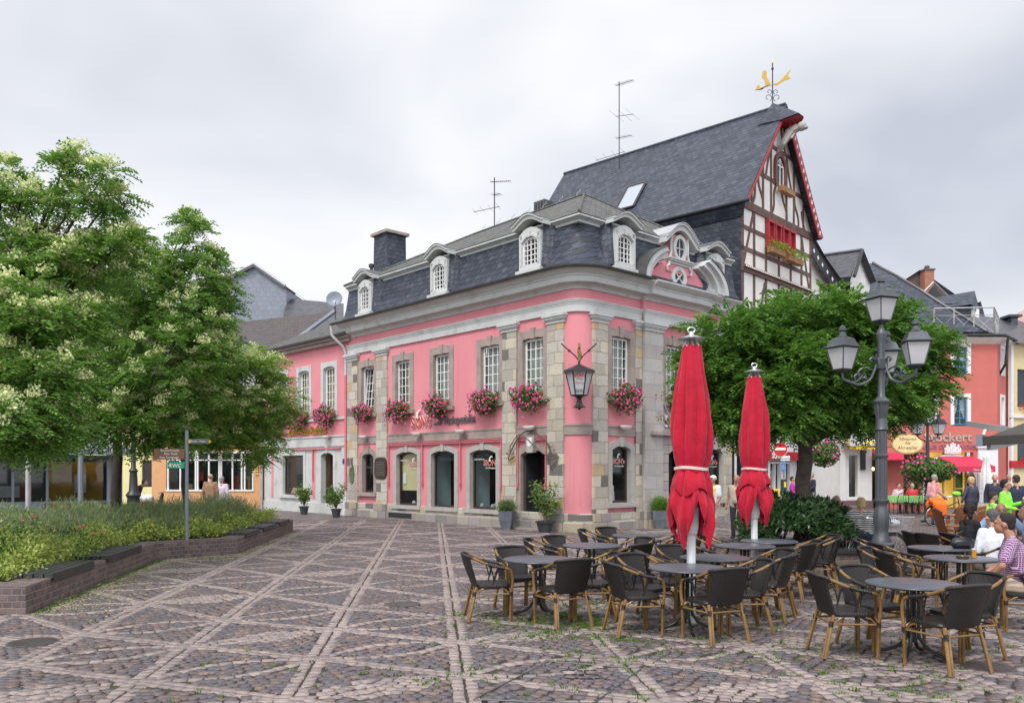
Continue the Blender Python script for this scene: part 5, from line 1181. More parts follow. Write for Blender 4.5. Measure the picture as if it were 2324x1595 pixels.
# roof terrace railing
p=pz(2200,745,40.3); rt=thing('terrace_railing','grey steel railing round the roof terrace of the coral house','railing',p)
m=MB(); zt=9.75; P=[(pz(2120,715,40.2).x,40.2),(pz(2256,712,39.9).x,39.9),(pz(2273,714,42).x,42.3)]
for a,b in zip(P,P[1:]):
    m.tube([(a[0],a[1],zt),(b[0],b[1],zt)],.035,6); m.tube([(a[0],a[1],zt-.35),(b[0],b[1],zt-.35)],.015,4); m.tube([(a[0],a[1],ez+.25),(b[0],b[1],ez+.25)],.015,4)
    n=3; 
    for k in range(n+1):
        q=Vector((a[0]+(b[0]-a[0])*k/n,a[1]+(b[1]-a[1])*k/n,0)); m.tube([q+Vector((0,0,ez+.1)),q+Vector((0,0,zt))],.04,4)
        if k<n:
            q2=Vector((a[0]+(b[0]-a[0])*(k+1)/n,a[1]+(b[1]-a[1])*(k+1)/n,0)); m.tube([q+Vector((0,0,ez+.25)),q2+Vector((0,0,zt-.35))],.01,3); m.tube([q2+Vector((0,0,ez+.25)),q+Vector((0,0,zt-.35))],.01,3)
m.build('rail',m_zincl,rt)
# slate dormer house behind, brown gable with brick chimney
Z=47; sdh=root('slate_dormer_house','slate clad house with long dormer behind the terrace','house',(26,Z))
a,b,c_,d=pz(2083,682,Z),pz(2212,660,Z),pz(2206,690,Z-2),pz(2105,703,Z-2); e1=pz(2228,700,Z+1)
m=MB(); m.quad(a,b,c_,d); m.poly([b,pz(2226,722,Z-1),c_]); m.build('roof',m_slate,sdh)
m=MB(); w0=pz(2130,700,Z-1.6); w1=pz(2204,688,Z-1.6); m.box(w0.x,w1.x,Z-1.6,Z+4,3,w1.z); m.build('wall',m_slate,sdh)
m=MB(); m.box(w1.x-.02,w1.x+.5,Z-1.5,Z+2,8.9,w1.z-.3); m.build('window',m_half,sdh)
for k,(x,y) in enumerate(((2215,672),(2226,684))):
    q=pz(x,y,Z+2+k*2); m=MB(); m.poly([q,q+Vector((.55,0,-2.0)),q+Vector((-.6,0,-2.0))]); m.poly([q,q+Vector((.55,0,-2)),q+Vector((.55,2,-2)),q+Vector((0,2,0))]); m.build('dormer',m_slate,sdh)
Z=56; bg=root('brown_gable_house','house with brown tiled gable behind the slate roofs at the right','house',(28,Z))
m=MB(); a,b,c_=pz(2085,617,Z),pz(2030,655,Z),pz(2160,672,Z); m.poly([a,b,Vector((b.x,Z,5)),Vector((c_.x,Z,5)),c_]); m.build('gable_wall',M('brown_cladding',(.10,.075,.07),.7,.1,6),bg)
m=MB(); m.poly([a+Vector((0,-.2,.1)),c_+Vector((.1,-.2,.1)),c_+Vector((3,8,.1)),a+Vector((3,8,.1))]); m.poly([a+Vector((0,-.2,.1)),b+Vector((-.1,-.2,.1)),b+Vector((3,8,.1)),a+Vector((3,8,.1))]); m.build('roof',m_tiled,bg)
m=MB(); q=pz(2119,640,Z-1.5); 
for s in (-1,1): m.tube([q,q+Vector((s*1.15,0,-1.15))],.05,4)
m.build('dormer_verge',m_zincl,bg); m=MB(); m.poly([q+Vector((0,.05,-.2)),q+Vector((.7,.05,-1.1)),q+Vector((-.7,.05,-1.1))]); m.build('dormer_window',m_black,bg)
m=MB(); a=pz(2094,612,Z-.5); b=pz(2115,648,Z-.5); m.box(a.x,b.x,Z-.8,Z-.1,b.z-.8,a.z-.1); c9=m.build('chimney',blocks('chimney_brick',.25,.08,[(.42,.14,.08),(.48,.18,.10),(.36,.12,.08)],(.3,.2,.16),mort=.012),bg); m=MB(); m.box(a.x-.06,b.x+.06,Z-.86,Z-.04,a.z-.1,a.z); m.lathe([(.14,0),(.14,.15),(.2,.16),(.12,.28),(.0,.3)],10,((a.x+b.x)/2,Z-.45,a.z)); m.build('chimney_cap',m_zinc,c9)
Z=60; q=root('mossy_roof_house','grey roof of a farther house right of the brick chimney','house',(32,Z)); m=MB(); a=pz(2120,655,Z); b=pz(2160,676,Z); m.poly([a,b,b+Vector((0,-2,-1)),a+Vector((0,-2,-3))]); m.poly([a,b,Vector((b.x,Z+.1,4)),Vector((a.x,Z+.1,4))]); m.build('roof',m_slateg,q)
# slate chimney, pink and yellow houses at the right edge
Z=46; sc=root('pink_side_house','pale pink house with a tall slate chimney at the right edge','house',(29,Z))
m=MB(); a=pz(2285,722,Z); b=pz(2300,760,Z); m.box(a.x,b.x,Z-.4,Z+.3,7,a.z); m.box(a.x-.15,b.x+.2,Z-.5,Z+.4,a.z,a.z+.12); m.build('chimney',m_slate,sc)
m=MB(); a=pz(2299,716,Z+1); b=pz(2440,640,Z+1); c_=pz(2440,1150,Z+1); m.poly([a,b,c_,pz(2299,1150,Z+1)]); m.build('wall',M('pale_pink_render',(.62,.40,.38),.85),sc)
yl=root('cream_house','tall cream yellow house at the right edge with red geraniums on its sills','house',(25.2,41))
Fy=Frame((24.9,41.2),(.92,.39),(.39,-.92)); m_cream=M('cream_render',(.66,.56,.32),.85,.05)
m=MB(); wall(m,Fy,0,6,0,8.2,[(.55,1.5,5.1,6.9),(.55,1.5,2.4,4.1),(2.4,3.3,5.1,6.9)],.2); m.build('wall',m_cream,yl)
m=MB(Fy.M); m.box(.5,1.6,-.25,-.2,2.3,7); m.box(2.4,3.3,-.25,-.2,5,7); m.build('window',bpy.data.materials['dark_glass'],yl)
m=MB(Fy.M); m.box(-.05,.12,-.1,.08,0,8.2); m.box(-.1,6,0,.1,4.5,4.65); m.build('trim',m_half,yl); m=MB(Fy.M); m.poly([(-.3,.4,8.2),(6,.4,8.2),(6,-4,10.5),(-.3,-4,10.5)]); m.build('roof',m_tiled,yl)
m_redfl=leafmat('red_geranium',[(.6,.04,.02),(.7,.08,.03),(.5,.02,.02)],.1)
for z in (4.85,2.15):
    m=MB(Fy.M); 
    for k in range(3): tuft_leaves(m,(.7+k*.35,.15,z+.1),(.2,.15,.2),50,.07,.035,.3)
    m.build('geraniums',m_redfl,yl)
m=MB(Fy.M); m.box(-.1,6,.0,.12,2.0,2.35); m.build('shop_fascia',m_red,yl); m=MB(Fy.M); m.box(.4,2.6,-.6,-.5,0,1.95); m.build('shop_interior',m_lit,yl)
# ---- shop row under the round tree: scholz shop, white shop with yellow awnings, restaurant
FW=Frame((12.6,39.0),(.985,.17),(.17,-.985)); sr=root('shop_row_house','half timbered shop house with white ground floor and yellow scalloped awnings','shop',(16,39.6))
u=lambda x:FW.u(x)
def pnl(x0,x1): return u(x0),u(x1)
ops=[(u(1765),u(1832),.35,3.0),(u(1925),u(1948),.55,2.55)]
m=MB(); house_box(m,FW,u(1748),u(1979),0,3.4,3,ops,rev=.25); m.build('wall',m_half,sr)
m=MB(); wall(m,FW,u(1748),u(1979),3.4,6.6,[(u(1915),u(1930),3.75,4.45),(u(1936),u(1955),3.75,4.5),(u(1790),u(1812),4.2,5.2)],.1,v=.02); m.build('upper_wall',m_plas,sr)
m=MB(FW.M)
for x in (1752,1785,1818,1850,1880,1905,1932,1958,1977): beam(m,(u(x),3.45),(u(x),6.5),.14,.06)
for z in (3.5,4.6,5.6,6.5): beam(m,(u(1748),z),(u(1979),z),.15,.062)
beam(m,(u(1850),3.5),(u(1880),4.6),.12,.058); beam(m,(u(1905),4.6),(u(1880),5.6),.12,.058); m.build('timber_frame',m_dkoak,sr)
m=MB(FW.M); m.box(u(1913),u(1957),-.2,-.1,3.7,4.5); m.box(u(1788),u(1814),-.2,-.1,4.2,5.2); m.build('window',bpy.data.materials['dark_glass'],sr)
m=MB(FW.M); m.poly([(u(1745),.4,6.6),(u(1982),.4,6.6),(u(1982),-3.4,9.4),(u(1745),-3.4,9.4)]); m.build('roof',m_tiled,sr)
m=MB(FW.M); m.box(u(1763),u(1950),-1.3,-1.2,.3,3.1); m.build('shop_room',M('violet_room',(.10,.07,.12),.7,.9,3),sr)
m=MB(FW.M)
for x in (1765,1782,1806,1829): m.box(u(x)-.05,u(x)+.05,-.12,.03,.3,3.0)
m.box(u(1765),u(1832),-.12,.03,.35,.5); m.box(u(1922),u(1950),-.14,.02,.45,.6); m.box(u(1922)-.02,u(1922)+.1,-.2,0,.5,2.6); m.box(u(1946),u(1951),-.2,.02,.5,2.6); m.build('shop_window_frame',m_white,sr)
m=MB(FW.M)
for k in range(16): a=random.uniform(u(1768),u(1828)); z=random.uniform(.5,2.0); m.box(a,a+random.uniform(.1,.35),-.9,-.8,z,z+random.uniform(.2,.7))
for k in range(6): a=random.uniform(u(1926),u(1943)); z=.7+k*.3; m.sphere((a,-.6,z),(.16,.1,.14),8)
m.build('goods',m_goods,sr)
def awning(F,u0,u1,z,out,drop,mat,label,parent,name='awning'):
    m=MB(F.M); m.add([(u0,.1,z+.25),(u1,.1,z+.25),(u1,out,z),(u0,out,z)],[(0,1,2,3)]); n=max(4,int((u1-u0)/.14))
    for k in range(n):
        a=u0+(u1-u0)*k/n; b=u0+(u1-u0)*(k+1)/n; m.poly([(a,out,z),(b,out,z),(b,out,z-drop*.6),((a+b)/2,out,z-drop),(a,out,z-drop*.6)])
    o=m.build(name,mat,parent); m=MB(F.M); m.box(u0-.1,u1+.1,out-.06,out+.06,z+.0,z+.09); m.box(u0-.05,u1+.05,.0,.2,z+.2,z+.38); m.tube([(u0,.1,z+.2),(u0,out,z+.02)],.03,4); m.tube([(u1,.1,z+.2),(u1,out,z+.02)],.03,4); m.build('awning_box',m_half,o); return o
m_yel=M('yellow_canvas',(.85,.56,.03),.7,.05); m_crc=M('crimson_canvas',(.55,.03,.08),.7,.08)
awning(FW,u(1907),u(1978),3.05,.8,.22,m_yel,None,sr); awning(FW,u(1838),u(1866),3.1,.8,.22,m_yel,None,sr)
m=MB(FW.M); m.box(u(1952),u(1962),.02,.1,1.9,2.85); m.build('hanging_display',m_black,sr); m=MB(FW.M); m.tube([(u(1861),.1,3.3),(u(1861),.1,0)],.05,6); m.build('downpipe',m_zincl,sr)
# dark terracotta base
m=MB(FW.M); m.box(u(1900),u(1979)+.03,0,.05,0,.42); m.build('plinth',M('purple_plinth',(.16,.09,.09),.8),sr)
FR=Frame((FW.M@Vector((u(1979)+.1,-.8,0))).to_tuple()[:2],(1,0),(0,-1)); rs=root('restaurant_house','restaurant with wrought iron sign, white timbered front and crimson awnings','restaurant',(18.3,40.5))
w=lambda x:FR.u(x)
m=MB(); wall(m,FR,-.2,w(2074),3.0,7.2,[(w(2008),w(2018),3.9,5.0),(w(2030),w(2042),3.9,5.0)],.1); m.quad((0,0,0),(0,0,0),(0,0,0),(0,0,0)) if False else None; m.build('upper_wall',m_plas,rs)
m=MB(FR.M)
for x in (2002,2014,2028,2042,2056,2070): beam(m,(w(x),3.3),(w(x),7.1),.09,.04)
for z in (3.5,5.2): beam(m,(-.1,z),(w(2074),z),.12,.045)
m.build('timber_frame',M('ochre_timber',(.45,.32,.16),.6),rs)
m=MB(FR.M); m.box(-.2,w(2074),-3,-2.9,0,3.2); m.box(-.25,-.2,-3,0,0,3.2); m.build('wall',M('cream_passage',(.42,.36,.27),.85),rs)
m=MB(FR.M); m.box(w(2030),w(2046),-2.88,-2.84,0,2.4); m.box(w(2055),w(2074),-2.88,-2.84,.6,2.2); m.box(-.2,w(2074),-2.9,-.02,3.0,3.05); m.build('door',m_dark,rs)
m=MB(FR.M); m.box(-.1,w(2074),.0,.2,2.95,3.5); m.build('fascia',M('brown_fascia',(.16,.07,.06),.6),rs)
m=MB(FR.M); m.box(w(2021),w(2043),.2,.24,3.02,3.42); si=m.build('menu_sign',M('wooden_sign',(.62,.36,.14),.5),rs)
for x in (2036,2062):
    m=MB(FR.M); m.sphere((w(x),-2.7,1.95),(.07,.07,.09),8); m.build('wall_lamp',emit('lamp_glow',(1,.65,.2),6),rs)
def slant(F,u0,u1,z,out,drop,name,parent,val=.2):
    m=MB(F.M); m.add([(u0,.1,z+drop),(u1,.1,z+drop),(u1,out,z),(u0,out,z),(u0,.1,z+drop-.03),(u1,.1,z+drop-.03),(u1,out,z-.03),(u0,out,z-.03)],[(0,1,2,3),(4,5,6,7),(0,3,7,4),(1,2,6,5)]); m.quad((u0,out,z),(u1,out,z),(u1,out,z-val),(u0,out,z-val)); return m.build(name,m_crc,parent)
slant(FR,.1,w(2066),2.4,1.6,.5,'awning',rs,.05)
a=slant(FC,U(2125),U(2207),2.05,1.9,.5,'awning',ch,.26)
text_mesh('awning_lettering','Haus des Kindes',.13,m_white,textM(FC.M@Vector((U(2180),1.91,1.86)),(1,0,0),(0,0,1),(0,-1,0)),a,depth=.003)
# wrought iron arm sign and oval restaurant sign
p=pz(2040,985,37.3); ir=thing('wrought_iron_sign','black wrought iron hanging sign with gold lettering in front of the restaurant','sign',p)
m=MB(); 
def scroll(m,c,r,s=1,t=.016,turn=5.2):
    m.tube([Vector(c)+Vector((s*-r*math.cos(a)*(1-a/8),0,r*math.sin(a)*(1-a/8))) for a in np.linspace(-1.4,turn,18)],t,5)
m.tube([p+Vector((-.9,1.4,-.55)),p+Vector((.7,0,-.55))],.02,5); m.tube([p+Vector((-.9,1.4,.3)),p+Vector((-.5,.6,.25)),p+Vector((.5,0,-.05))],.018,5)
for x,z,r,s in ((-.55,.2,.2,1),(-.5,-.3,.17,-1),(.55,.3,.16,-1),(.6,-.3,.15,1),(-.75,-.05,.15,1),(.0,-.62,.14,1),(.3,-.65,.12,-1)): scroll(m,p+Vector((x,0,z)),r,s)
m.build('iron_scrollwork',m_black,ir)
m=MB(); m.add([(p.x+a*.32,p.y-.02,p.z+b*.2) for a,b in ((-1,-.6),(-.8,-1),(.8,-1),(1,-.6),(1,.6),(.5,.8),(0,1.1),(-.5,.8),(-1,.6))],[tuple(range(9))]); m.build('sign_board',m_black,ir)
text_mesh('lettering','Alt',.12,m_gold,textM(p+Vector((0,-.03,.02)),(1,0,0),(0,0,1),(0,-1,0)),ir,depth=.003); text_mesh('lettering','Ahrweiler',.12,m_gold,textM(p+Vector((0,-.03,-.13)),(1,0,0),(0,0,1),(0,-1,0)),ir,depth=.003)
p=pz(2059,1007,36.8); ov=thing('oval_sign','oval cream restaurant sign with brown lettering','sign',p)
m=MB(); F_=Frame((p.x,p.y),(1,0),(0,-1)); m=MB(F_.M); m.prism([(.72*math.cos(a),p.z+.46*math.sin(a)) for a in np.linspace(0,2*math.pi,33)[:-1]],-.04,.04); o=m.build('board',M('brass_edge',(.45,.30,.10),.4),ov)
m=MB(F_.M); m.prism([(.66*math.cos(a),p.z+.40*math.sin(a)) for a in np.linspace(0,2*math.pi,33)[:-1]],.04,.045); m.build('face',M('cream_face',(.80,.62,.32),.5),ov)
m_brt=M('brown_letters',(.22,.12,.05),.5)
for s,z,sz in (('Restaurant',.17,.17),('Alt',-.03,.2),('Ahrweiler',-.24,.22)): text_mesh('lettering',s,sz,m_brt,textM(p+Vector((0,-.05,z)),(1,0,0),(0,0,1),(0,-1,0)),ov,depth=.003)
# hidden-behind-tree fill: side street wall between the timbered gable and the shop row
sw=root('beige_house','beige rendered house between the timbered gable and the shops, behind the tree','house',(14,38.5))
Fq=Frame((12.2,37.0),(.75,.66),(.66,-.75)); m=MB(); wall(m,Fq,0,1.9,0,7.5,[(.5,1.3,.4,2.6),(.5,1.3,4,5.4)],.15); m.build('wall',M('beige_render',(.5,.42,.33),.85),sw); m=MB(Fq.M); m.box(.45,1.35,-.2,-.15,.4,5.4); m.build('window',m_dark,sw)
# bus shelter at the left edge
KS=Frame((-19.2,27.6),(.83,.56),(.56,-.83)); ks=root('glass_shelter','grey steel and glass shelter with notice boards at the left edge','shelter',(-17,28))
m_steel_=M('grey_steel2',(.22,.25,.29),.4,.1,3,metal=.2); m_sgl=glassmat('shelter_glass',(.38,.42,.44),.04)
m=MB(KS.M)
for k in range(6): m.box(k*1.05,k*1.05+.08,-.08,0,0,2.35)
m.box(0,5.6,-.1,.02,2.3,2.42); m.box(0,5.6,-.06,-.01,.68,.76); m.build('frame',m_steel,ks)
m=MB(KS.M); m.quad((0,-.04,.72),(5.6,-.04,.72),(5.6,-.04,2.3),(0,-.04,2.3)); m.build('glass',m_sgl,ks)
m=MB(KS.M); m.box(0,3.1,-.06,-.02,.05,.7); m.build('lower_panel',m_steel,ks)
m=MB(KS.M); m.poly([(-1,.9,2.5),(6.1,.9,2.5),(4.9,-1.6,3.5),(.5,-1.6,3.5)]); m.poly([(6.1,.9,2.5),(6.1,-4,2.5),(4.9,-1.6,3.5)]); m.box(-1,6.1,.84,.94,2.42,2.54)
m.build('roof',m_steel,ks)
m=MB(KS.M)
for k in range(19):
    a=-.9+k*.38; m.tube([(a,.85,2.56),(.6+(a+.9)*.61,-1.55,3.54)],.035,4)
m.build('roof_rib',m_zincl,ks)
m=MB(KS.M); m.box(0,5.6,-2.6,-2.5,0,2.4); m.build('back_wall',M('dark_back',(.07,.07,.08),.7,.6,1.2),ks)
m=MB(KS.M); m.box(3.4,5.3,-2.45,-2.4,.2,2.2); m.build('yellow_poster',M('ochre_poster',(.42,.24,.02),.6,.4,1),ks)
m=MB(KS.M); m.box(4.3,4.7,-2.35,-2.3,1.0,1.7); m.box(.9,1.35,-1,-.98,1.25,1.9); m.box(1.7,2.4,-1,-.98,.9,1.3); m.build('notice',m_white,ks)
m=MB(KS.M); m.box(.3,1.0,-1.2,-1.1,.8,2.1); m.box(2.45,2.6,-1.2,-1.1,.8,2.1); m.build('red_panel',m_red,ks)
for x,Z in ((64,24.5),(183,29.2),(248,30.2),(272,31)):
    m=MB(); q=pz(x,1100,Z); m.tube([(q.x,q.y,0),(q.x,q.y,2.55)],.075 if x==64 else .09,10); m.build('post',m_zincl if x==64 else m_steel,ks)
# ================================================================ trees and planting
def rows(*a): return np.array(a,dtype=float)
def unit(v): return v/(np.linalg.norm(v,axis=-1,keepdims=True)+1e-9)
def sprays(C,D,L,npair,lw,ll,droop=.35,jit=.25):
    """compound leaves: rachis from C along D, rhombic leaflets on both sides"""
    n=len(C); up=np.tile([0,0,1.],(n,1)); S=unit(np.cross(D,up)+rng.normal(0,.25,(n,3))); N=unit(np.cross(S,D))
    out=[]
    for k in range(npair):
        t=(k+.6)/npair; p=C+D*(L*t)[:,None]-np.array([0,0,1.])*(droop*t*t*L)[:,None]
        for s in (-1,1):
            d=unit(D*.55+S*s+rng.normal(0,jit*.5,(n,3))-np.array([0,0,.25])); w=unit(np.cross(d,N+rng.normal(0,jit,(n,3))))
            l=(ll*(1-.35*abs(t-.45)))*rng.uniform(.8,1.2,n)
            ww=lw*rng.uniform(.8,1.2,n)
            q=np.stack([p,p+d*(l*.45)[:,None]+w*ww[:,None],p+d*l[:,None],p+d*(l*.45)[:,None]-w*ww[:,None]],1); out.append(q)
    V=np.concatenate(out,0); return V.reshape(-1,3)
def quads(V): return np.arange(len(V)).reshape(-1,4)
def rand_dir(n):
    v=rng.normal(0,1,(n,3)); return unit(v)
def crown(blobs,dens,per,L,npair,lw,ll,clr=.35,flat=.55,inner=.35,lowcut=None):
    """leaf clumps through the volume of several lobes; returns vertices and clump centres"""
    Cs=[];Ds=[];cent=[]
    for (c,r) in blobs:
        c=np.array(c);r=np.array(r); area=4*math.pi*((r[0]*r[1])**1.6+(r[0]*r[2])**1.6+(r[1]*r[2])**1.6)**(1/1.6)/3**(1/1.6)
        k=max(5,int(area*dens)); d=rand_dir(k); rad=1-rng.uniform(0,1,k)**1.6*inner*1.6; rad=np.clip(rad,.1,1)
        rad*=1+.16*np.sin(d[:,0]*5+c[0]*3)*np.cos(d[:,2]*4+c[1])
        cc=c+d*r*rad[:,None]; cent.append(cc)
        for q in range(k):
            m=per; dd=rand_dir(m); dd[:,2]=np.abs(dd[:,2])*.8-.15
            outw=unit(d[q]*np.array([1,1,.35])+1e-3); pos=cc[q]+dd*np.array([clr,clr,clr*flat])*rng.uniform(.3,1,m)[:,None]
            D=unit(outw*.75+dd*.8+np.array([0,0,-.12])+rng.normal(0,.25,(m,3))); Cs.append(pos);Ds.append(D)
    C=np.vstack(Cs);D=np.vstack(Ds); n=len(C)
    V=sprays(C,D,L*rng.uniform(.75,1.25,n),npair,lw,ll)
    return V,np.vstack(cent)
def limbs(mb,base,r0,fork,targets,r1=.035,sag=.0,wob=.12):
    """trunk to the fork, limbs to the targets"""
    b=Vector(base);f=Vector(fork); n=6
    mb.tube([b.lerp(f,t/n)+Vector((random.uniform(-.03,.03),random.uniform(-.03,.03),0))*(0 if t in (0,n) else 1) for t in range(n+1)],[r0*(1.35 if t==0 else 1.05-.25*t/n) for t in range(n+1)],12)
    for T in targets:
        T=Vector(T); m=7; pts=[];
        mid=f.lerp(T,.5)+Vector((random.uniform(-wob,wob)*2,random.uniform(-wob,wob)*2,abs(T.z-f.z)*.12))
        for t in range(m+1):
            s=t/m; p=f*(1-s)**2+mid*2*s*(1-s)+T*s*s; pts.append(p)
        mb.tube(pts,[max(r1*.4,r0*.55*(1-s/m)+r1*.4) for s in range(m+1)],7)
m_bark=M('grey_bark',(.10,.08,.065),.9,.35,6,bump=.8,bsc=14); m_bark2=M('dark_bark',(.05,.04,.035),.9,.3,6,bump=.8,bsc=14)
m_leafA=leafmat('round_tree_leaves',[(.05,.14,.028),(.09,.21,.032),(.15,.30,.045),(.23,.41,.07),(.075,.175,.028)],.35,.5,.8)
m_leafB=leafmat('pagoda_tree_leaves',[(.08,.19,.035),(.13,.27,.045),(.19,.35,.06),(.27,.44,.09),(.10,.22,.04)],.35,.5,.6)
m_leafC=leafmat('light_pagoda_leaves',[(.16,.30,.05),(.24,.40,.07),(.33,.50,.10),(.12,.25,.045)],.4,.5,.6)
m_blos=leafmat('cream_blossom',[(.60,.65,.25),(.74,.77,.42),(.50,.58,.18),(.82,.84,.55)],.3,.7)
# ---- round tree over the circular planter
def P3(x,y,Z): p=pz(x,y,Z); return [p.x,p.y,p.z]
t=thing('round_tree','round topped locust tree with dense drooping feathery leaves in the circular planter','tree',(5.66,16.1,.35))
s=17/FP
bl=[(P3(1765,755,16.1),(.95,1.0,.6)),(P3(1880,738,16.4),(1.0,1.1,.6)),(P3(1660,790,15.9),(.85,1.0,.66)),(P3(1985,742,16.6),(.85,1.0,.55)),(P3(2050,840,16.4),(.72,1.0,.72)),(P3(1628,850,15.9),(.66,.9,.55)),(P3(1790,860,15.3),(1.15,.9,.8)),(P3(1930,860,15.4),(1.1,.9,.75)),(P3(1700,915,15.8),(.85,.9,.52)),(P3(1870,925,16.6),(1.3,1.2,.5)),(P3(2060,895,16.2),(.6,.85,.38)),(P3(1820,745,17.5),(1.4,1.1,.7)),(P3(1960,800,17.6),(1.2,1.0,.95)),(P3(1680,830,17.3),(1.1,1.0,.8)),(P3(1580,890,15.8),(.28,.5,.24)),(P3(2085,800,16.6),(.42,.7,.4)),(P3(1640,935,15.6),(.5,.6,.3)),(P3(1990,935,15.9),(.7,.8,.3)),(P3(1680,962,15.5),(.75,.7,.24)),(P3(1930,950,15.6),(.8,.7,.24)),(P3(1780,955,14.9),(.6,.5,.2))]
V,cen=crown(bl,7.5,15,.30,8,.019,.078,clr=.27,flat=.6,inner=.4)
npmesh('crown',V,quads(V),m_leafA,t)
mb=MB(); limbs(mb,(5.66,16.1,.35),.165,(5.72,16.1,2.35),[bl[i][0] for i in (0,1,2,3,4,5,6,7,8,9,10,12,13)]); mb.build('trunk',m_bark,t,smooth=True)
# ---- flowering trees on the left
def flowers(cen,frac,n,r,sz,top=.0):
    k=rng.choice(len(cen),int(len(cen)*frac),replace=False); out=[]
    for c in cen[k]:
        m=n; d=rand_dir(m); d[:,2]=np.abs(d[:,2]); p=c+np.array([0,0,top])+d*r*rng.uniform(.1,1,m)[:,None]**.8
        a=rand_dir(m); b=unit(np.cross(a,rand_dir(m))); s=sz*rng.uniform(.6,1.2,m)[:,None]
        out.append(np.stack([p-a*s,p-b*s,p+a*s,p+b*s],1))
    return np.concatenate(out,0).reshape(-1,3)
def left_tree(label,base,fork,bl,mat,dens,per,fl,Z,r0,leanmat=m_bark2,L=.30):
    t=thing('flowering_tree',label,'tree',(base[0],base[1],base[2])); blobs=[(P3(x,y,z),(rx,rx*1.1,rz)) for x,y,z,rx,rz in bl]
    V,cen=crown(blobs,dens,per,L,6,.020,.088,clr=.24,flat=.7,inner=.45); npmesh('crown',V,quads(V),mat,t)
    if fl:
        F=flowers(cen,min(.95,fl*1.35),110,.20,.024,.13); npmesh('blossom',F,quads(F),m_blos,t)
    mb=MB(); limbs(mb,base,r0,fork,[b[0] for b in blobs],r1=.018); mb.build('trunk',leanmat,t,smooth=True); return t
left_tree('tall flowering tree at the left edge with open top branches against the sky',(-10.2,14.6,.3),P3(-60,960,14.4),
 [(50,435,14,.30,.18),(140,392,14,.22,.12),(172,362,14,.12,.17),(238,398,14,.22,.11),(110,470,14,.3,.16),(222,485,14.2,.32,.16),(10,385,14,.24,.14),(-10,480,14,.4,.3),(70,540,14,.4,.2),(180,450,14,.2,.12),(40,600,14,.6,.35),(255,450,14,.14,.1),(180,610,14.2,.7,.48),(270,560,14.2,.4,.3),(20,700,13.5,.85,.7),(120,740,13.5,.8,.6),(-30,820,13,.8,.7),(20,930,12.6,.75,.6),(130,860,13,.6,.5),(60,985,12.8,.6,.3),(150,985,14,.5,.25),(-20,960,12.2,.6,.35)],m_leafB,9,11,.55,14,.13)
left_tree('middle flowering tree with dark dense leaves and long spiky shoots behind the flower bed',(*pz(262,1150,21.5).to_tuple()[:2],.3),P3(268,960,21.5),
 [(330,650,19,1.1,.8),(410,700,19,.95,.8),(470,640,19.3,.6,.55),(440,560,19.3,.42,.5),(495,600,19.5,.32,.28),(385,600,19,.5,.5),(250,760,19,1.2,.9),(380,820,18.5,1.2,.9),(270,900,18.5,1.15,.75),(170,930,18.5,1.1,.7),(470,770,19,.75,.7),(350,960,18.5,1.0,.65),(440,505,19.3,.22,.3),(420,510,19.3,.2,.2),(510,700,19.5,.4,.5),(100,900,18.5,.9,.8),(240,975,18,.9,.45),(90,985,18,.7,.3),(380,985,18.5,.6,.3),(300,560,19,.4,.35)],m_leafB,5.5,12,.36,19,.13)
left_tree('light green flowering tree on a leaning trunk in front of the pink house',(*pz(424,1150,22.6).to_tuple()[:2],.3),P3(414,1010,22.6),
 [(560,860,22,1.05,.75),(600,920,22,.85,.65),(485,930,21.5,1.1,.75),(535,800,22,.65,.5),(560,990,22,.7,.6),(620,980,22.3,.45,.45),(495,850,22,.8,.7),(440,900,21,.8,.8),(590,1020,22,.5,.45),(430,1000,21,.7,.35),(620,870,22.2,.35,.3),(520,1000,21.5,.7,.4)],m_leafC,6,12,.6,22,.085)
# distant wooded hill
m=MB(); m.poly([pz(-60,560,300),pz(60,548,300),pz(180,572,300),pz(300,640,300),pz(420,720,300),pz(420,1060,300),pz(-60,1060,300)]); 
V=[];
hill=MB(); prof=[(-900,520),(-300,535),(-60,545),(60,548),(180,575),(300,640),(420,760),(520,900)]
top=[pz(x,y,300) for x,y in prof]
for a,b in zip(top,top[1:]): hill.quad(a,b,Vector((b.x,220,0)),Vector((a.x,220,0))); hill.quad(a,b,Vector((b.x,420,0)),Vector((a.x,420,0)))
tag(hill.build('hills',M('wooded_hill',(.035,.065,.03),.95,.5,.03)),kind='structure')
# ---- brick planter on the left
BRP=[(.155,.10,.10),(.115,.078,.078),(.19,.125,.115),(.13,.092,.095),(.10,.075,.08),(.21,.135,.115),(.145,.09,.08)]
m_brick=blocks('purple_brick',.125,.088,BRP,(.19,.165,.15),off=.5,wob=.03,mort=.012,jit=.15,rough=.75,bump=.7)
m_slat=M('black_timber_slat',(.035,.036,.036),.5,.3,8,bump=.3,bsc=30)
pl=thing('brick_planter','long low planter of purple brick with black timber bench slats and a flower bed','planter',(-8,17,0))
HW=.365; TW=.42
def wallseg(m,a,b,ext0=0,ext1=0):
    a=Vector((a[0],a[1],0));b=Vector((b[0],b[1],0)); d=(b-a).normalized(); n=Vector((-d.y,d.x,0)); a2=a-d*ext0;b2=b+d*ext1
    m.slab([(a2.x,a2.y),(b2.x,b2.y),(b2.x+n.x*TW,b2.y+n.y*TW),(a2.x+n.x*TW,a2.y+n.y*TW)],0,HW)
    return a,d,n
pth=PLL[:6]; m=MB()
segs=[]
_t=MB()
for k,(a,b) in enumerate(zip(pth,pth[1:])): segs.append(wallseg(_t,a,b))
inp=[]
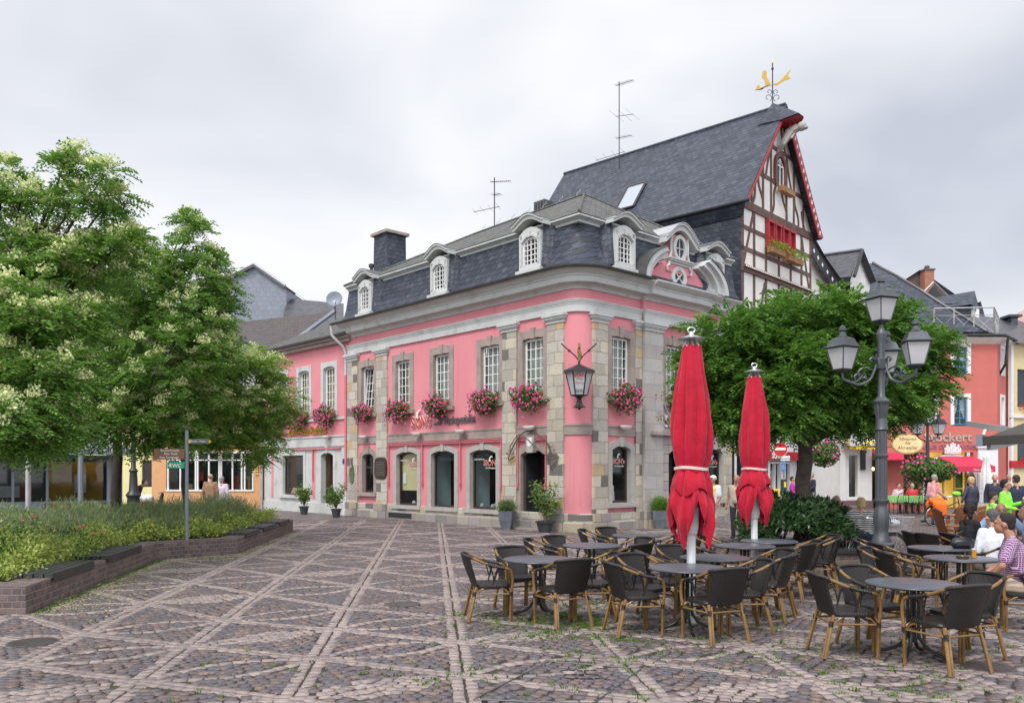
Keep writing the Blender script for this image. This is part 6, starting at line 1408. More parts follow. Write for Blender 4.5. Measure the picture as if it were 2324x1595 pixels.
for k in range(len(pth)):
    p=Vector((pth[k][0],pth[k][1],0))
    if k in (0,len(pth)-1): n_=segs[0 if k==0 else -1][2]; inp.append(p+n_*TW)
    else:
        n1,n2=segs[k-1][2],segs[k][2]; q=(n1+n2).normalized(); inp.append(p+q*(TW/max(.35,q.dot(n1))))
for k in range(len(pth)-1):
    a=Vector((*pth[k],0));b=Vector((*pth[k+1],0)); m.slab([(a.x,a.y),(b.x,b.y),(inp[k+1].x,inp[k+1].y),(inp[k].x,inp[k].y)],0,HW)
for k in range(1,5):
    a,d,n=segs[k]; a0,d0,n0=segs[k-1]
for k in (1,):
    pass
m.build('brick_wall',m_brick,pl)
m=MB(); m.poly([(x,y,.33) for x,y in PLL]); m.build('soil',M('soil',(.04,.03,.02),.95,.3,6),pl)
def slatbench(seg,s0,s1):
    a,d,n=seg; m=MB()
    for k in range(4):
        p=a+d*s0+n*(.0-.03+k*.135); q=a+d*s1+n*(-.03+k*.135); w=.115
        m.add([(p.x,p.y,HW+.003),(q.x,q.y,HW+.003),(q.x+n.x*w,q.y+n.y*w,HW+.003),(p.x+n.x*w,p.y+n.y*w,HW+.003),(p.x,p.y,HW+.06),(q.x,q.y,HW+.06),(q.x+n.x*w,q.y+n.y*w,HW+.06),(p.x+n.x*w,p.y+n.y*w,HW+.06)],[(0,3,2,1),(4,5,6,7),(0,1,5,4),(1,2,6,5),(2,3,7,6),(3,0,4,7)])
    p=a+d*s0;q=a+d*s1; m.add([(p.x-n.x*.035,p.y-n.y*.035,HW-.05),(q.x-n.x*.035,q.y-n.y*.035,HW-.05),(q.x-n.x*.032,q.y-n.y*.032,HW+.058),(p.x-n.x*.032,p.y-n.y*.032,HW+.058)],[(0,1,2,3)])
    m.build('bench_slats',m_slat,pl)
L1=(Vector(PLL[2])-Vector(PLL[1])).length
slatbench(segs[1],.85,2.55); slatbench(segs[1],3.25,5.3)
slatbench(segs[3],.7,2.1); slatbench(segs[3],2.6,4.2); slatbench(segs[3],4.7,6.2)
# planting in the bed
m_var=leafmat('variegated_leaf',[(.30,.38,.06),(.40,.46,.10),(.16,.26,.04),(.48,.50,.16),(.10,.20,.03),(.34,.42,.08)],.25,.5,1.2)
m_lav=leafmat('lavender_leaf',[(.19,.27,.11),(.25,.34,.15),(.14,.22,.08),(.29,.24,.20),(.17,.28,.08)],.2,.7,.8)
m_green=leafmat('bed_leaf',[(.05,.11,.02),(.08,.17,.03),(.12,.22,.04),(.04,.09,.02)],.25,.5,.8)
inner=[(-14,11.2),(-6.8,11.05),(-7.85,17.2),(-6.55,18.8),(-7.15,25.0),(-8.3,26.2),(-14.5,24)]
def bedpts(n,f):
    P=np.stack([rng.uniform(-15,-6,n*3),rng.uniform(10.8,26.5,n*3)],1); P=P[inpoly(P,inner)]; return P[f(P)][:n]
def seg_d(P):
    d=np.full(len(P),9.)
    for a,b in zip(PLL[1:6],PLL[2:6]):
        a=np.array(a);b=np.array(b); t=np.clip(((P-a)@(b-a))/((b-a)@(b-a)),0,1); d=np.minimum(d,np.linalg.norm(P-(a+t[:,None]*(b-a)),axis=1))
    return d
def leafcover(name,P,h,ll,lw,mat,label,cat,up=.4,per=10,parent=None,rr=.09,hf=None):
    n=len(P); hh=h*(hf(P) if hf else 1)*rng.uniform(.6,1.1,n)
    C=np.repeat(np.column_stack([P,np.full(n,.35)]),per,0); H=np.repeat(hh,per); t=rng.uniform(0,1,n*per)**.7
    C[:,2]+=H*t; C[:,:2]+=rng.normal(0,rr,(n*per,2)); d=rand_dir(n*per); d[:,2]=np.abs(d[:,2])*.6+up*(t-.3); d=unit(d); w=unit(np.cross(d,rand_dir(n*per)))
    l=ll*rng.uniform(.6,1.3,n*per)[:,None]; ww=lw*rng.uniform(.7,1.2,n*per)[:,None]
    V=np.stack([C,C+d*l*.5+w*ww,C+d*l,C+d*l*.5-w*ww],1).reshape(-1,3)
    o=npmesh(name,V,quads(V),mat,parent)
    if label: tag(o,label,cat,kind='stuff')
    return o
wv=lambda P:.6+.4*np.sin(P[:,0]*2.3+P[:,1]*1.7)*np.cos(P[:,1]*2.1-P[:,0])
leafcover('ground_cover',bedpts(5200,lambda P:(seg_d(P)<1.5+.3*np.sin(P[:,1]*2))&((P[:,1]>12)|(P[:,0]>-9))),.42,.065,.022,m_var,'bright yellow green variegated ground cover along the planter edge','ground cover',per=14,hf=lambda P:np.clip(.45+.6*np.clip(seg_d(P),0,1),.4,1)*(.8+.35*np.sin(P[:,0]*5+P[:,1]*3)))
leafcover('bed_plants',bedpts(2600,lambda P:(seg_d(P)>1.1)&(P[:,1]<17.5)),.42,.08,.03,m_green,'mixed green bedding plants in the middle of the flower bed','bedding plants',per=12,hf=wv)
leafcover('ground_cover',bedpts(1100,lambda P:(seg_d(P)>1.3)&(np.sin(P[:,0]*1.9+1)*np.sin(P[:,1]*1.3)>.25)),.55,.065,.022,m_var,'patches of yellow green variegated plants in the middle and back of the bed','ground cover',per=14)
leafcover('lavender',bedpts(3600,lambda P:(seg_d(P)>.9)&(P[:,1]>16.0)&(P[:,0]>-12.6)),.74,.16,.006,m_lav,'grey green lavender and tall grass filling the back of the flower bed','lavender',up=1.6,per=15,rr=.10,hf=lambda P:.75+.2*np.sin(P[:,0]*1.3)+.15*np.sin(P[:,1]*2))
m_rose=leafmat('pink_rose',[(.75,.12,.2),(.85,.2,.28),(.7,.08,.12)],.2,.5)
def ball(c,r,n=16,sz=.02):
    d=rand_dir(n); p=np.array(c)+d*r*.7; a=unit(np.cross(d,rand_dir(n))); b=np.cross(d,a); s=sz
    return np.stack([p-a*s,p-b*s,p+a*s,p+b*s],1).reshape(-1,3)
for k,(x,y,Z,lab) in enumerate(((190,1050+157,13.5,'red rose bush near the front left of the bed'),(345,1215,18.6,'coral rose bush low in the middle of the bed'),(320,1160,20,'pair of pink roses rising above the lavender'),(285,1180,18.5,'pink rose bush left of the lavender crown'),(485,1178,21,'pink rose bush by the right end of the lavender'),(60,1180,15,'rose bush with a faded bloom at the far left of the bed'))):
    p=pz(x,min(y,1215),Z); b=thing('rose_bush',lab,'rose bush',(p.x,p.y,.33)); mb=MB()
    fl=[]
    for q in range(4 if k<3 else 3):
        c=p+Vector((random.uniform(-.22,.22),random.uniform(-.2,.2),random.uniform(-.06,.1))); mb.tube([(p.x,p.y,.33),(c.x,c.y,c.z-.02)],.006,4); fl.append(ball(tuple(c),.028,18,.016))
    mb.build('stem',m_green,b); F=np.vstack(fl); npmesh('bloom',F,quads(F),m_rose,b)
    C=np.tile(np.array([p.x,p.y,p.z-.15]),(120,1))+rng.normal(0,.13,(120,3)); d=rand_dir(120); w=unit(np.cross(d,rand_dir(120))); V=np.stack([C,C+d*.03+w*.018,C+d*.06,C+d*.03-w*.018],1).reshape(-1,3); npmesh('foliage',V,quads(V),m_green,b)
# low stone edging and bench at the back left
m=MB(); a=gp(-40,1216); b=gp(205,1196); 
low=thing('low_wall','low stone edging wall behind the flower bed near the shelter','low wall',(b.x,b.y,0)); m.box(-17,-12.2,22.4,22.8,.0,.5,.02); m.build('stone',m_lava,low)
# ---- circular planter
cp=thing('circular_planter','round planter of purple brick ringed with dark timber bench slats','planter',(TC[0],TC[1],0))
m=MB(); m.lathe([(TR,0),(TR,.38),(TR-.3,.38),(TR-.3,.3)],48,(TC[0],TC[1],0)); 
# cylindrical courses: unwrap the wall round the circle
o=m.build('brick_wall',m_brick,cp)
me=o.data; uvl=me.uv_layers[0].data
for pgn in me.polygons:
    a0=None
    for li in pgn.loop_indices:
        v=me.vertices[me.loops[li].vertex_index].co; a=math.atan2(v.y,v.x)
        if a0 is None: a0=a
        while a-a0>math.pi: a-=2*math.pi
        while a-a0<-math.pi: a+=2*math.pi
        uvl[li].uv=(a*TR,v.z)
m=MB()
for k in range(4):
    r0=TR+.04-k*.145; m.lathe([(r0,.385),(r0,.44),(r0-.125,.44),(r0-.125,.385),(r0,.385)],48,(TC[0],TC[1],0))
m.f=[f for f in m.f if len(f)==4]; m.build('bench_slats',m_slat,cp)
m=MB(); m.lathe([(TR-.28,.30),(.01,.36)],30,(TC[0],TC[1],0)); m.build('soil',bpy.data.materials['soil'],cp)
m_rho=leafmat('rhododendron_leaf',[(.018,.045,.012),(.03,.075,.02),(.05,.11,.03),(.07,.13,.05),(.02,.05,.02)],.12,.28,1.5)
def whorls(C,R_,n,ll,lw):
    d=rand_dir(n); d[:,2]=np.abs(d[:,2])-.15; P=np.array(C)+unit(d)*np.array(R_)*(1-rng.uniform(0,1,n)[:,None]**2*.5); out=[]
    for k in range(9):
        a=unit(d*.5+rand_dir(n)); w=unit(np.cross(a,d+rand_dir(n)*.3)); l=ll*rng.uniform(.7,1.2,n)[:,None]
        out.append(np.stack([P,P+a*l*.55+w*lw,P+a*l,P+a*l*.55-w*lw],1))
    return np.concatenate(out).reshape(-1,3)
for k,(x,y,Z,R_,n,lab) in enumerate(((1770,1185,15.7,(.62,.55,.52),560,'glossy dark rhododendron bush at the left of the circular planter'),(1835,1190,15.4,(.55,.5,.48),420,'rhododendron bush in front of the tree trunk'),(1880,1208,15.4,(.42,.45,.30),260,'low rhododendron bush beside the seated woman'),(1722,1215,15.6,(.32,.4,.32),200,'small drooping shrub at the left rim of the circular planter'),(1850,1180,16.9,(.7,.4,.4),300,'rhododendron bush behind the tree trunk'))):
    p=pz(x,y,Z); b=thing('rhododendron',lab,'shrub',(p.x,p.y,.33)); V=whorls(tuple(p),R_,n,.15,.02); npmesh('foliage',V,quads(V),m_rho,b)
    mb=MB(); 
    for q in range(6): mb.tube([(p.x,p.y,.33),(p.x+random.uniform(-.3,.3),p.y+random.uniform(-.3,.3),p.z+.1)],.012,5)
    mb.build('stem',m_bark,b)
# ---- window boxes with geraniums
m_ger=leafmat('geranium_blossom',[(.82,.10,.36),(.90,.18,.46),(.75,.06,.28),(.92,.32,.58),(.88,.16,.40)],.2,.5,2)
m_gel=leafmat('geranium_leaf',[(.05,.12,.02),(.09,.18,.03),(.04,.09,.02),(.12,.2,.04)],.2,.5,2)
m_terra=M('terracotta',(.36,.13,.07),.7,.15,4)
def gbox(F,u,z,w,label,wild=1.0,group='flower boxes under the pink facade windows'):
    p=F.M@Vector((u,.2,z)); t=thing('flower_box',label,'flower box',p,group=group); m=MB(F.M); m.box(u-w/2,u+w/2,.03,.22,z-.02,z+.16,.01); m.build('box',m_terra,t)
    n=420; th=rng.uniform(0,2*math.pi,n); d=rand_dir(n); ra=np.array([w*.60,.28,.35])*wild
    c=np.array([u,.28,z-.02]); lump=1+.35*np.sin(d[:,0:1]*5+u*9)*np.cos(d[:,2:3]*4+u*5)+rng.normal(0,.07,(n,1)); loc=c+d*ra*lump*(1-rng.uniform(0,1,n)[:,None]**2*.6); loc[:,2]-=np.abs(rng.normal(0,.05,n)); loc[:,1]=np.maximum(loc[:,1],.07)
    MM=np.array(F.M); W=loc@MM[:3,:3].T+MM[:3,3]
    a=rand_dir(n*3); C=np.repeat(W,3,0)+rng.normal(0,.035,(n*3,3)); b=unit(np.cross(a,rand_dir(n*3))); s=.038*rng.uniform(.6,1.2,n*3)[:,None]
    V=np.stack([C-a*s,C-b*s,C+a*s,C+b*s],1).reshape(-1,3); npmesh('foliage',V,quads(V),m_gel,t)
    k=130; d=rand_dir(k); d[:,1]=np.abs(d[:,1]); loc=c+d*ra*(1+.35*np.sin(d[:,0:1]*5+u*9)*np.cos(d[:,2:3]*4+u*5))*rng.uniform(.85,1.22,k)[:,None]; loc[:,1]=np.maximum(loc[:,1],.1)
    vine=rng.uniform(0,1,k)<.12; loc[vine,2]-=rng.uniform(.1,.35,vine.sum()); W=loc@MM[:3,:3].T+MM[:3,3]
    V=np.vstack([ball(q,.042,11,.022) for q in W]); npmesh('blossom',V,quads(V),m_ger,t); return t
LABS=['geranium box under the tilted window beside the downpipe','geranium box under the window left of the red shop lettering','geranium box directly above the shop lettering','geranium box left of the wide stone pilaster','geranium box above the shop door']
for k,(c,w) in enumerate(upA): gbox(FA,c,4.17,.95,LABS[k]+' of the pink corner building',[.9,1.05,1,1.05,1.12][k])
gbox(FB,upB[0][0],4.17,.9,'geranium box right of the wall lantern on the short side',1.1); gbox(FB,upB[1][0],4.17,.8,'geranium box half hidden behind the front red parasol',.9)
for k,c in enumerate(up): gbox(FN,(c[0]+c[1])/2,4.22,.95,['geranium box under the right upper window of the lower pink house','geranium box under the middle upper window of the lower pink house','geranium box under the left upper window of the lower pink house, next to the tree'][k],1.15)
# ---- potted plants along the facades
m_pot=M('anthracite_pot',(.045,.05,.06),.5,.15,4); m_potz=M('grey_square_pot',(.13,.15,.18),.45,.25,3)
m_laur=leafmat('laurel_leaf',[(.05,.12,.02),(.09,.19,.03),(.14,.26,.05),(.2,.3,.09)],.25,.4,2)
def potted(x,y,h,w,kind,label,sq=False,pr=.2,ph=.34):
    p=gp(x,y); t=thing('potted_plant',label,'potted plant',(p.x,p.y,0)); m=MB()
    if sq: m.lathe([(pr*.62*1.3,0),(pr*1.18,ph*.5),(pr*1.3,ph),(pr*1.2,ph),(pr*1.1,ph-.06)],4,(p.x,p.y,.01),ph=.35); m.build('pot',m_potz,t)
    else: m.lathe([(pr*.68,0),(pr*.95,ph-.05),(pr*1.08,ph-.05),(pr*1.1,ph),(pr,ph),(pr*.95,ph-.05)],20,(p.x,p.y,.01)); m.build('pot',m_pot,t,smooth=True)
    if kind=='laurel':
        mb=MB(); C=[]
        for k in range(13):
            a=random.uniform(0,6.28); r=random.uniform(.2,1)*w/2; zt=ph+(h-ph)*random.uniform(.45,1); e=Vector((p.x+math.cos(a)*r,p.y+math.sin(a)*r,zt)); b=Vector((p.x,p.y,ph)); mid=b.lerp(e,.5)+Vector((0,0,.1)); mb.tube([b,mid,e],.012,5)
            for s in np.linspace(.35,1,9): q=(b*(1-s)**2+mid*2*s*(1-s)+e*s*s); C.append(q)
        mb.build('stem',M('laurel_stem',(.22,.17,.09),.8),t) if 'laurel_stem' not in bpy.data.materials else mb.build('stem',bpy.data.materials['laurel_stem'],t)
        C=np.repeat(np.array(C),7,0)+rng.normal(0,.07,(len(C)*7,3)); n=len(C); d=rand_dir(n); d[:,2]=d[:,2]*.5-.15; d=unit(d); ww=unit(np.cross(d,rand_dir(n))); l=.12*rng.uniform(.7,1.2,n)[:,None]
        V=np.stack([C,C+d*l*.5+ww*.024,C+d*l,C+d*l*.5-ww*.024],1).reshape(-1,3); npmesh('foliage',V,quads(V),m_laur,t)
    else:
        n=900; d=rand_dir(n); d[:,2]=np.abs(d[:,2])*1.3+.25; d=unit(d); C=np.tile([p.x,p.y,ph-.02],(n,1))+rng.normal(0,pr*.35,(n,3))*[1,1,.1]; L=(h-ph)*rng.uniform(.5,1.05,n)[:,None]*np.array(1); e=C+d*L*[w/(h)*.9,w/h*.9,1]
        out=[]
        for s in (.35,.55,.75,.95):
            q=C+(e-C)*s; dd=unit(d+rand_dir(n)*.7); ww=unit(np.cross(dd,rand_dir(n))); out.append(np.stack([q,q+dd*.05+ww*.007,q+dd*.1,q+dd*.05-ww*.007],1))
        V=np.concatenate(out).reshape(-1,3); npmesh('foliage',V,quads(V),leafmat('herb_leaf',[(.07,.14,.03),(.12,.2,.06),(.16,.24,.09)],.2,.6,2) if kind=='herb' else leafmat('conifer_leaf',[(.07,.17,.02),(.12,.25,.03),(.17,.32,.05)],.2,.6,2),t)
    return t
potted(690,1167,1.15,.85,'laurel','laurel in dark round pot before the shop window of the lower pink house')
potted(763,1174,1.35,.95,'laurel','laurel in a dark round pot beside the grey framed door near the downpipe')
potted(1150,1201,.95,.75,'herb','lavender in tall square grey pot left of shop door',True,.24,.58)
potted(1237,1208,1.5,.95,'laurel','tall laurel in a low dark pot at the shop door',False,.27,.34)
potted(1498,1199,1.05,.6,'conifer','bright green cypress in a square grey pot beside the stone portal',True,.24,.58)
# ================================================================ café furniture
m_wick=NT('black_wicker'); _s=m_wick.sep(m_wick.obj()); _w=m_wick.ma('SINE',m_wick.ma('MULTIPLY',m_wick.ma('ADD',_s[0],m_wick.ma('MULTIPLY',_s[1],.6)),420)); m_wick.col(m_wick.ramp(_w,[(0,(.012,.010,.010)),(1,(.036,.031,.029))])); m_wick.set(.45,0,.5); m_wick.bump(_w,.6,.003); m_wick=m_wick.m
m_bam=NT('bamboo'); _n=m_bam.noise(7,3); m_bam.col(m_bam.ramp(_n,[(.3,(.13,.07,.02)),(.7,(.27,.155,.05))])); m_bam.set(.3,0,.5); m_bam=m_bam.m
m_ttop=M('slate_blue_top',(.085,.095,.115),.32,.12,8,spec=.5); m_tedge=M('table_edge',(.05,.055,.068),.35,.1); m_leg=M('black_steel',(.018,.019,.022),.35,.2,5)
def spline(pts,n=6):
    P=[Vector(p) for p in pts]; out=[]
    for i in range(len(P)-1):
        p0=P[max(i-1,0)];p1=P[i];p2=P[i+1];p3=P[min(i+2,len(P)-1)]
        for k in range(n):
            t=k/n; out.append(.5*((2*p1)+(p2-p0)*t+(2*p0-5*p1+4*p2-p3)*t*t+(3*p1-p0-3*p2+p3)*t**3))
    out.append(P[-1]); return out
def make_chair(label,group=None):
    t=thing('bistro_chair',label,'chair',group=group)
    rail=lambda s:spline([(s*.255,.23,.40),(s*.262,.235,.52),(s*.268,.205,.625),(s*.272,.12,.655),(s*.27,-.02,.685),(s*.262,-.16,.735),(s*.235,-.27,.785)],5)
    for s in (-1,1):
        r=rail(s); k=int(len(r)*.50); m=MB(); m.tube(r[:k+1],.0165,8); m.tube(r[k+6:],.0165,8); m.build('arm_rail',m_bam,t,smooth=True)
        m=MB(); m.tube(r[k-1:k+8],.0185,8)
        m.tube(spline([(s*.25,.06,.66),(s*.235,.03,.58),(s*.225,.0,.44)],4),.010,6); m.tube(spline([(s*.268,-.06,.69),(s*.25,-.02,.62),(s*.232,.01,.50)],4),.009,6); m.tube(spline([(s*.266,.10,.655),(s*.24,.05,.60),(s*.228,.02,.5)],4),.008,6)
        m.build('arm_binding',m_wick,t,smooth=True)
        m=MB(); m.tube([(s*.235,.225,.0),(s*.250,.23,.41)],.017,8); m.tube([(s*.262,.205,.0),(s*.266,.215,.38)],.014,8); m.build('leg',m_bam,t,smooth=True)
        m=MB(); m.tube([(s*.245,-.30,.0),(s*.205,-.20,.42)],.0185,8); m.tube([(s*.222,-.315,.0),(s*.19,-.225,.40)],.012,8); m.build('leg',m_bam,t,smooth=True)
    m=MB(); r=spline([(-.242,-.25,.775),(-.225,-.30,.795),(-.14,-.345,.805),(0,-.36,.81),(.14,-.345,.805),(.225,-.30,.795),(.242,-.25,.775)],5); m.tube(r,.0195,8); m.build('top_rail',m_wick,t,smooth=True)
    m=MB(); n=12; rows_=[]
    for k,(z,y,hw,cv) in enumerate(((.42,-.20,.205,.03),(.50,-.215,.21,.045),(.60,-.245,.215,.055),(.70,-.275,.222,.06),(.80,-.30,.228,.062))):
        rows_.append([(x*hw,y-cv*(1-x*x),z) for x in np.linspace(-1,1,n)])
    for o in (0,.012):
        b=len(m.v)
        for r in rows_: m.v+=[(a,bb-o,c) for a,bb,c in r]
        for i in range(len(rows_)-1):
            for q in range(n-1): m.f.append((b+i*n+q,b+i*n+q+1,b+(i+1)*n+q+1,b+(i+1)*n+q))
    m.tube([r[0] for r in rows_],.013,6); m.tube([r[-1] for r in rows_],.013,6); m.build('backrest',m_wick,t,smooth=True)
    m=MB(); n=10; vs=[]
    prof=[(.0,-.0),]
    out=[]
    for k in range(24):
        a=2*math.pi*k/24; c,s=math.cos(a),math.sin(a); out.append((.235*math.copysign(abs(c)**.55,c),.01+.225*math.copysign(abs(s)**.55,s)))
    for f,z in ((1,.405),(1.03,.425),(1.0,.448),(.9,.445),(.5,.436),(.01,.432)): vs+=[(x*f,y*f,z) for x,y in out]
    fs=[]
    for i in range(5):
        for k in range(24): fs.append((i*24+k,i*24+(k+1)%24,(i+1)*24+(k+1)%24,(i+1)*24+k))
    fs.append(tuple(range(23,-1,-1))); m.add(vs,fs); m.build('seat',m_wick,t,smooth=True)
    m=MB(); z=.335
    m.tube([(-.25,.215,z),(.25,.215,z)],.011,6); m.tube([(-.21,-.22,z),(.21,-.22,z)],.011,6)
    for s in (-1,1):
        m.tube([(s*.255,.22,z),(s*.215,-.22,z)],.011,6)
        m.tube(spline([(s*.245,.215,.33),(s*.225,.21,.38),(s*.17,.205,.405)],4),.008,5); m.tube(spline([(s*.21,-.21,.33),(s*.19,-.2,.38),(s*.14,-.195,.405)],4),.008,5); m.tube(spline([(s*.255,.2,.33),(s*.25,.15,.385),(s*.24,.1,.405)],4),.008,5); m.tube(spline([(s*.215,-.2,.33),(s*.22,-.15,.385),(s*.22,-.1,.405)],4),.008,5)
    m.build('stretcher',m_bam,t,smooth=True)
    m=MB()
    for s in (-1,1): m.tube([(s*.257,.215,.31),(s*.257,.217,.36)],.024,8); m.tube([(s*.216,-.235,.31),(s*.212,-.225,.36)],.024,8)
    m.build('joint_binding',m_wick,t,smooth=True)
    return t
ch0=make_chair('x'); chused=[False]
def chair(x,y,face,label,group='bamboo and wicker bistro chairs'):
    """face: direction the sitter looks, degrees anticlockwise from +X"""
    o=ch0 if not chused[0] else dup(ch0,(0,0,0)); chused[0]=True
    o.location=(x,y,.012); o.rotation_euler=(0,0,R(face-90+random.uniform(-4,4))); o['label']=label; o['group']=group; return o
def make_table(r=.44):
    t=thing('round_table','x','table'); m=MB(); m.lathe([(.01,.705),(r*.93,.705),(r,.712),(r+.004,.72),(r,.729),(r*.985,.733)],56); m.f=m.f[:-1]; m.build('table_rim',m_tedge,t,smooth=True)
    m=MB(); m.lathe([(r*.985,.7325),(r*.97,.7345),(.01,.7345)],56); m.build('tabletop',m_ttop,t,smooth=True)
    m=MB()
    for k in range(4): a=k*math.pi/2+.3; m.tube([(.05*math.cos(a),.05*math.sin(a),.18),(.05*math.cos(a),.05*math.sin(a),.7)],.014,6)
    m.tube([(0,0,.15),(0,0,.3)],.03,8); m.lathe([(.16,.69),(.16,.703),(.02,.703)],12); m.build('pedestal',m_leg,t,smooth=True)
    for k in range(4):
        a=k*math.pi/2+.35; m=MB(); c,s=math.cos(a),math.sin(a); m.tube(spline([(.05*c,.05*s,.30),(.06*c,.06*s,.20),(.15*c,.15*s,.09),(.33*c,.33*s,.02)],5),.018,8); m.build('foot',m_leg,t,smooth=True)
    return t
tb0=make_table(); tbused=[False]
def table(x,y,label,rz=0):
    o=tb0 if not tbused[0] else dup(tb0,(0,0,0)); tbused[0]=True; o.location=(x,y,.012); o.rotation_euler=(0,0,rz); o['label']=label; o['group']='round grey café tables'; return o
X_=lambda xd,Z:(xd-CX)/FP*Z
def tp(x,y): # table top centre seen at photo position
    Z=FP*(HC-.718)/(y-CY); return ((x-CX)/FP*Z,Z)
TAB={}
for key,x,y,lab in (('a',1221,1272,'round table farthest left of the front rows of the café'),('b',1343,1240,'round table second row left, behind the leftmost table'),('c',1447,1217,'round table farthest back near the square grey pot'),
  ('d',1560,1292,'round table in front of the nearer red parasol pole'),('e',1622,1268,'round table just behind and right of the nearer parasol pole'),('f',1690,1241,'round table in front of the farther red parasol pole'),('g',1745,1230,'round table behind the farther parasol, beside the circular planter'),
  ('h',2072,1328,'nearest round table at the right with four empty chairs'),('i',2182,1270,'round table with the beer glass and ashtray'),('j',2135,1246,'round table with the dark handbag'),('k',2215,1221,'round table where the curly haired woman sits')):
    p=tp(x,y); TAB[key]=p; table(p[0],p[1],lab,rng.uniform(0,1.5))
def around(key,ang,r=.62,turn=0,lab=''):
    x,y=TAB[key]; a=R(ang); chair(x+r*math.cos(a),y+r*math.sin(a),ang+180+turn,lab)
def cpos(x,y,face,lab): # seat centre (height .44) seen at photo position
    Z=FP*(HC-.45)/(y-CY); chair((x-CX)/FP*Z,Z,face,lab)
around('a',188,.60,0,'leftmost chair of the café, facing right'); around('a',112,.60,0,'chair behind the leftmost table, facing the viewer'); around('a',-62,.58,0,'chair with its back to us at the leftmost table'); around('a',-2,.66,4,'chair on the right side of the leftmost table, seen in profile')
around('b',172,.66,0,'chair left of the second table, facing right'); around('b',125,.62,0,'chair at the back left of the second table'); around('b',-48,.66,0,'chair with its back to us right of the second table'); around('b',25,.66,0,'chair on the far right side of the second table')
around('c',170,.66,-5,'chair left of the farthest table, in profile'); around('c',120,.62,0,'chair behind the farthest table'); around('c',-50,.66,0,'chair with its back to us at the farthest table'); around('c',-12,.75,0,'chair at the right of the farthest table near the parasol')
around('d',190,.62,0,'chair left of the nearer parasol table, facing right'); around('d',128,.62,0,'chair at the back left of the nearer parasol table'); around('d',-68,.50,0,'chair with its back to us at the nearer parasol table'); around('d',5,.62,0,'chair right of the nearer parasol table, facing left')
around('e',185,.66,0,'chair left of the table behind the nearer parasol'); around('e',118,.62,0,'chair behind the table behind the nearer parasol'); around('e',-30,.64,0,'chair with its back to us right of the table behind the parasol'); around('e',12,.72,0,'profile chair facing left at the table behind the parasol')
around('f',182,.66,0,'chair left of the farther parasol table'); around('f',140,.64,0,'chair at the back left of the farther parasol table'); around('f',-38,.66,0,'chair with its back to us at the farther parasol table'); around('f',-5,.75,0,'chair right of the farther parasol table')
around('g',165,.66,0,'chair behind the farther parasol pole'); around('g',-20,.70,0,'chair in front of the circular planter, seen from behind'); around('g',8,.80,0,'rearmost chair beside the circular planter rim')
around('h',165,.62,12,'nearest chair at the left of the front right table'); around('h',105,.54,10,'empty chair behind the front right table, facing the viewer'); around('h',-80,.44,9,'nearest chair of all, its wicker back towards us'); around('h',5,.50,5,'chair right of the front right table, facing left')
around('i',184,.68,-5,'chair left of the beer table, facing right'); around('i',150,.85,-10,'chair behind the left chair of the beer table')
around('j',190,.70,-10,'chair in front of the lamp post at the handbag table'); around('j',155,.8,0,'chair beyond the lamp post by the handbag table')
around('k',200,.78,0,'low dark chair left of the curly haired woman'); around('k',175,.80,0,'chair behind the curly haired woman')
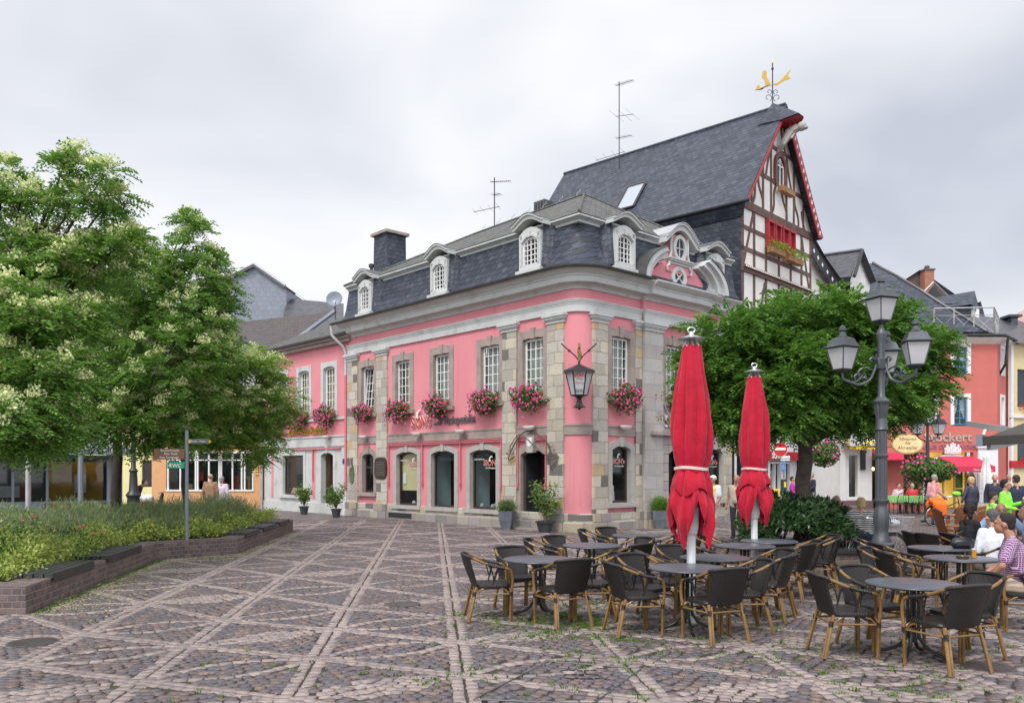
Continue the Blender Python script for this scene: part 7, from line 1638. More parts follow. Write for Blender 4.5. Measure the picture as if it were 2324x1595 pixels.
# ---- closed parasols
m_rcan=NT('red_canvas'); m_rcan.col(m_rcan.ramp(m_rcan.noise(2.5,4),[(.3,(.35,.004,.022)),(.7,(.49,.007,.032))])); m_rcan.set(.75,0,.25); m_rcan.bump(m_rcan.ma('ADD',m_rcan.noise(6,4),m_rcan.ma('MULTIPLY',m_rcan.noise(60,2),.15)),.6,.03); m_rcan.b.inputs['Sheen Weight'].default_value=.15; m_rcan=m_rcan.m
m_wht=M('white_enamel',(.72,.73,.74),.3,.05,3); m_alu=M('brushed_alu',(.55,.56,.57),.3,.1,3,metal=.7)
def parasol(x,y,label,rz=0,seed=0,sc=1.0):
    rnd=random.Random(seed); t=thing('closed_parasol',label,'parasol',(x,y,0),group='closed red parasols'); t.scale=(1,1,.972)
    m=MB(); m.lathe([(.055,0),(.055,1.30),(.045,1.30),(.045,3.4)],8,(x,y,0)); m.build('pole',m_wht,t)
    m=MB(); m.lathe([(.06,1.10),(.075,1.12),(.09,1.20),(.095,1.45),(.08,1.52),(.06,1.54)],8,(x,y,0)); m.build('runner',m_wht,t)
    m=MB(); m.lathe([(.02,3.53),(.165,3.545),(.17,3.555),(.10,3.58),(.035,3.60),(.025,3.64),(.01,3.65)],24,(x,y,0)); m.tube([(x+.045*math.sin(a),y,3.665+.034*-math.cos(a)) for a in np.linspace(0,2*math.pi,13)[:-1]],.009,6,closed=True); m.build('finial',m_alu,t,smooth=True)
    m=MB()
    for k in range(8): a=k*math.pi/4; m.tube([(x+.05*math.cos(a),y+.05*math.sin(a),3.54),(x+.10*math.cos(a),y+.10*math.sin(a),3.45)],.014,5)
    m.build('rib',m_alu,t)
    n=96; zs=[3.47,3.40,3.28,3.1,2.85,2.6,2.4,2.2,2.08,2.0,1.94,1.88,1.80,1.70,1.64]; rs=[.105,.115,.13,.155,.19,.21,.222,.218,.205,.188,.172,.185,.215,.24,.235]
    ph=[rnd.uniform(-.25,.25) for _ in range(8)]; am=[rnd.uniform(.7,1.25) for _ in range(8)]
    def rad(z,a,r):
        k=a/(2*math.pi)*8; i=int(k)%8; f=k-int(k); fold=abs(math.sin(math.pi*(f+ph[i]*.3)))
        amp=.16+.10*min(1,(3.47-z)/.8); tw=.05*math.sin(a*3+z*4+seed)+.025*math.sin(a*13+z*9)
        return r*(1+amp*am[i]*(fold-.6)+tw+.05*math.sin(a*8-z*3)*min(1,(3.47-z)))
    m=MB(); vs=[];fs=[]
    for z,r in zip(zs,rs):
        for k in range(n): a=2*math.pi*k/n; q=rad(z,a,r); dz=0 if z>1.75 else .05*math.sin(a*4+seed); vs.append((x+q*math.cos(a+rz),y+q*math.sin(a+rz),z+dz))
    for i in range(len(zs)-1):
        for k in range(n): fs.append((i*n+k,i*n+(k+1)%n,(i+1)*n+(k+1)%n,(i+1)*n+k))
    m.add(vs,fs); m.build('canopy',m_rcan,t,smooth=True,fix=True)
    # hanging corners below the strap
    m=MB(); n=128; lv=12; vs=[];fs=[]
    fl=[.85,.9,1.0,.98]
    for j in range(lv+1):
        s=j/lv
        for k in range(n):
            a=2*math.pi*k/n; kk=a/(2*math.pi)*4; i=int(kk)%4; f=kk-int(kk); tip=(1-abs(2*f-1))**.85; L=.90*(.30+.70*tip*fl[i])
            z=1.86-L*s; r=.155+.14*min(1,s*1.6)*(.7+.5*tip)*(1.05 if fl[i]>.6 else .75)-.13*s*s*tip
            r*=1+.13*math.sin(a*11+s*3+seed)*min(1,s*2)*.8+.07*math.sin(a*24+seed)*s; vs.append((x+r*math.cos(a+rz),y+r*math.sin(a+rz),z-.05))
    for j in range(lv):
        for k in range(n): fs.append((j*n+k,j*n+(k+1)%n,(j+1)*n+(k+1)%n,(j+1)*n+k))
    m.add(vs,fs); m.build('hanging_corners',m_rcan,t,smooth=True)
    m=MB(); pts=[(x+.205*math.cos(a+rz)*(1+.03*math.sin(5*a)),y+.205*math.sin(a+rz),1.935+.012*math.sin(a*2)) for a in np.linspace(0,2*math.pi,33)[:-1]]
    vs=[];fs=[]
    for p in pts: vs+=[(p[0],p[1],p[2]-.018),(p[0],p[1],p[2]+.018)]
    for k in range(32): fs.append((2*k,2*((k+1)%32),2*((k+1)%32)+1,2*k+1))
    m.add(vs,fs); m.build('strap',M('pale_strap',(.62,.50,.46),.6),t) if 'pale_strap' not in bpy.data.materials else m.build('strap',bpy.data.materials['pale_strap'],t)
    return t
p=pz(1569,1400,10.05); parasol(p.x,10.05,'nearer closed red parasol on a white pole behind the café table',.12,1)
p=pz(1712,1400,13.2); parasol(X_(1712,13.4),13.4,'farther closed red parasol in front of the round tree',-.1,4)
# ---- big lamp post
m_iron=M('grey_cast_iron',(.085,.095,.105),.4,.15,4,metal=.3,bump=.15,bsc=40)
m_milk=NT('milk_glass'); m_milk.col(m_milk.ramp(m_milk.noise(3,2),[(.3,(.74,.74,.76)),(.7,(.86,.85,.86))])); m_milk.set(.25,0,.5)
_tl=m_milk.n('ShaderNodeBsdfTranslucent'); _tl.inputs[0].default_value=(.75,.75,.77,1); _mx=m_milk.n('ShaderNodeMixShader'); _mx.inputs[0].default_value=.45; m_milk.l(m_milk.b.outputs[0],_mx.inputs[1]); m_milk.l(_tl.outputs[0],_mx.inputs[2]); m_milk.l(_mx.outputs[0],m_milk.out.inputs[0]); m_milk=m_milk.m
def lantern(t,c,s=1.0,rot=.4,mat=None,w=1.27):
    """four sided tapering lantern, c = bottom centre"""
    mat=mat or m_iron; c=Vector(c); z=c.z; q=math.pi/4+rot
    def ringp(r,h): return [(c.x+r*math.cos(q+k*math.pi/2),c.y+r*math.sin(q+k*math.pi/2),z+h) for k in range(4)]
    b,tp_=ringp(.155*s*w,.04*s),ringp(.265*s*w,.52*s)
    m=MB()
    for k in range(4): m.tube([b[k],tp_[k]],.014*s,4); m.tube([b[k],b[(k+1)%4]],.014*s,4); m.tube([tp_[k],tp_[(k+1)%4]],.014*s,4)
    m.lathe([(.02*s,-.06*s),(.07*s*w,-.03*s),(.16*s*w,.02*s),(.165*s*w,.035*s),(.02*s,.035*s)],4,(c.x,c.y,z),ph=(q)/(math.pi/2))
    m.lathe([(.33*s*w,.525*s),(.335*s*w,.54*s),(.27*s*w,.565*s),(.25*s*w,.60*s),(.20*s*w,.72*s),(.19*s*w,.725*s),(.13*s,.77*s)],4,(c.x,c.y,z),ph=(q)/(math.pi/2))
    m.lathe([(.12*s,.77*s),(.085*s,.80*s),(.075*s,.86*s),(.05*s,.90*s),(.085*s,.91*s),(.09*s,.94*s),(.07*s,.965*s),(.075*s,.985*s),(.05*s,1.01*s),(.01*s,1.02*s)],16,(c.x,c.y,z))
    L=m.build('lantern',mat,t)
    m=MB()
    for k in range(4): m.quad(b[k],b[(k+1)%4],tp_[(k+1)%4],tp_[k])
    m.build('glass',m_milk,L); return L
def lamp_post(x,y,label,sc=1.0,rot=0,detail=True):
    t=thing('street_lamp',label,'street lamp',(x,y,0)); fl=lambda z,a:.06*math.cos(a*12)
    m=MB(); C=(x,y,0)
    prof=[(.24,0),(.24,.05),(.18,.08),(.16,.12),(.16,.52),(.18,.55),(.20,.58),(.20,.63),(.16,.66),(.145,.72),(.105,.80),(.11,.86),(.128,.98),(.13,1.08),(.115,1.17),(.095,1.24),(.09,1.28),(.12,1.33),(.125,1.36),(.098,1.38)]
    m.lathe([(r*sc,z*sc) for r,z in prof],32,C,flute=(lambda z,a:.05*math.cos(a*8) if .75*sc<z<1.22*sc else 0)); m.build('base',m_iron,t,smooth=True)
    m=MB(); m.lathe([(.092*sc,1.38*sc),(.088*sc,2.08*sc)],48,C,flute=lambda z,a:.07*math.cos(a*12)); m.lathe([(.115*sc,2.08*sc),(.12*sc,2.11*sc),(.095*sc,2.13*sc)],24,C); m.lathe([(.088*sc,2.13*sc),(.084*sc,2.52*sc)],48,C,flute=lambda z,a:.07*math.cos(a*12)); m.lathe([(.095*sc,2.52*sc),(.11*sc,2.54*sc),(.095*sc,2.57*sc),(.085*sc,2.72*sc)],24,C)
    m.lathe([(.08*sc,2.72*sc),(.092*sc,2.80*sc),(.12*sc,2.98*sc)],48,C,flute=lambda z,a:.08*math.cos(a*12)); m.lathe([(.137*sc,2.98*sc),(.145*sc,3.01*sc),(.08*sc,3.07*sc),(.058*sc,3.1*sc),(.05*sc,3.5*sc),(.06*sc,3.53*sc),(.06*sc,3.75*sc),(.055*sc,3.78*sc),(.06*sc,4.0*sc),(.085*sc,4.12*sc),(.085*sc,4.15*sc),(.04*sc,4.22*sc),(.025*sc,4.30*sc)],20,C)
    m.box(x-.08*sc,x+.08*sc,y-.08*sc,y+.08*sc,3.54*sc,3.73*sc,.01); m.build('column',m_iron,t,smooth=True)
    lantern(t,(x,y,4.33*sc),.74*sc,.35)
    for k in range(3):
        a=rot+k*2*math.pi/3; d=Vector((math.cos(a),math.sin(a),0)); o=Vector((x,y,0)); m=MB()
        A=lambda r,z:o+d*(r*sc)+Vector((0,0,z*sc))
        m.tube(spline([A(.08,3.62),(A(.13,3.48)),A(.2,3.36),A(.36,3.29),A(.50,3.33),A(.62,3.38),A(.64,3.46),A(.64,3.50)],5),.024*sc,8)
        m.tube(spline([A(.10,3.5),A(.19,3.55),A(.30,3.57),A(.38,3.5),A(.36,3.42),A(.29,3.40),A(.26,3.45),A(.30,3.48)],5),.015*sc,6)
        m.tube(spline([A(.48,3.33),A(.38,3.36),A(.32,3.44),A(.40,3.47),A(.45,3.42)],5),.014*sc,6)
        m.tube(spline([A(.09,3.7),A(.15,3.74),A(.19,3.70),A(.15,3.67)],4),.016*sc,6)
        for q in range(5): m.sphere(A(.25+q*.06,3.40+.03*math.sin(q*2)),(.022*sc,.022*sc,.03*sc),6)
        m.build('bracket_arm',m_iron,t,smooth=True); lantern(t,A(.64,3.52),.74*sc,a+(.9,.25,.5)[k])
    return t
px=(2000-CX)/FP*13.8
lamp_post(px,13.8,'tall grey cast iron lamp post with four lanterns beside the circular planter',1.0,rot=R(-62))
def small_lamp(x,y,label,sc,basket):
    t=thing('street_lamp',label,'street lamp',(x,y,0)); m=MB(); m.lathe([(.13,0),(.13,.7),(.09,.75),(.07,2.9),(.05,3.0),(.05,3.6),(.03,3.9)],12,(x,y,0)); m.build('column',m_black,t,smooth=True)
    lantern(t,(x,y,3.72),.62*sc,.2,m_black)
    for s in (-1,1):
        m=MB(); m.tube(spline([(x,y,3.05),(x+s*.25,y,3.1),(x+s*.42,y,3.25)],4),.025,6); m.build('bracket_arm',m_black,t); lantern(t,(x+s*.42,y-.05,3.3),.6*sc,.3,m_black)
    return t
p=pz(2105,1100,33); q=small_lamp(p.x,33,'small black lamp post with three lanterns above a flower basket',1.35,True)
def basket(x,y,z,rx,rz_,label,n=900):
    t=thing('flower_basket',label,'flower basket',(x,y,z)); m=MB(); m.lathe([(.1,-.45),(rx*.5,-.3),(rx*.6,-.1)],14,(x,y,z)); m.build('basket',m_black,t)
    d=rand_dir(n); C=np.array([x,y,z])+d*np.array([rx,rx*.8,rz_])*(1-rng.uniform(0,1,n)[:,None]**2*.5); a=rand_dir(n); b=unit(np.cross(a,d)); s=.07; V=np.stack([C-a*s,C-b*s*.6,C+a*s,C+b*s*.6],1).reshape(-1,3); npmesh('foliage',V,quads(V),m_gel,t)
    d=rand_dir(46); V=np.vstack([ball(np.array([x,y,z])+e*np.array([rx,rx*.8,rz_])*rng.uniform(.9,1.12)+[0,0,.08],.07,10,.035) for e in d]); npmesh('blossom',V,quads(V),m_ger,t)
basket(p.x,32.9,1.85,1.05,.5,'large pink flower basket round the small lamp post before the coral house',2200)
p=pz(1870,1030,34); basket(p.x,34,2.55,.65,.55,'pink flower basket hanging near the tree trunk by the yellow awning',1200)
p=pz(303,1135,29); t=thing('street_lamp','black lamp post base half hidden behind the lavender','street lamp',(p.x,29,0)); m=MB(); m.lathe([(.3,0),(.26,.5),(.22,.55),(.2,.9),(.26,1.0),(.15,1.15),(.12,1.8),(.16,1.85),(.08,1.95),(.07,3.6)],14,(p.x,29,0)); m.build('column',m_black,t,smooth=True)
# ---- handbag, beer, ashtray on the tables
x,y=TAB['j']; t=thing('handbag','slouchy black leather handbag on the table behind the beer table','handbag',(x+.22,y-.18,.747)); m=MB(); m.box(x+.05,x+.39,y-.25,y-.11,.748,.90,.05); m.tube(spline([(x+.12,y-.18,.92),(x+.2,y-.2,.99),(x+.33,y-.18,.92)],5),.008,5); m.v=[(a,b,max(c,.7475)) for a,b,c in m.v]; m.build('bag',M('black_leather',(.02,.021,.028),.4,.3,10,bump=.4,bsc=25),t,smooth=True)
x,y=TAB['i']; gx,gy=x+.13,y-.05; t=thing('beer_glass','tall wheat beer glass a third full beside the ashtray','glass',(gx,gy,.747)); m=MB(); m.lathe([(.032,0),(.034,.02),(.028,.06),(.033,.12),(.042,.2),(.040,.235)],20,(gx,gy,.747)); m.f=m.f[:-1]; m.build('glass',glassmat('clear_glass',(.93,.94,.95),.05),t,smooth=True)
tb=NT('beer'); tb.col((.75,.32,.02)); tb.set(.1); tb.b.inputs['Emission Color'].default_value=(.8,.35,.02,1); tb.b.inputs['Emission Strength'].default_value=0; m=MB(); m.lathe([(.029,.006),(.031,.02),(.025,.06),(.029,.105)],20,(gx,gy,.747)); m.build('beer',tb.m,t,smooth=True); m=MB(); m.lathe([(.029,.105),(.029,.118),(.01,.12)],16,(gx,gy,.747)); m.build('foam',m_white,t)
t=thing('ashtray','round brown glass ashtray beside the beer glass','ashtray',(x-.04,y-.1,.747)); m=MB(); m.lathe([(.07,0),(.078,.03),(.07,.034),(.06,.012),(.01,.01)],20,(x-.04,y-.1,.747)); m.build('bowl',M('amber_glass',(.07,.05,.02),.15,.2,9),t,smooth=True)
x,y=TAB['k']; t=thing('beer_glass','small beer glass on the table of the curly haired woman','glass',(x+.28,y-.1,.747)); m=MB(); m.lathe([(.03,0),(.036,.17)],14,(x+.28,y-.1,.747)); m.build('glass',tb.m,t)
t=thing('menu_stand','small yellow and white menu card on the curly haired woman table','menu card',(x-.12,y-.25,.747)); m=MB(); m.box(x-.2,x-.06,y-.26,y-.24,.747,.80); m.build('card',M('card',(.6,.55,.35),.5),t)
# ================================================================ people
m_skin=M('skin',(.52,.29,.20),.5,.06,6); m_skin2=M('tanned_skin',(.40,.20,.13),.5,.06,6)
def cloth(name,c,v=.12): return bpy.data.materials.get(name) or M(name,c,.85,v*1.6,5,bump=.8,bsc=13)
def stripemat():
    t=NT('striped_knit'); s=t.sep(t.obj()); w=t.ma('SINE',t.ma('MULTIPLY',s[2],150)); t.col(t.mix(t.step(w,-.15,.15),(.02,.02,.035),(.72,.70,.68))); t.set(.9); return t.m
def plaidmat(name,a,b,c,f=170):
    t=NT(name); s=t.sep(t.obj()); x=t.step(t.ma('SINE',t.ma('MULTIPLY',t.ma('ADD',s[0],s[1]),f)),.75,.95); z=t.step(t.ma('SINE',t.ma('MULTIPLY',s[2],f)),.75,.95)
    y=t.step(t.ma('SINE',t.ma('MULTIPLY',s[2],f*.5)),0,.2); q=t.mix(y,a,c); t.col(t.mix(t.ma('MAXIMUM',x,z),q,b)); t.set(.85); return t.m
def caps(m,p0,p1,r0,r1,n=10):
    p0=Vector(p0);p1=Vector(p1); m.sphere(p0,r0,n); m.sphere(p1,r1,n)
    if (p1-p0).length>1e-4: m.tube([p0,p1],[r0,r1],n)
def remesh(name,m,T,mat,parent,vox,sm=2,disp=0):
    me=bpy.data.meshes.new('r'); me.from_pydata([tuple(v) for v in m.v],[],m.f)
    o=bpy.data.objects.new('r',me); COL.objects.link(o)
    a=o.modifiers.new('a','REMESH'); a.mode='VOXEL'; a.voxel_size=vox; a.use_smooth_shade=True
    b=o.modifiers.new('b','SMOOTH'); b.iterations=sm; b.factor=.5
    if disp:
        tx=bpy.data.textures.get('rag') or bpy.data.textures.new('rag','CLOUDS'); tx.noise_scale=.06; c=o.modifiers.new('c','DISPLACE'); c.texture=tx; c.strength=disp; c.mid_level=.5
    dg=bpy.context.evaluated_depsgraph_get(); r=bpy.data.meshes.new_from_object(o.evaluated_get(dg)); bpy.data.objects.remove(o)
    off=Vector(parent.location) if parent is not None else Vector((0,0,0))
    for v in r.vertices: v.co=T@v.co-off
    r.name=name; r.materials.clear(); r.materials.append(mat)
    r.polygons.foreach_set('use_smooth',[True]*len(r.polygons)); q=bpy.data.objects.new(name,r); COL.objects.link(q)
    if parent is not None: q.parent=parent
    return q
def hand(m,w,d,side,grip=.3,fine=True):
    """palm and five fingers from the wrist w along d"""
    w=Vector(w); d=Vector(d).normalized(); up=Vector((0,0,1)) if abs(d.z)<.9 else Vector((0,1,0)); s=d.cross(up).normalized()*side; n=s.cross(d).normalized()
    c=w+d*.05; caps(m,w,w+d*.02,.026,.026,8)
    for k in range(4):
        o=(k-1.5)*.019; b=w+d*.085+s*o; caps(m,w+d*.025+s*o*.7,b,.0145,.0125,8)
        L=(.062,.074,.069,.052)[k]; e=b+(d*(1-grip)-n*grip).normalized()*L*.5; f=e+(d*(1-2*grip)-n*grip*2).normalized()*L*.5
        caps(m,b,e,.0100,.0092,6); caps(m,e,f,.0092,.0078,6)
    b=w+d*.03-s*.028; e=b+(d*.7-s*.6-n*.2).normalized()*.045; f=e+(d*.9-s*.1-n*.3).normalized()*.03; caps(m,b,e,.013,.011,6); caps(m,e,f,.0105,.009,6)
def person(x,y,face,label,h=1.72,pose='stand',top=None,legs=None,shoes=None,hair=None,hairc=None,skin=None,lean=0.0,sleeve='long',arms=None,headturn=0,headpitch=0,vox=.016,z0=0,knees=None,ankles=None,bulk=1.0,seat=.45,cat='person',eyes=True,feet=True,shift=None):
    k=h/1.75; T=Matrix.Translation((x,y,z0))@Matrix.Rotation(R(face-90),4,'Z')@Matrix.Scale(k,4); skin=skin or m_skin
    sit=pose=='sit'; hz=(seat/k+.07) if sit else .93; dz=hz-.93
    def up(v,l=1): # upper body point with forward lean about the hips
        v=Vector(v); v.z+=dz; q=Vector((0,0,hz)); r=v-q; return q+Matrix.Rotation(-lean*l,3,'X')@r
    hips=[Vector((s*.095*bulk,0,hz)) for s in (-1,1)]
    if knees is None: knees=[Vector((s*.14,.43,hz-.0)) for s in (-1,1)] if sit else [Vector((s*.10,.02,.50)) for s in (-1,1)]
    if ankles is None: ankles=[Vector((s*.14,.45,.09)) for s in (-1,1)] if sit else [Vector((s*.10,-.02,.09)) for s in (-1,1)]
    knees=[Vector(v) for v in knees]; ankles=[Vector(v) for v in ankles]
    sh=[up((s*.185*(.5+.5*bulk),0,1.42)) for s in (-1,1)]; neck=up((0,0,1.47)); hd=up((0,.02,1.635))
    if arms is None: arms=[[(-.24,-.03,1.15),(-.25,.05,.91)],[(.24,-.03,1.15),(.25,.05,.91)]]
    A=[]
    for i,a in enumerate(arms):
        if len(a)==3 and a[2]=='abs': A.append((Vector(a[0]),Vector(a[1])))
        else: A.append((up(a[0]),up(a[1])))
    t=thing('person',label,cat,(x,y,z0))
    Rh=Matrix.Rotation(R(headturn),3,'Z')@Matrix.Rotation(R(-headpitch),3,'X'); H=lambda v:hd+Rh@Vector(v)
    b=.5+.5*bulk
    def torso(m,e,low=.93):
        bel=.02*(bulk-1)*6
        for s in (-1,1):
            caps(m,up((s*.075*bulk,0,low)),up((s*.07*bulk,.0+bel*.4,1.10)),.105*b+e,.10*b+e); caps(m,up((s*.07*bulk,bel*.4,1.10)),up((s*.085*b,0,1.30)),.10*b+e,.108*b+e); caps(m,up((s*.085*b,0,1.30)),up((s*.15*b,0,1.405)),.10*b+e,.06*b+e)
        caps(m,up((0,.01+bel,1.05)),up((0,.01,1.30)),.11*bulk+e,.10*b+e)
    m=MB(); torso(m,0); caps(m,up((0,-.01,1.40)),up((0,.005,1.54)),.062,.055)
    # head
    m.sphere(H((0,-.01,.02)),(.078,.098,.098),14); m.sphere(H((0,.035,-.04)),(.058,.062,.075),12); m.sphere(H((0,.06,-.085)),(.03,.03,.028),8); caps(m,H((0,.095,.0)),H((0,.112,-.03)),.011,.015,6)
    m.sphere(H((0,.092,-.065)),(.024,.014,.010),6); caps(m,H((-.03,.088,.02)),H((.03,.088,.02)),.014,.014,6)
    for s in (-1,1): m.sphere(H((s*.08,.0,-.015)),(.012,.022,.03),8)
    for i,s in enumerate((-1,1)):
        e,w=A[i]; caps(m,sh[i],e,.048*b,.038); caps(m,e,w,.038,.026); hand(m,w,(w-e),s)
        caps(m,hips[i],knees[i],.085*b,.056); caps(m,knees[i]+Vector((0,-.005,-.03)),ankles[i],.055,.038); 
        f=ankles[i]; fd=(Vector((0,1,0))); caps(m,f-Vector((0,.02,.045)),f+fd*.13-Vector((0,0,.055)),.036,.03)
    remesh('body',m,T,skin,t,vox)
    # shirt
    if top:
        m=MB(); torso(m,.014,.92 if not sit else .97)
        for i,s in enumerate((-1,1)):
            e,w=A[i]; 
            if sleeve=='short': q=sh[i].lerp(e,.72); caps(m,sh[i],q,.062*b,.062*b)
            elif sleeve=='none': pass
            else: caps(m,sh[i],e,.062*b,.054); caps(m,e,e.lerp(w,.93),.052,.042)
        caps(m,up((-.05,-.01,1.44)),up((.05,-.01,1.44)),.052,.052)
        remesh('shirt',m,T,top,t,vox,3)
    if legs:
        m=MB(); caps(m,hips[0]+Vector((.02,0,.03)),hips[1]+Vector((-.02,0,.03)),.118*b,.118*b)
        for i in (0,1): caps(m,hips[i],knees[i],.10*b,.072); caps(m,knees[i],ankles[i]+Vector((0,0,.0)),.070,.058)
        remesh('trousers',m,T,legs,t,vox,2)
    if feet:
        for i in (0,1):
            m=MB(); f=ankles[i]; caps(m,f-Vector((0,.035,.04)),f+Vector((0,.15,-.052)),.046,.036,8); caps(m,f-Vector((0,.03,.05)),f+Vector((0,.16,-.058)),.038,.03,8); remesh('shoe',m,T,shoes or m_blk,t,max(vox,.012),1)
    hc=hairc or cloth('grey_hair',(.32,.30,.28))
    if hair:
        m=MB(); 
        if hair=='short': m.sphere(H((0,-.028,.04)),(.087,.098,.092),14); m.sphere(H((0,-.06,-.02)),(.07,.055,.06),10)
        if hair=='thin': m.sphere(H((0,-.045,.015)),(.086,.078,.075),14)
        if hair=='bob': m.sphere(H((0,-.022,.04)),(.098,.108,.10),14); m.sphere(H((0,-.05,-.03)),(.088,.075,.085),12)
        if hair=='curly':
            m.sphere(H((0,-.03,.04)),(.105,.11,.10),14)
            for q in range(26): a=random.uniform(.3,2.84)+math.pi; zz=random.uniform(-.26,.06); m.sphere(H((math.cos(a)*.10,math.sin(a)*.09+.0,zz)),random.uniform(.035,.055),7)
        if hair=='cap':
            m.sphere(H((0,-.02,.045)),(.094,.105,.085),14); m.sphere(H((0,.11,.045)),(.07,.075,.012),10)
        remesh('cap' if hair=='cap' else 'hair',m,T,hc,t,max(vox*.7,.009),1,.03 if hair=='curly' else .012 if hair!='cap' else 0)
    if eyes:
        for s in (-1,1):
            m=MB(T); m.sphere(H((s*.030,.093,.0)),(.010,.006,.006),8); m.build('eye',bpy.data.materials.get('eye') or M('eye',(.06,.045,.04),.2),t)
    return t,T,H,up
def glasses(t,T,H):
    m=MB(T)
    for s in (-1,1): m.tube([H((s*.033+.02*math.cos(a),.108,-.002+.015*math.sin(a))) for a in np.linspace(0,2*math.pi,11)[:-1]],.0025,4,closed=True); m.tube([H((s*.053,.105,.002)),H((s*.08,.0,.0))],.0025,4)
    m.build('glasses',m_blk,t)
X=lambda xd,Z:(xd-CX)/FP*Z
c_white=cloth('white_shirt',(.68,.70,.76)); c_navy=cloth('navy_cloth',(.025,.03,.06)); c_blk=cloth('black_cloth',(.018,.017,.022)); c_beige=cloth('beige_cloth',(.42,.37,.30)); c_lb=cloth('light_blue_shirt',(.30,.38,.55))
c_green=cloth('neon_green',(.30,.85,.08)); c_jean=cloth('dark_jeans',(.04,.05,.08)); c_cream=cloth('cream_trousers',(.55,.51,.42)); h_grey=cloth('grey_hair',(.30,.28,.26)); h_brown=cloth('brown_hair',(.05,.03,.02)); h_blond=cloth('blond_hair',(.52,.38,.18)); h_black=cloth('black_hair',(.02,.015,.013)); c_grey=cloth('grey_trousers',(.17,.17,.18))
# walkers on the left
person(X(478,29),29,95,'person in a brown jacket walking away behind the flower bed',1.74,top=cloth('brown_jacket',(.28,.17,.10)),legs=cloth('olive_trousers',(.13,.11,.08)),hair='thin',hairc=cloth('fair_hair',(.30,.2,.13)),eyes=False,knees=[(-.1,.10,.5),(.1,-.03,.5)],ankles=[(-.1,.12,.09),(.1,-.2,.12)])
t,T,H,up_=person(X(503,29.6),29.6,92,'person in a white and lilac pullover carrying a white bag behind the flower bed',1.64,top=cloth('lilac_white_knit',(.66,.58,.68)),legs=cloth('white_trousers',(.7,.7,.68)),hair='bob',hairc=h_grey,eyes=False,knees=[(-.1,-.03,.5),(.1,.1,.5)],ankles=[(-.1,-.15,.12),(.1,.12,.09)])
b=thing('shopping_bag','white carrier bag held between the two people walking away','bag',(X(489,29.2),29.2,.35)); m=MB(); q=(X(489,29.2),29.2); m.add([(q[0]-.13,q[1]-.05,.35),(q[0]+.13,q[1]-.05,.35),(q[0]+.13,q[1]+.05,.35),(q[0]-.13,q[1]+.05,.35),(q[0]-.16,q[1]-.02,.75),(q[0]+.16,q[1]-.02,.75),(q[0]+.16,q[1]+.02,.75),(q[0]-.16,q[1]+.02,.75)],[(0,3,2,1),(4,5,6,7),(0,1,5,4),(1,2,6,5),(2,3,7,6),(3,0,4,7)]); m.build('bag',m_white,b); m=MB(); m.tube(spline([(q[0]-.08,q[1],.74),(q[0],q[1],.86),(q[0]+.08,q[1],.74)],4),.01,5); m.build('handle',m_white,b)
# by the parasols
Z=21.8; t,T,H,up_=person(X(1618,Z),Z,215,'person in a white shirt with a yellow pullover draped over the shoulders',1.73,top=c_white,legs=c_cream,hair='cap',hairc=cloth('pale_cap',(.55,.66,.62)),skin=m_skin2,sleeve='short',arms=[[(-.25,.02,1.14),(-.22,.18,.95)],[(.26,-.05,1.15),(.28,.04,.90)]],knees=[(-.1,.1,.5),(.1,-.02,.5)],ankles=[(-.1,.12,.09),(.1,-.18,.11)],bulk=1.15,headpitch=-8)
m=MB()
for s in (-1,1): caps(m,up_((s*.10,-.09,1.46)),up_((s*.13,.09,1.40)),.045,.05); caps(m,up_((s*.13,.09,1.40)),up_((s*.11,.15,.95)),.05,.03)
caps(m,up_((-.12,-.1,1.45)),up_((.12,-.1,1.45)),.05,.05); caps(m,up_((0,-.12,1.42)),up_((0,-.13,1.12)),.09,.06); remesh('pullover',m,T,cloth('yellow_knit',(.78,.62,.18)),t,.016)
Z=22.6; person(X(1672,Z),Z,235,'person in a beige vest and dark trousers between the two parasols',1.74,top=c_beige,legs=cloth('charcoal_trousers',(.03,.03,.04)),hair='thin',hairc=h_grey,skin=m_skin2,sleeve='none',arms=[[(-.25,-.02,1.15),(-.27,.05,.92)],[(.25,-.02,1.15),(.27,.05,.92)]],bulk=1.1,headpitch=12)
b=thing('water_bottle','turquoise bottle carried beside the person with the yellow pullover','bottle',(X(1605,21.6),21.6,.35)); m=MB(); m.lathe([(.05,0),(.055,.02),(.055,.28),(.03,.34),(.03,.38)],12,(X(1605,21.6),21.6,.35)); m.build('bottle',cloth('turquoise',(.02,.42,.55)),b)
# in front of the shops
Z=33; person(X(1798,Z),Z,-20,'person in a magenta jacket and dark glasses left of the tree trunk',1.62,top=cloth('magenta_jacket',(.55,.03,.42)),legs=c_jean,hair='short',hairc=h_brown,arms=[[(-.26,.0,1.14),(-.2,.16,1.02)],[(.26,-.02,1.14),(.2,.14,1.0)]])
t,T,H,up_=person(X(1842,Z),Z,190,'person in navy jacket and green shirt holding a white bag by the trunk',1.78,top=c_navy,legs=c_grey,hair='short',hairc=h_grey,arms=[[(-.25,.05,1.15),(-.1,.25,1.1)],[(.26,-.03,1.15),(.28,.03,.90)]],bulk=1.1)
m=MB(T); m.prism([(-.05,1.2),(.05,1.2),(.07,1.47),(-.07,1.47)],.115,.15); m.build('green_shirt',cloth('mint_shirt',(.15,.60,.35)),t)
b=thing('shopping_bag','small white bag hanging from the hand of the person in the navy jacket','bag',(X(1862,32.8),32.8,.5)); q=X(1862,32.8); m=MB(); m.box(q-.07,q+.07,32.78,32.84,.45,.78,.02); m.build('bag',m_white,b)
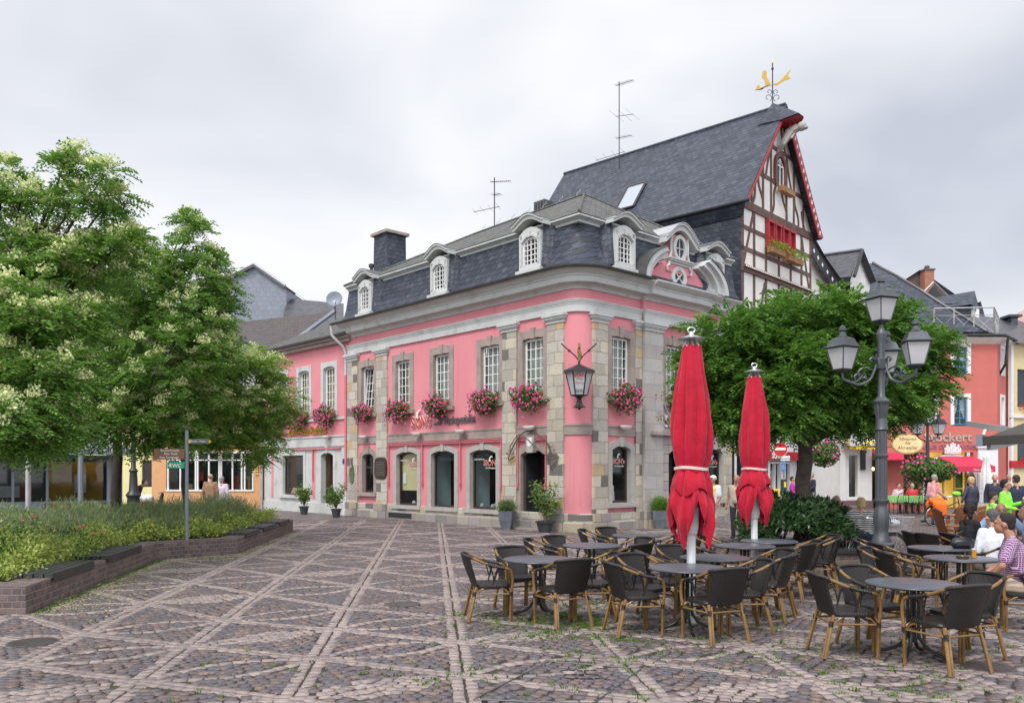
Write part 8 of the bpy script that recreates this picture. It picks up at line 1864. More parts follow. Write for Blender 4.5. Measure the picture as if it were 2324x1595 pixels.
# sitting on the round planter
Z=16.2; person(X(1957,Z),Z+.05,68,'blond person in a black and white striped pullover sitting on the planter',1.66,'sit',top=stripemat(),legs=c_navy,hair='bob',hairc=h_blond,eyes=False,seat=.47,bulk=1.28,lean=.12,vox=.013,z0=0)
Z=17.2; person(X(1893,Z),Z,55,'grey haired person in a light grey shirt sitting beyond the round planter',1.72,'sit',top=cloth('light_grey_shirt',(.42,.42,.40)),legs=c_grey,hair='thin',hairc=h_grey,skin=m_skin2,seat=.5,lean=.3,headturn=-25,eyes=False,bulk=1.1)
# bicycle pusher
Z=28; person(X(2112,Z),Z,15,'person in a red and white checked shirt pushing a bicycle with orange panniers',1.74,top=plaidmat('red_check',(.55,.06,.09),(.75,.62,.62),(.68,.30,.33),190),legs=c_grey,hair='short',hairc=h_grey,lean=.22,arms=[[(-.2,.12,1.16),(-.2,.38,1.05)],[(.2,.12,1.16),(.2,.38,1.05)]],knees=[(-.1,.2,.5),(.1,-.12,.5)],ankles=[(-.1,.18,.09),(.1,-.42,.2)],eyes=False)
# restaurant guests
Z=36; person(X(2047,Z),Z+.4,-85,'person in a pale pink shirt sitting at the green table',1.66,'sit',top=cloth('pale_pink_shirt',(.68,.45,.58)),legs=c_jean,hair='short',hairc=h_brown,lean=.1)
person(X(2079,Z),Z+.4,-95,'person in a red and white waistcoat sitting at the green table',1.66,'sit',top=cloth('red_vest',(.6,.03,.05)),legs=c_jean,hair='short',hairc=h_grey,lean=.1)
# right hand terrace
Z=18; t,T,H,up_=person(X(2281,Z),Z,-48,'person in a neon green hooded jacket standing with an ice cream cone',1.66,top=c_green,legs=c_green,hair='short',hairc=h_black,arms=[[(-.25,.05,1.14),(-.12,.30,1.22)],[(.24,.0,1.14),(.1,.26,1.08)]],vox=.013,headturn=15); glasses(t,T,H)
p=T@up_((-.10,.36,1.27)); b=thing('ice_cream','ice cream cone held by the person in the neon green jacket','ice cream',p); m=MB(); m.lathe([(.008,-.08),(.028,.03)],10,p); m.build('cone',cloth('waffle',(.5,.3,.12)),b); m=MB(); m.sphere(p+Vector((0,0,.05)),(.032,.032,.035),8); m.build('scoop',cloth('vanilla',(.75,.68,.5)),b)
Z=16.6; person(X(2252,Z),Z,-10,'child in a neon green t-shirt standing at the café table',1.42,top=cloth('lime_shirt',(.42,.9,.15)),legs=c_jean,hair='short',hairc=h_brown,sleeve='short',headpitch=15)
Z=13.6; person(X(2193,Z),Z,5,'person with long dark curly hair in a black top sitting at the terrace',1.66,'sit',top=c_blk,legs=c_jean,hair='curly',hairc=h_black,arms=[[(-.22,.1,1.16),(-.1,.34,1.18)],[(.22,.1,1.16),(.12,.34,1.16)]],lean=.12,vox=.012,seat=.46)
Z=14.4; person(X(2268,Z),Z,-115,'broad person in a light blue shirt with both arms spread on the table',1.76,'sit',top=c_lb,legs=c_jean,hair='thin',hairc=h_brown,skin=m_skin2,lean=.35,arms=[[(-.42,.18,1.22),(-.5,.45,1.2)],[(.42,.18,1.22),(.5,.42,1.2)]],sleeve='short',vox=.013,bulk=1.2)
Z=11.5; person(X(2268,Z),Z,100,'dark haired person in a white shirt seen from behind at the terrace',1.72,'sit',top=c_white,legs=c_beige,hair='short',hairc=cloth('salt_pepper_hair',(.09,.085,.085)),lean=.18,arms=[[(-.25,.08,1.16),(-.2,.3,1.17)],[(.25,.08,1.16),(.22,.3,1.17)]],vox=.012,eyes=False,bulk=1.12)
# checked shirt sitter in the foreground, on the chair right of the beer table
Z=9.55; cx_=X(2322,Z)
t,T,H,up_=person(cx_,Z,152,'heavy person in a purple checked shirt and beige trousers resting a hand on the knee',1.78,'sit',top=plaidmat('purple_check',(.13,.025,.12),(.62,.52,.62),(.20,.05,.20),260),legs=cloth('beige_chinos',(.50,.40,.31)),shoes=cloth('navy_shoe',(.015,.017,.03)),hair='short',hairc=h_black,skin=m_skin2,lean=.24,sleeve='short',arms=[[(-.33,.16,1.20),(-.20,.36,1.04)],[(.36,.14,1.16),(.24,.46,1.03)]],vox=.0095,bulk=1.3,seat=.47,eyes=False)
e,w=up_((.36,.14,1.16)),up_((.24,.46,1.03)); q=e.lerp(w,.93); d=(w-e).normalized(); m=MB(T); a_=d.orthogonal().normalized(); b_=d.cross(a_)
m.tube([q-d*.012,q+d*.012],.034,14); m.build('wristwatch',m_alu,t)
chair(cx_-.02*math.cos(R(152)),Z-.02,152,'chair carrying the person in the purple checked shirt')
chair(X(2268,11.5),11.5,100,'chair under the person in the white shirt')
chair(X(2193,13.6)-.02,13.6,5,'chair under the curly haired person')
chair(X(2268,14.4),14.4,-115,'chair under the person in the light blue shirt')
Z=24; person(X(2258,Z),Z,-120,'bald person in a navy suit and light blue shirt looking up by the stone pier',1.76,top=c_navy,legs=c_navy,hair=None,skin=m_skin,headpitch=-25,eyes=True)
person(X(2230,Z),Z+.6,120,'fair haired person in a wide dark cape seen from behind near the coral house',1.66,top=cloth('slate_cape',(.05,.05,.08)),legs=c_navy,hair='bob',hairc=h_blond,bulk=1.35,eyes=False,arms=[[(-.36,.0,1.2),(-.42,.05,.95)],[(.36,.0,1.2),(.42,.05,.95)]])
Z=21; person(X(2306,Z),Z,95,'person in a navy t-shirt seen from behind at the right edge',1.74,top=c_navy,legs=c_navy,hair='short',hairc=h_brown,sleeve='short',eyes=False,bulk=1.12,arms=[[(-.26,-.02,1.15),(-.25,.12,.98)],[(.26,-.02,1.15),(.3,.1,1.0)]])
Z=12.6; person(X(2345,Z),Z,150,'bald person partly cut off at the right edge of the terrace',1.74,'sit',top=cloth('grey_blue_shirt',(.22,.26,.33)),legs=c_jean,hair=None,skin=m_skin,lean=.1,eyes=False)
Z=33.5; person(X(2290,Z),Z,-90,'person with grey hair standing far off before the arch',1.7,top=cloth('pale_shirt',(.55,.52,.5)),legs=c_jean,hair='short',hairc=h_grey)
# rider bent over the parked scooter, left
Z=31; person(X(298,Z),Z,10,'person in dark clothes bending over a motor scooter behind the lavender',1.7,top=c_blk,legs=c_jean,hair='short',hairc=h_brown,lean=.75,arms=[[(-.2,.15,1.12),(-.2,.42,1.15)],[(.2,.15,1.12),(.2,.42,1.15)]],eyes=False)
# ================================================================ signs, bicycles and small things
def wheel(t,c,r,axis,tyre=.02):
    """axis: unit vector of the axle"""
    c=Vector(c);ax=Vector(axis).normalized(); u=ax.cross(Vector((0,0,1))).normalized(); v=Vector((0,0,1))
    P=lambda rr,a,o=0:c+u*rr*math.cos(a)+v*rr*math.sin(a)+ax*o
    m=MB(); m.tube([P(r,a) for a in np.linspace(0,2*math.pi,33)[:-1]],tyre,6,closed=True); w=m.build('wheel',m_blk,t,smooth=True)
    m=MB(); m.tube([P(r-.03,a) for a in np.linspace(0,2*math.pi,33)[:-1]],.008,4,closed=True); m.tube([c-ax*.04,c+ax*.04],.022,8); 
    for k in range(16): a=k*math.pi/8; m.tube([P(.02,a+.3),P(r-.03,a)],.0022,3)
    m.build('rim',m_alu,w); return w
def bicycle(x,y,ang,label,col,name='bicycle',r=.335):
    d=Vector((math.cos(R(ang)),math.sin(R(ang)),0)); s=Vector((-d.y,d.x,0)); o=Vector((x,y,0)); t=thing(name,label,'bicycle',(x,y,0))
    A=lambda f,z,l=0:o+d*f+s*l+Vector((0,0,z))
    wheel(t,A(-.52,r),r,s); wheel(t,A(.53,r),r,s)
    m=MB(); bb=A(-.05,.28); st=A(-.2,.75); hd=A(.33,.82); hl=A(.36,.62)
    for a,b,q in ((bb,st,.016),(st,A(-.22,.88),.012),(bb,hl,.019),(A(-.17,.62),hd,.016),(hd,hl,.02),(hl,A(.53,r),.013),(hd,A(.30,.98),.013)): m.tube([a,b],q,8)
    for l in (-.05,.05): m.tube([bb+s*l*.3,A(-.52,r,l)],.009,6); m.tube([st+s*l*.3,A(-.52,r,l)],.008,6)
    m.build('frame',col,t,smooth=True)
    m=MB(); m.tube(spline([A(.12,.98,.28),A(.26,1.0,.2),A(.31,.99,0),A(.26,1.0,-.2),A(.12,.98,-.28)],4),.012,6); m.build('handlebar',m_alu,t,smooth=True)
    m=MB(); m.sphere(A(-.25,.91),(.13,.08,.035),12); m.build('saddle',m_blk,t,smooth=True)
    m=MB(); m.tube([A(-.52,.72),A(-.18,.72)],.008,5); m.tube([A(-.72,.72,.06),A(-.25,.72,.06)],.007,5); m.tube([A(-.72,.72,-.06),A(-.25,.72,-.06)],.007,5); m.tube([A(-.55,.72,.06),A(-.52,r,.06)],.006,5); m.tube([A(-.55,.72,-.06),A(-.52,r,-.06)],.006,5); m.build('luggage_rack',m_alu,t)
    m=MB()
    for i,aa in enumerate((-.52,.53)):
        m.tube([A(aa+(r+.035)*math.cos(q),r+(r+.035)*math.sin(q)) for q in np.linspace(.25,2.9,14)],.02,5)
    m.build('mudguard',col,t,smooth=True)
    m=MB(); m.tube([A(-.05,.28,-.08),A(-.05,.28,.08)],.04,10); m.tube([A(-.05,.28,.08),A(.08,.17,.1)],.01,5); m.tube([A(-.05,.28,-.08),A(-.18,.39,-.1)],.01,5); m.box(*(lambda p:(p.x-.03,p.x+.03,p.y-.04,p.y+.04,p.z-.01,p.z+.01))(A(.08,.16,.14))); m.build('crank',m_alu,t)
    return t,A
t,A=bicycle(X(1985,14.9)+.05,15.2,197,'bicycle with a white helmet in its rear basket behind the lamp post',m_iron)
p=A(-.5,.74); m=MB(); q=[p+Vector((a*.24,b*.17,0)) for a,b in ((-1,-1),(1,-1),(1,1),(-1,1))]; Q=[p+Vector((a*.30,b*.22,.26)) for a,b in ((-1,-1),(1,-1),(1,1),(-1,1))]
for k in range(4):
    m.tube([q[k],q[(k+1)%4]],.006,4); m.tube([Q[k],Q[(k+1)%4]],.009,4); m.tube([q[k],Q[k]],.005,4)
    for f in np.linspace(.08,.92,9): m.tube([q[k].lerp(q[(k+1)%4],f),Q[k].lerp(Q[(k+1)%4],f)],.0022,3)
    for f in (.25,.5,.75): m.tube([q[k].lerp(Q[k],f),q[(k+1)%4].lerp(Q[(k+1)%4],f)],.0022,3)
m.build('wire_basket',m_alu,t)
h=thing('bicycle_helmet','white and black bicycle helmet lying in the wire basket','helmet',p+Vector((0,0,.08))); m=MB(); m.sphere(p+Vector((0,0,.14)),(.14,.11,.09),14); m.build('shell',m_wht,h,smooth=True); m=MB()
for k in range(4): m.tube([p+Vector((.02*k-.08,-.1,.14)),p+Vector((.04*k-.06,-.05,.215)),p+Vector((.05*k-.04,.04,.225))],.011,5)
m.build('vents',m_blk,h)
t,A=bicycle(X(2140,28),27.6,5,'bicycle with bright orange panniers being pushed through the street',m_blk)
m_or=cloth('orange_rain_cover',(.85,.16,.015)); m=MB(); 
for s in (-1,1): caps(m,A(-.55,.72,s*.2),A(-.5,.42,s*.2),.15,.13); caps(m,A(-.35,.72,s*.2),A(-.35,.45,s*.2),.14,.12)
caps(m,A(-.6,.85,0),A(-.3,.85,0),.12,.12); remesh('pannier_cover',m,Matrix.Identity(4),m_or,t,.03)
m=MB(); m.sphere(A(.25,1.08),(.16,.12,.09),10); m.build('green_helmet',cloth('lime_helmet',(.25,.6,.05)),t,smooth=True)
t,A=bicycle(X(1925,19.5),19.5,20,'bicycle parked beyond the planter, only its handlebar showing',m_alu)
# scooter under a white cover, far left
p=(X(330,30),30); t=thing('motor_scooter','motor scooter with a white cloth on its seat behind the flower bed','scooter',(*p,0)); m=MB(); caps(m,(p[0]-.5,30,.55),(p[0]+.1,30,.6),.16,.2); caps(m,(p[0]+.1,30,.4),(p[0]+.5,30,.45),.12,.1); caps(m,(p[0]+.5,30,.45),(p[0]+.62,30,1.0),.09,.06); remesh('body',m,Matrix.Identity(4),m_blk,t,.03)
m=MB(); caps(m,(p[0]-.45,29.9,.86),(p[0]+.2,29.9,.84),.15,.16); remesh('seat_cloth',m,Matrix.Identity(4),m_white,t,.03); m=MB(); m.tube([(p[0]+.6,29.7,1.05),(p[0]+.6,30.3,1.08)],.02,5); m.build('handlebar',m_alu,t)
wheel(t,(p[0]-.5,30,.25),.25,(0,1,0),.05); wheel(t,(p[0]+.7,30,.25),.25,(0,1,0),.05)
m=MB(); m.box(p[0]-.1,p[0]+.15,29.72,29.8,.62,.72); m.build('rear_light',m_red,t)
# ---- signpost in the flower bed
Z=17.6; q=pz(424,1068,Z); t=thing('signpost','grey signpost with brown, green and grey direction signs in the flower bed','signpost',(q.x,Z,.33)); z=lambda y:HC-(y-CY)*Z/FP; xx=lambda x:X(x,Z)
m=MB(); m.tube([(q.x,Z,.3),(q.x,Z,z(976))],.036,12); m.build('post',m_steel,t,smooth=True)
def plate(x0,x1,y0,y1,mat,name,v=-.04):
    m=MB(); m.box(xx(x0),xx(x1),Z+v-.012,Z+v+.012,z(y1),z(y0),.004); return m.build(name,mat,t)
m_sbr=M('sign_brown',(.21,.11,.055),.5,.05); m_sgr=M('sign_green',(.01,.36,.17),.45,.05); m_sgy=M('sign_grey',(.13,.14,.15),.5,.05)
s1=plate(352,421,1018,1042,m_sbr,'brown_sign'); s2=plate(382,421,1048,1063,m_sgr,'green_sign'); s3=plate(429,476,996,1007,m_sgy,'grey_sign')
tx=lambda s,x,y,sz,mat,par,**k:text_mesh('lettering',s,sz,mat,textM((xx(x),Z-.056,z(y)),(1,0,0),(0,0,1),(0,-1,0)),par,depth=.002,**k)
tx('RömerForum',388,1024.5,.072,m_white,s1); tx('Alte Stadt',390,1032,.072,m_white,s1); tx('Alte Synagoge',386,1040,.072,m_white,s1); tx('WC',404,1060.5,.115,m_white,s2,bold=.002); tx('Ahr-Info   Markt',450,1003,.05,m_white,s3)
m=MB(); m.prism([(xx(391),z(1050)),(xx(391),z(1061)),(xx(384),z(1055.5))],-Z+.0,-Z+.001); m.v=[(a,Z-.055+(b+Z),c) for a,b,c in m.v]; m.build('arrow',m_white,s2)
m=MB(); m.add([(xx(476),Z-.045,z(996)),(xx(476),Z-.045,z(1007)),(xx(481),Z-.045,z(1001.5))],[(0,1,2)]); m.build('arrow_tip',cloth('yellow_tip',(.75,.45,.02)),s3)
m=MB(); m.box(xx(430),xx(436),Z-.058,Z-.054,z(1005),z(998)); m.build('emblem',m_yel,s3)
# ---- wall lantern on the rounded corner
d=(FA.n+FB.n).normalized(); b0_=Vector((cc.x,cc.y,0))+d*RC; c=b0_+d*.62; t=thing('wall_lantern','black four sided wall lantern with painted glass panels on the rounded pink corner','lantern',(c.x,c.y,4.3))
zb=HC-(897-CY)*c.y/FP; zt=HC-(842-CY)*c.y/FP; rr=.40
sd=Vector((-d.y,d.x,0))
def q4(r,zv,rot=0):
    a0=math.atan2(d.y,d.x); return [Vector((c.x+r*math.cos(a0+R(a)),c.y+r*math.sin(a0+R(a)),zv)) for a in (-30,30,90,150,210,270)]
lo,hi=q4(.235,zb),q4(.40,zt)
m=MB()
for k in range(6): m.tube([lo[k],hi[k]],.018,5); m.tube([lo[k],lo[(k+1)%6]],.018,5); m.tube([hi[k],hi[(k+1)%6]],.018,5); m.tube([lo[k].lerp(hi[k],f)+ (Vector((0,0,0)) if f*10%2<1 else Vector((random.uniform(-.01,.01),0,0))) for f in np.linspace(.05,.95,9)],.022,5)
top=[Vector((c.x,c.y,zt+.30))]
r2=q4(.46,zt+.02)
for k in range(6): m.poly([r2[k],r2[(k+1)%6],Vector((c.x,c.y,zt+.22))]); m.poly([r2[k],r2[(k+1)%6],r2[(k+1)%6]-Vector((0,0,.06)),(r2[k]+r2[(k+1)%6])/2-Vector((0,0,.10)),r2[k]-Vector((0,0,.06))])
m.lathe([(.02,-.42),(.05,-.38),(.17,-.34),(.06,-.24),(.05,-.12),(.10,-.06),(.20,0)],12,(c.x,c.y,zb)); 
for k in range(6): a=k*math.pi/3; m.tube(spline([(c.x+.05*math.cos(a),c.y+.05*math.sin(a),zb-.12),(c.x+.08*math.cos(a),c.y+.08*math.sin(a),zb-.26),(c.x+.17*math.cos(a),c.y+.17*math.sin(a),zb-.36)],4),.02,5)
m.tube([(c.x,c.y,zt+.2),(c.x,c.y,zt+.5)],.03,6); m.tube([(c.x,c.y,zt+.30),tuple(b0_+Vector((0,0,zt+.25)))],.03,6); m.build('iron_frame',m_black,t)
m=MB()
for k in range(6): m.quad(lo[k],lo[(k+1)%6],hi[(k+1)%6],hi[k])
m.build('glass_panel',m_milk,t)
m=MB()
for s in (-1,1):
    m.tube([Vector((c.x,c.y,zt+.30)),Vector((c.x,c.y,zt+.45))+sd*s*.12,Vector((c.x,c.y,zt+.85))+sd*s*.52+d*-.3],.022,6); m.sphere(Vector((c.x,c.y,zt+.62))+sd*s*.29-d*.15,(.045,.045,.045),6)
m.build('carved_arm',m_black,t)
m=MB(); m.tube(spline([(c.x,c.y,zt+.28),(c.x+.02,c.y,zt+.45),(c.x-.01,c.y,zt+.6),(c.x,c.y,zt+.68)],4),[.05]*4+[.06]*4+[.045]*4+[.02],8); m.sphere((c.x,c.y-.03,zt+.69),(.045,.05,.045),8)
for s in (-1,0,1): m.tube([(c.x+s*.02,c.y,zt+.72),(c.x+s*.04,c.y,zt+.82)],.01,4)
m.build('gilt_figure',cloth('dull_gilt',(.22,.13,.04)),t)
f0,f1=(lo[0]+lo[1])/2,(hi[0]+hi[1])/2; upv=(f1-f0).normalized(); rt=Vector((-d.y,d.x,0)); nn=rt.cross(upv).normalized()
if nn.dot(d)<0: nn=-nn
def ltx(s,f,sz,mat,o=.012,**k): P=f0.lerp(f1,f)+nn*o; text_mesh('lettering',s,sz,mat,textM(P,rt if rt.cross(upv).dot(nn)>0 else -rt,upv,nn),t,depth=.002,**k)
ltx("SiON's",.72,.15,m_letr,bold=.003,fit=.34); ltx('Ihr Fischspezialist',.63,.045,m_letg,fit=.2); ltx('Lachsräucherei',.47,.055,m_letr,fit=.24); ltx('SFR',.10,.13,cloth('dark_green_letters',(.03,.12,.09)),fit=.2)
# ---- wall uplights
m_shade=M('cream_shade',(.66,.62,.57),.4,.04)
def uplight(F,u,z,label):
    p=F.M@Vector((u,.25,z)); t=thing('wall_light',label,'wall light',p,group='wall lights on the string course'); m=MB(); n=20; vs=[];prof=[(1,.03),(1.02,.02),(.95,-.03),(.75,-.08),(.4,-.11),(.05,-.12)]
    for r,h in prof:
        for k in range(n): a=2*math.pi*k/n; vs.append((p.x+.25*r*(F.d.x*math.cos(a))+.13*r*F.n.x*math.sin(a),p.y+.25*r*F.d.y*math.cos(a)+.13*r*F.n.y*math.sin(a),p.z+h))
    fs=[(i*n+k,i*n+(k+1)%n,(i+1)*n+(k+1)%n,(i+1)*n+k) for i in range(5) for k in range(n)]+[tuple(range(n)),tuple(range(6*n-1,5*n-1,-1))]; m.add(vs,fs); m.build('shade',m_shade,t,smooth=True)
    m=MB(); m.tube([p,p-F.n*.22],.035,8); m.build('bracket',m_shade,t)
for x,lab in ((qx(978),'wall light above the narrow window between the two left pilasters'),(qx(1408),'wall light above the left shop window under the red lettering'),(qx(1755),'wall light above the right shop window'),(q6(325),'wall light over the crest above the shop door')): uplight(FA,FA.u(x,.2),3.22,lab)
uplight(FB,FB.u(q6(990),.2),3.22,'wall light above the shop window on the short side'); uplight(FN,FN.u(qx(680),.2),3.32,'wall light on the grey band of the lower pink house')
# vine over the shop door
p=FA.M@Vector((doorA[0],.15,2.9)); t=thing('bare_vine','bare twisted vine stem trained round the shop door','climbing plant',p); m=MB(FA.M); c0=doorA[0]
m.tube(spline([(c0-.95,.12,1.9),(c0-.8,.16,2.25),(c0-.9,.14,2.5),(c0-.55,.18,2.9),(c0,.2,3.1),(c0+.5,.18,2.9),(c0+.9,.14,2.45),(c0+1.0,.14,2.2),(c0+.7,.15,2.3)],6),.02,5); m.tube(spline([(c0-.95,.12,2.0),(c0-1.15,.12,2.15),(c0-1.2,.12,2.3),(c0-.7,.18,2.35),(c0-.3,.2,2.6),(c0+.4,.2,3.0),(c0+.95,.15,2.6)],6),.014,5); m.build('stem',m_bark,t)
m=MB(FA.M); tuft_leaves(m,(c0+.95,.16,2.3),(.2,.08,.3),25,.07,.02); tuft_leaves(m,(c0-.9,.16,2.4),(.2,.08,.25),20,.07,.02); m.build('leaf',m_gel,t)
# ---- no entry sign with street name plate, parking meter, post box
Z=27; t=thing('no_entry_sign','round red no entry sign above a street name plate on a grey post','road sign',(X(1774,Z),Z,0)); zz=lambda y:HC-(y-CY)*Z/FP
m=MB(); m.tube([(X(1774,Z),Z,0),(X(1774,Z),Z,zz(1005))],.05,10); m.build('post',m_zincl,t); c=Vector((X(1769,Z),Z-.07,zz(1019)))
def disc(c,r,v,mat,name,par): 
    m=MB(Frame((c.x,c.y),(1,0),(0,-1)).M); m.prism([(r*math.cos(a),c.z+r*math.sin(a)) for a in np.linspace(0,2*math.pi,33)[:-1]],v,v+.01); return m.build(name,mat,par)
s=disc(c,.245,0,m_white,'sign_disc',t); disc(c,.225,.011,M('signal_red',(.55,.015,.02),.35,.05),'red_field',s); m=MB(); m.box(c.x-.17,c.x+.17,c.y-.03,c.y-.022,c.z+.03,c.z+.11) if False else m.box(c.x-.17,c.x+.17,c.y-.032,c.y-.022,c.z-.035,c.z+.045); m.build('white_bar',m_white,s)
m=MB(); m.box(X(1771,Z),X(1791,Z),Z-.08,Z-.06,zz(1045),zz(1034)); s=m.build('street_name_plate',m_white,t); text_mesh('lettering','Marktplatz',.085,m_letg,textM((X(1781,Z),Z-.083,zz(1042)),(1,0,0),(0,0,1),(0,-1,0)),t,depth=.001)
m=MB(); m.box(X(1771.5,Z),X(1781,Z),Z-.07,Z-.06,zz(1071),zz(1042)); m.build('sticker_panel',M('blue_stickers',(.12,.25,.5),.5,.9,25),t)
m=MB(); m.box(X(1771.5,Z),X(1782,Z),Z-.14,Z-.0,zz(1119),zz(1087),.01); k=m.build('parking_meter',M('dark_green_metal',(.015,.05,.04),.4),t); m=MB(); m.box(X(1776,Z),X(1781,Z),Z-.146,Z-.141,zz(1105),zz(1093)); m.build('yellow_label',m_yel,k)
Z=25; t=thing('post_box','yellow post box on the pavement behind the farther parasol','post box',(X(1752,Z),Z,0)); m=MB(); zz=lambda y:HC-(y-CY)*Z/FP; m.box(X(1738,Z),X(1766.5,Z),Z-.15,Z+.2,zz(1146),zz(1109),.02); m.build('box',m_yel,t)
m=MB(); m.tube([(X(1752,Z),Z,0),(X(1752,Z),Z,zz(1146))],.04,8); m.build('post',m_zincl,t); m=MB(); m.tube(spline([(X(1759,Z),Z-.16,zz(1144)),(X(1758,Z),Z-.16,zz(1138)),(X(1762,Z),Z-.16,zz(1135)),(X(1765,Z),Z-.16,zz(1139)),(X(1762,Z),Z-.16,zz(1144)),(X(1759,Z),Z-.16,zz(1142))],4),.012,5); m.build('horn_emblem',m_black,t)
m=MB(); m.box(X(1742,Z),X(1752,Z),Z-.16,Z-.15,zz(1121),zz(1117)); m.build('slot',m_black,t)
# yellow flowers behind the parasol
p=pz(1722,1182,18.5); t=thing('flower_tub','tub of yellow and white flowers behind the farther parasol pole','flower tub',(p.x,18.5,0)); m=MB(); m.lathe([(.3,0),(.38,.45)],14,(p.x,18.5,0)); m.build('tub',m_terra,t)
d_=rand_dir(700); C=np.array([p.x,18.5,.7])+d_*np.array([.55,.4,.4]); a=rand_dir(700); b=unit(np.cross(a,d_)); V=np.stack([C-a*.04,C-b*.03,C+a*.04,C+b*.03],1).reshape(-1,3); npmesh('foliage',V,quads(V),m_gel,t)
V=np.vstack([ball(np.array([p.x,18.5,.72])+e*np.array([.56,.42,.42]),.05,9,.03) for e in rand_dir(26)]); npmesh('blossom',V,quads(V),leafmat('yellow_blossom',[(.85,.6,.03),(.8,.7,.1),(.7,.68,.6)],.1),t)
# ---- big retractable awning at the right edge
Z0=12.2; t=thing('awning','large dark brown retractable café awning reaching in from the right edge','awning',(X(2300,Z0),Z0,2.4)); p0=pz(2226,1010,Z0); 
f0=Vector((6.95,Z0,2.32)); f1=Vector((9.6,9.2,2.42)); b0v=f0+Vector((3.2,2.6,.75)); b1v=f1+Vector((3.2,2.6,.75))
m=MB(); m.add([f0,f1,b1v,b0v]+[v-Vector((0,0,.025)) for v in (f0,f1,b1v,b0v)],[(0,1,2,3),(4,7,6,5),(0,4,5,1),(1,5,6,2),(2,6,7,3),(3,7,4,0)]); m.build('canvas',M('brown_canvas',(.055,.045,.035),.8,.2,2),t)
dd=(f1-f0).normalized(); nn=Vector((dd.y,-dd.x,0)); 
def bar(a,b,w,h,mat,name,o=Vector((0,0,0))):
    d=(b-a).normalized(); s=Vector((-d.y,d.x,0)).normalized()*w/2; u=s.cross(d).normalized()*h/2; m=MB(); P=[a-s-u,a+s-u,a+s+u,a-s+u,b-s-u,b+s-u,b+s+u,b-s+u]; m.add([p+o for p in P],[(0,1,2,3),(7,6,5,4),(0,4,5,1),(1,5,6,2),(2,6,7,3),(3,7,4,0)]); return m.build(name,mat,t)
bar(f0,f1,.10,.13,M('awning_bar',(.04,.035,.03),.4,.1),'front_bar',Vector((0,0,-.03))); bar(f0-dd*.06,f0+dd*.03,.14,.17,m_steel,'end_cap',Vector((0,0,-.02)))
bar(f0+Vector((.1,.0,-.12)),f0+Vector((1.6,1.0,.1)),.06,.09,m_zincl,'folding_arm'); bar(f0+Vector((1.6,1.0,.1)),f0+Vector((1.0,2.2,.35)),.06,.09,m_zincl,'folding_arm')
# ---- other café: orange brown wicker armchairs and wooden tables
m_ow=M('orange_wicker',(.30,.11,.05),.6,.25,30,bump=.5,bsc=90); m_ol=M('orange_wood',(.42,.18,.06),.5,.2,6)
def wchair(label):
    t=thing('wicker_armchair',label,'chair',group='orange brown wicker armchairs'); m=MB(); n=11
    rows_=[[(x*.25,-.22-.05*(1-x*x)-k*.035,.44+k*.13+(.06*(1-x*x) if k==4 else 0)) for x in np.linspace(-1,1,n)] for k in range(5)]
    for o in (0,.02):
        b=len(m.v)
        for r in rows_: m.v+=[(a,bb-o,c) for a,bb,c in r]
        for i in range(4):
            for q in range(n-1): m.f.append((b+i*n+q,b+i*n+q+1,b+(i+1)*n+q+1,b+(i+1)*n+q))
    m.tube(rows_[-1],.022,6); m.build('backrest',m_ow,t,smooth=True); m=MB(); m.box(-.25,.25,-.23,.24,.40,.46,.02); m.build('seat',m_ow,t)
    for s in (-1,1):
        m=MB(); m.tube([(s*.26,-.30,.68),(s*.27,-.1,.67),(s*.27,.22,.66)],.02,6); m.build('armrest',m_ol,t)
        for yy,zt in ((.22,.66),(-.24,.44)): m=MB(); m.tube([(s*.25,yy*1.08,0),(s*.255,yy,zt)],.019,6); m.build('leg',m_ol,t)
    return t
w0=None
for k,(x,y,f,lab) in enumerate(((2168,17.6,-8,'wicker armchair seen in profile at the left of the neighbouring café'),(2183,19.5,80,'wicker armchair behind the profile one'),(2205,19.3,100,'wicker armchair with its curved back towards us beside the cape'),(2232,17.3,70,'wicker armchair left of the child'),(2300,17.2,160,'wicker armchair behind the bald seated person'),(2262,20.5,90,'wicker armchair beyond the child'))):
    if w0 is None: w0=wchair(lab); o=w0
    else: o=dup(w0,(0,0,0))
    o.location=(X(x,y),y,.012); o.rotation_euler=(0,0,R(f-90)); o['label']=lab
for x,y,lab in ((2250,18.9,'wooden café table beside the child in neon green'),(2200,20.6,'wooden café table among the wicker armchairs')):
    t=thing('wooden_table',lab,'table',(X(x,y),y,0),group='wooden tables of the neighbouring café'); q=X(x,y); m=MB(); m.box(q-.4,q+.4,y-.4,y+.4,.71,.75,.008); m.build('tabletop',m_ol,t)
    for a in (-1,1):
        for b in (-1,1): m=MB(); m.box(q+a*.34-.025,q+a*.34+.025,y+b*.34-.025,y+b*.34+.025,0,.71); m.build('leg',m_ol,t)
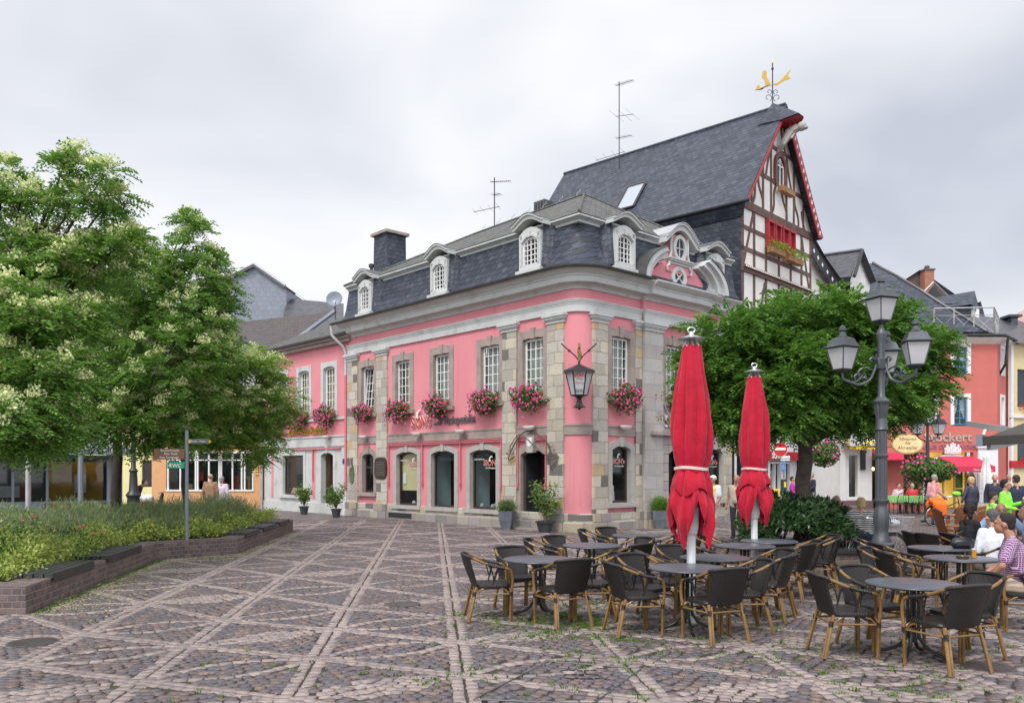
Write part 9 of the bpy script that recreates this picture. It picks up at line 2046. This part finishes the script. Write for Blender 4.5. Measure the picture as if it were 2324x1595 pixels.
# green table of the restaurant with garden chairs
Z=36; q=X(2062,Z); t=thing('dining_table','long table under a pale green cloth before the restaurant','table',(q,Z,0)); m=MB(); m.box(q-1.1,q+1.1,Z-.4,Z+.4,.72,.755); m.add([(q-1.12,Z-.42,.757),(q+1.12,Z-.42,.757),(q+1.12,Z+.42,.757),(q-1.12,Z+.42,.757)],[(0,1,2,3)])
for k in range(22): a=q-1.12+k*.102; m.poly([(a,Z-.42,.757),(a+.102,Z-.42,.757),(a+.09,Z-.45,.50+.03*math.sin(k*2)),(a+.01,Z-.44,.48+.03*math.sin(k))])
m.build('tablecloth',cloth('pale_green_cloth',(.25,.50,.16)),t)
for a in (-1,1):
    for b in (-1,1): m=MB(); m.tube([(q+a,Z+b*.33,0),(q+a,Z+b*.33,.72)],.025,5); m.build('leg',m_black,t)
for k,dx in enumerate((-.75,.15)):
    t=thing('garden_chair','metal garden chair with arched back at the '+('left' if k==0 else 'right')+' end of the green table','chair',(q+dx,Z-.85,0)); x0=q+dx; y0=Z-.85
    m=MB(); m.tube(spline([(x0-.22,y0-.2,.43),(x0-.22,y0-.26,.75),(x0-.12,y0-.28,.9),(x0+.12,y0-.28,.9),(x0+.22,y0-.26,.75),(x0+.22,y0-.2,.43)],5),.015,5)
    for a in (-.1,0,.1): m.tube([(x0+a,y0-.2,.43),(x0+a,y0-.28,.9)],.009,4)
    m.build('backrest',m_black,t); m=MB(); m.box(x0-.23,x0+.23,y0-.22,y0+.22,.42,.45,.01); m.build('seat',m_black,t)
    for a in (-1,1):
        for b in (-1,1): m=MB(); m.tube([(x0+a*.22,y0+b*.2,0),(x0+a*.21,y0+b*.19,.43)],.013,5); m.build('leg',m_black,t)
# closed white parasol by the stone pier, planted columns by the restaurant
x0=X(2238,35); t=thing('closed_parasol','slim closed white parasol against the stone pier of the coral house','parasol',(x0,35,0)); m=MB(); m.tube([(x0,35,0),(x0,35,2.5)],.03,6); m.build('pole',m_alu,t); m=MB(); m.lathe([(.16,1.0),(.2,1.3),(.17,1.9),(.10,2.3),(.14,2.4),(.10,2.5),(.02,2.6)],20,(x0,35,0),flute=lambda z,a:.15*math.cos(a*7)); m.build('canopy',m_half,t,smooth=True)
for x,lab in ((2066,'clipped evergreen column left of the hanging flower basket'),(2090,'clipped evergreen column in front of the restaurant passage')):
    x0=X(x,37.5); t=thing('evergreen_column',lab,'shrub',(x0,37.5,0)); n=1500; zc_=rng.uniform(.3,2.7,n); a=rng.uniform(0,6.28,n); C=np.stack([x0+.28*np.cos(a)*rng.uniform(.6,1,n),37.5+.28*np.sin(a),zc_],1); e=rand_dir(n); b=unit(np.cross(e,rand_dir(n))); V=np.stack([C-e*.05,C-b*.03,C+e*.05,C+b*.03],1).reshape(-1,3); npmesh('foliage',V,quads(V),m_rho,t); m=MB(); m.lathe([(.22,0),(.27,.35)],10,(x0,37.5,0)); m.build('pot',m_terra,t)
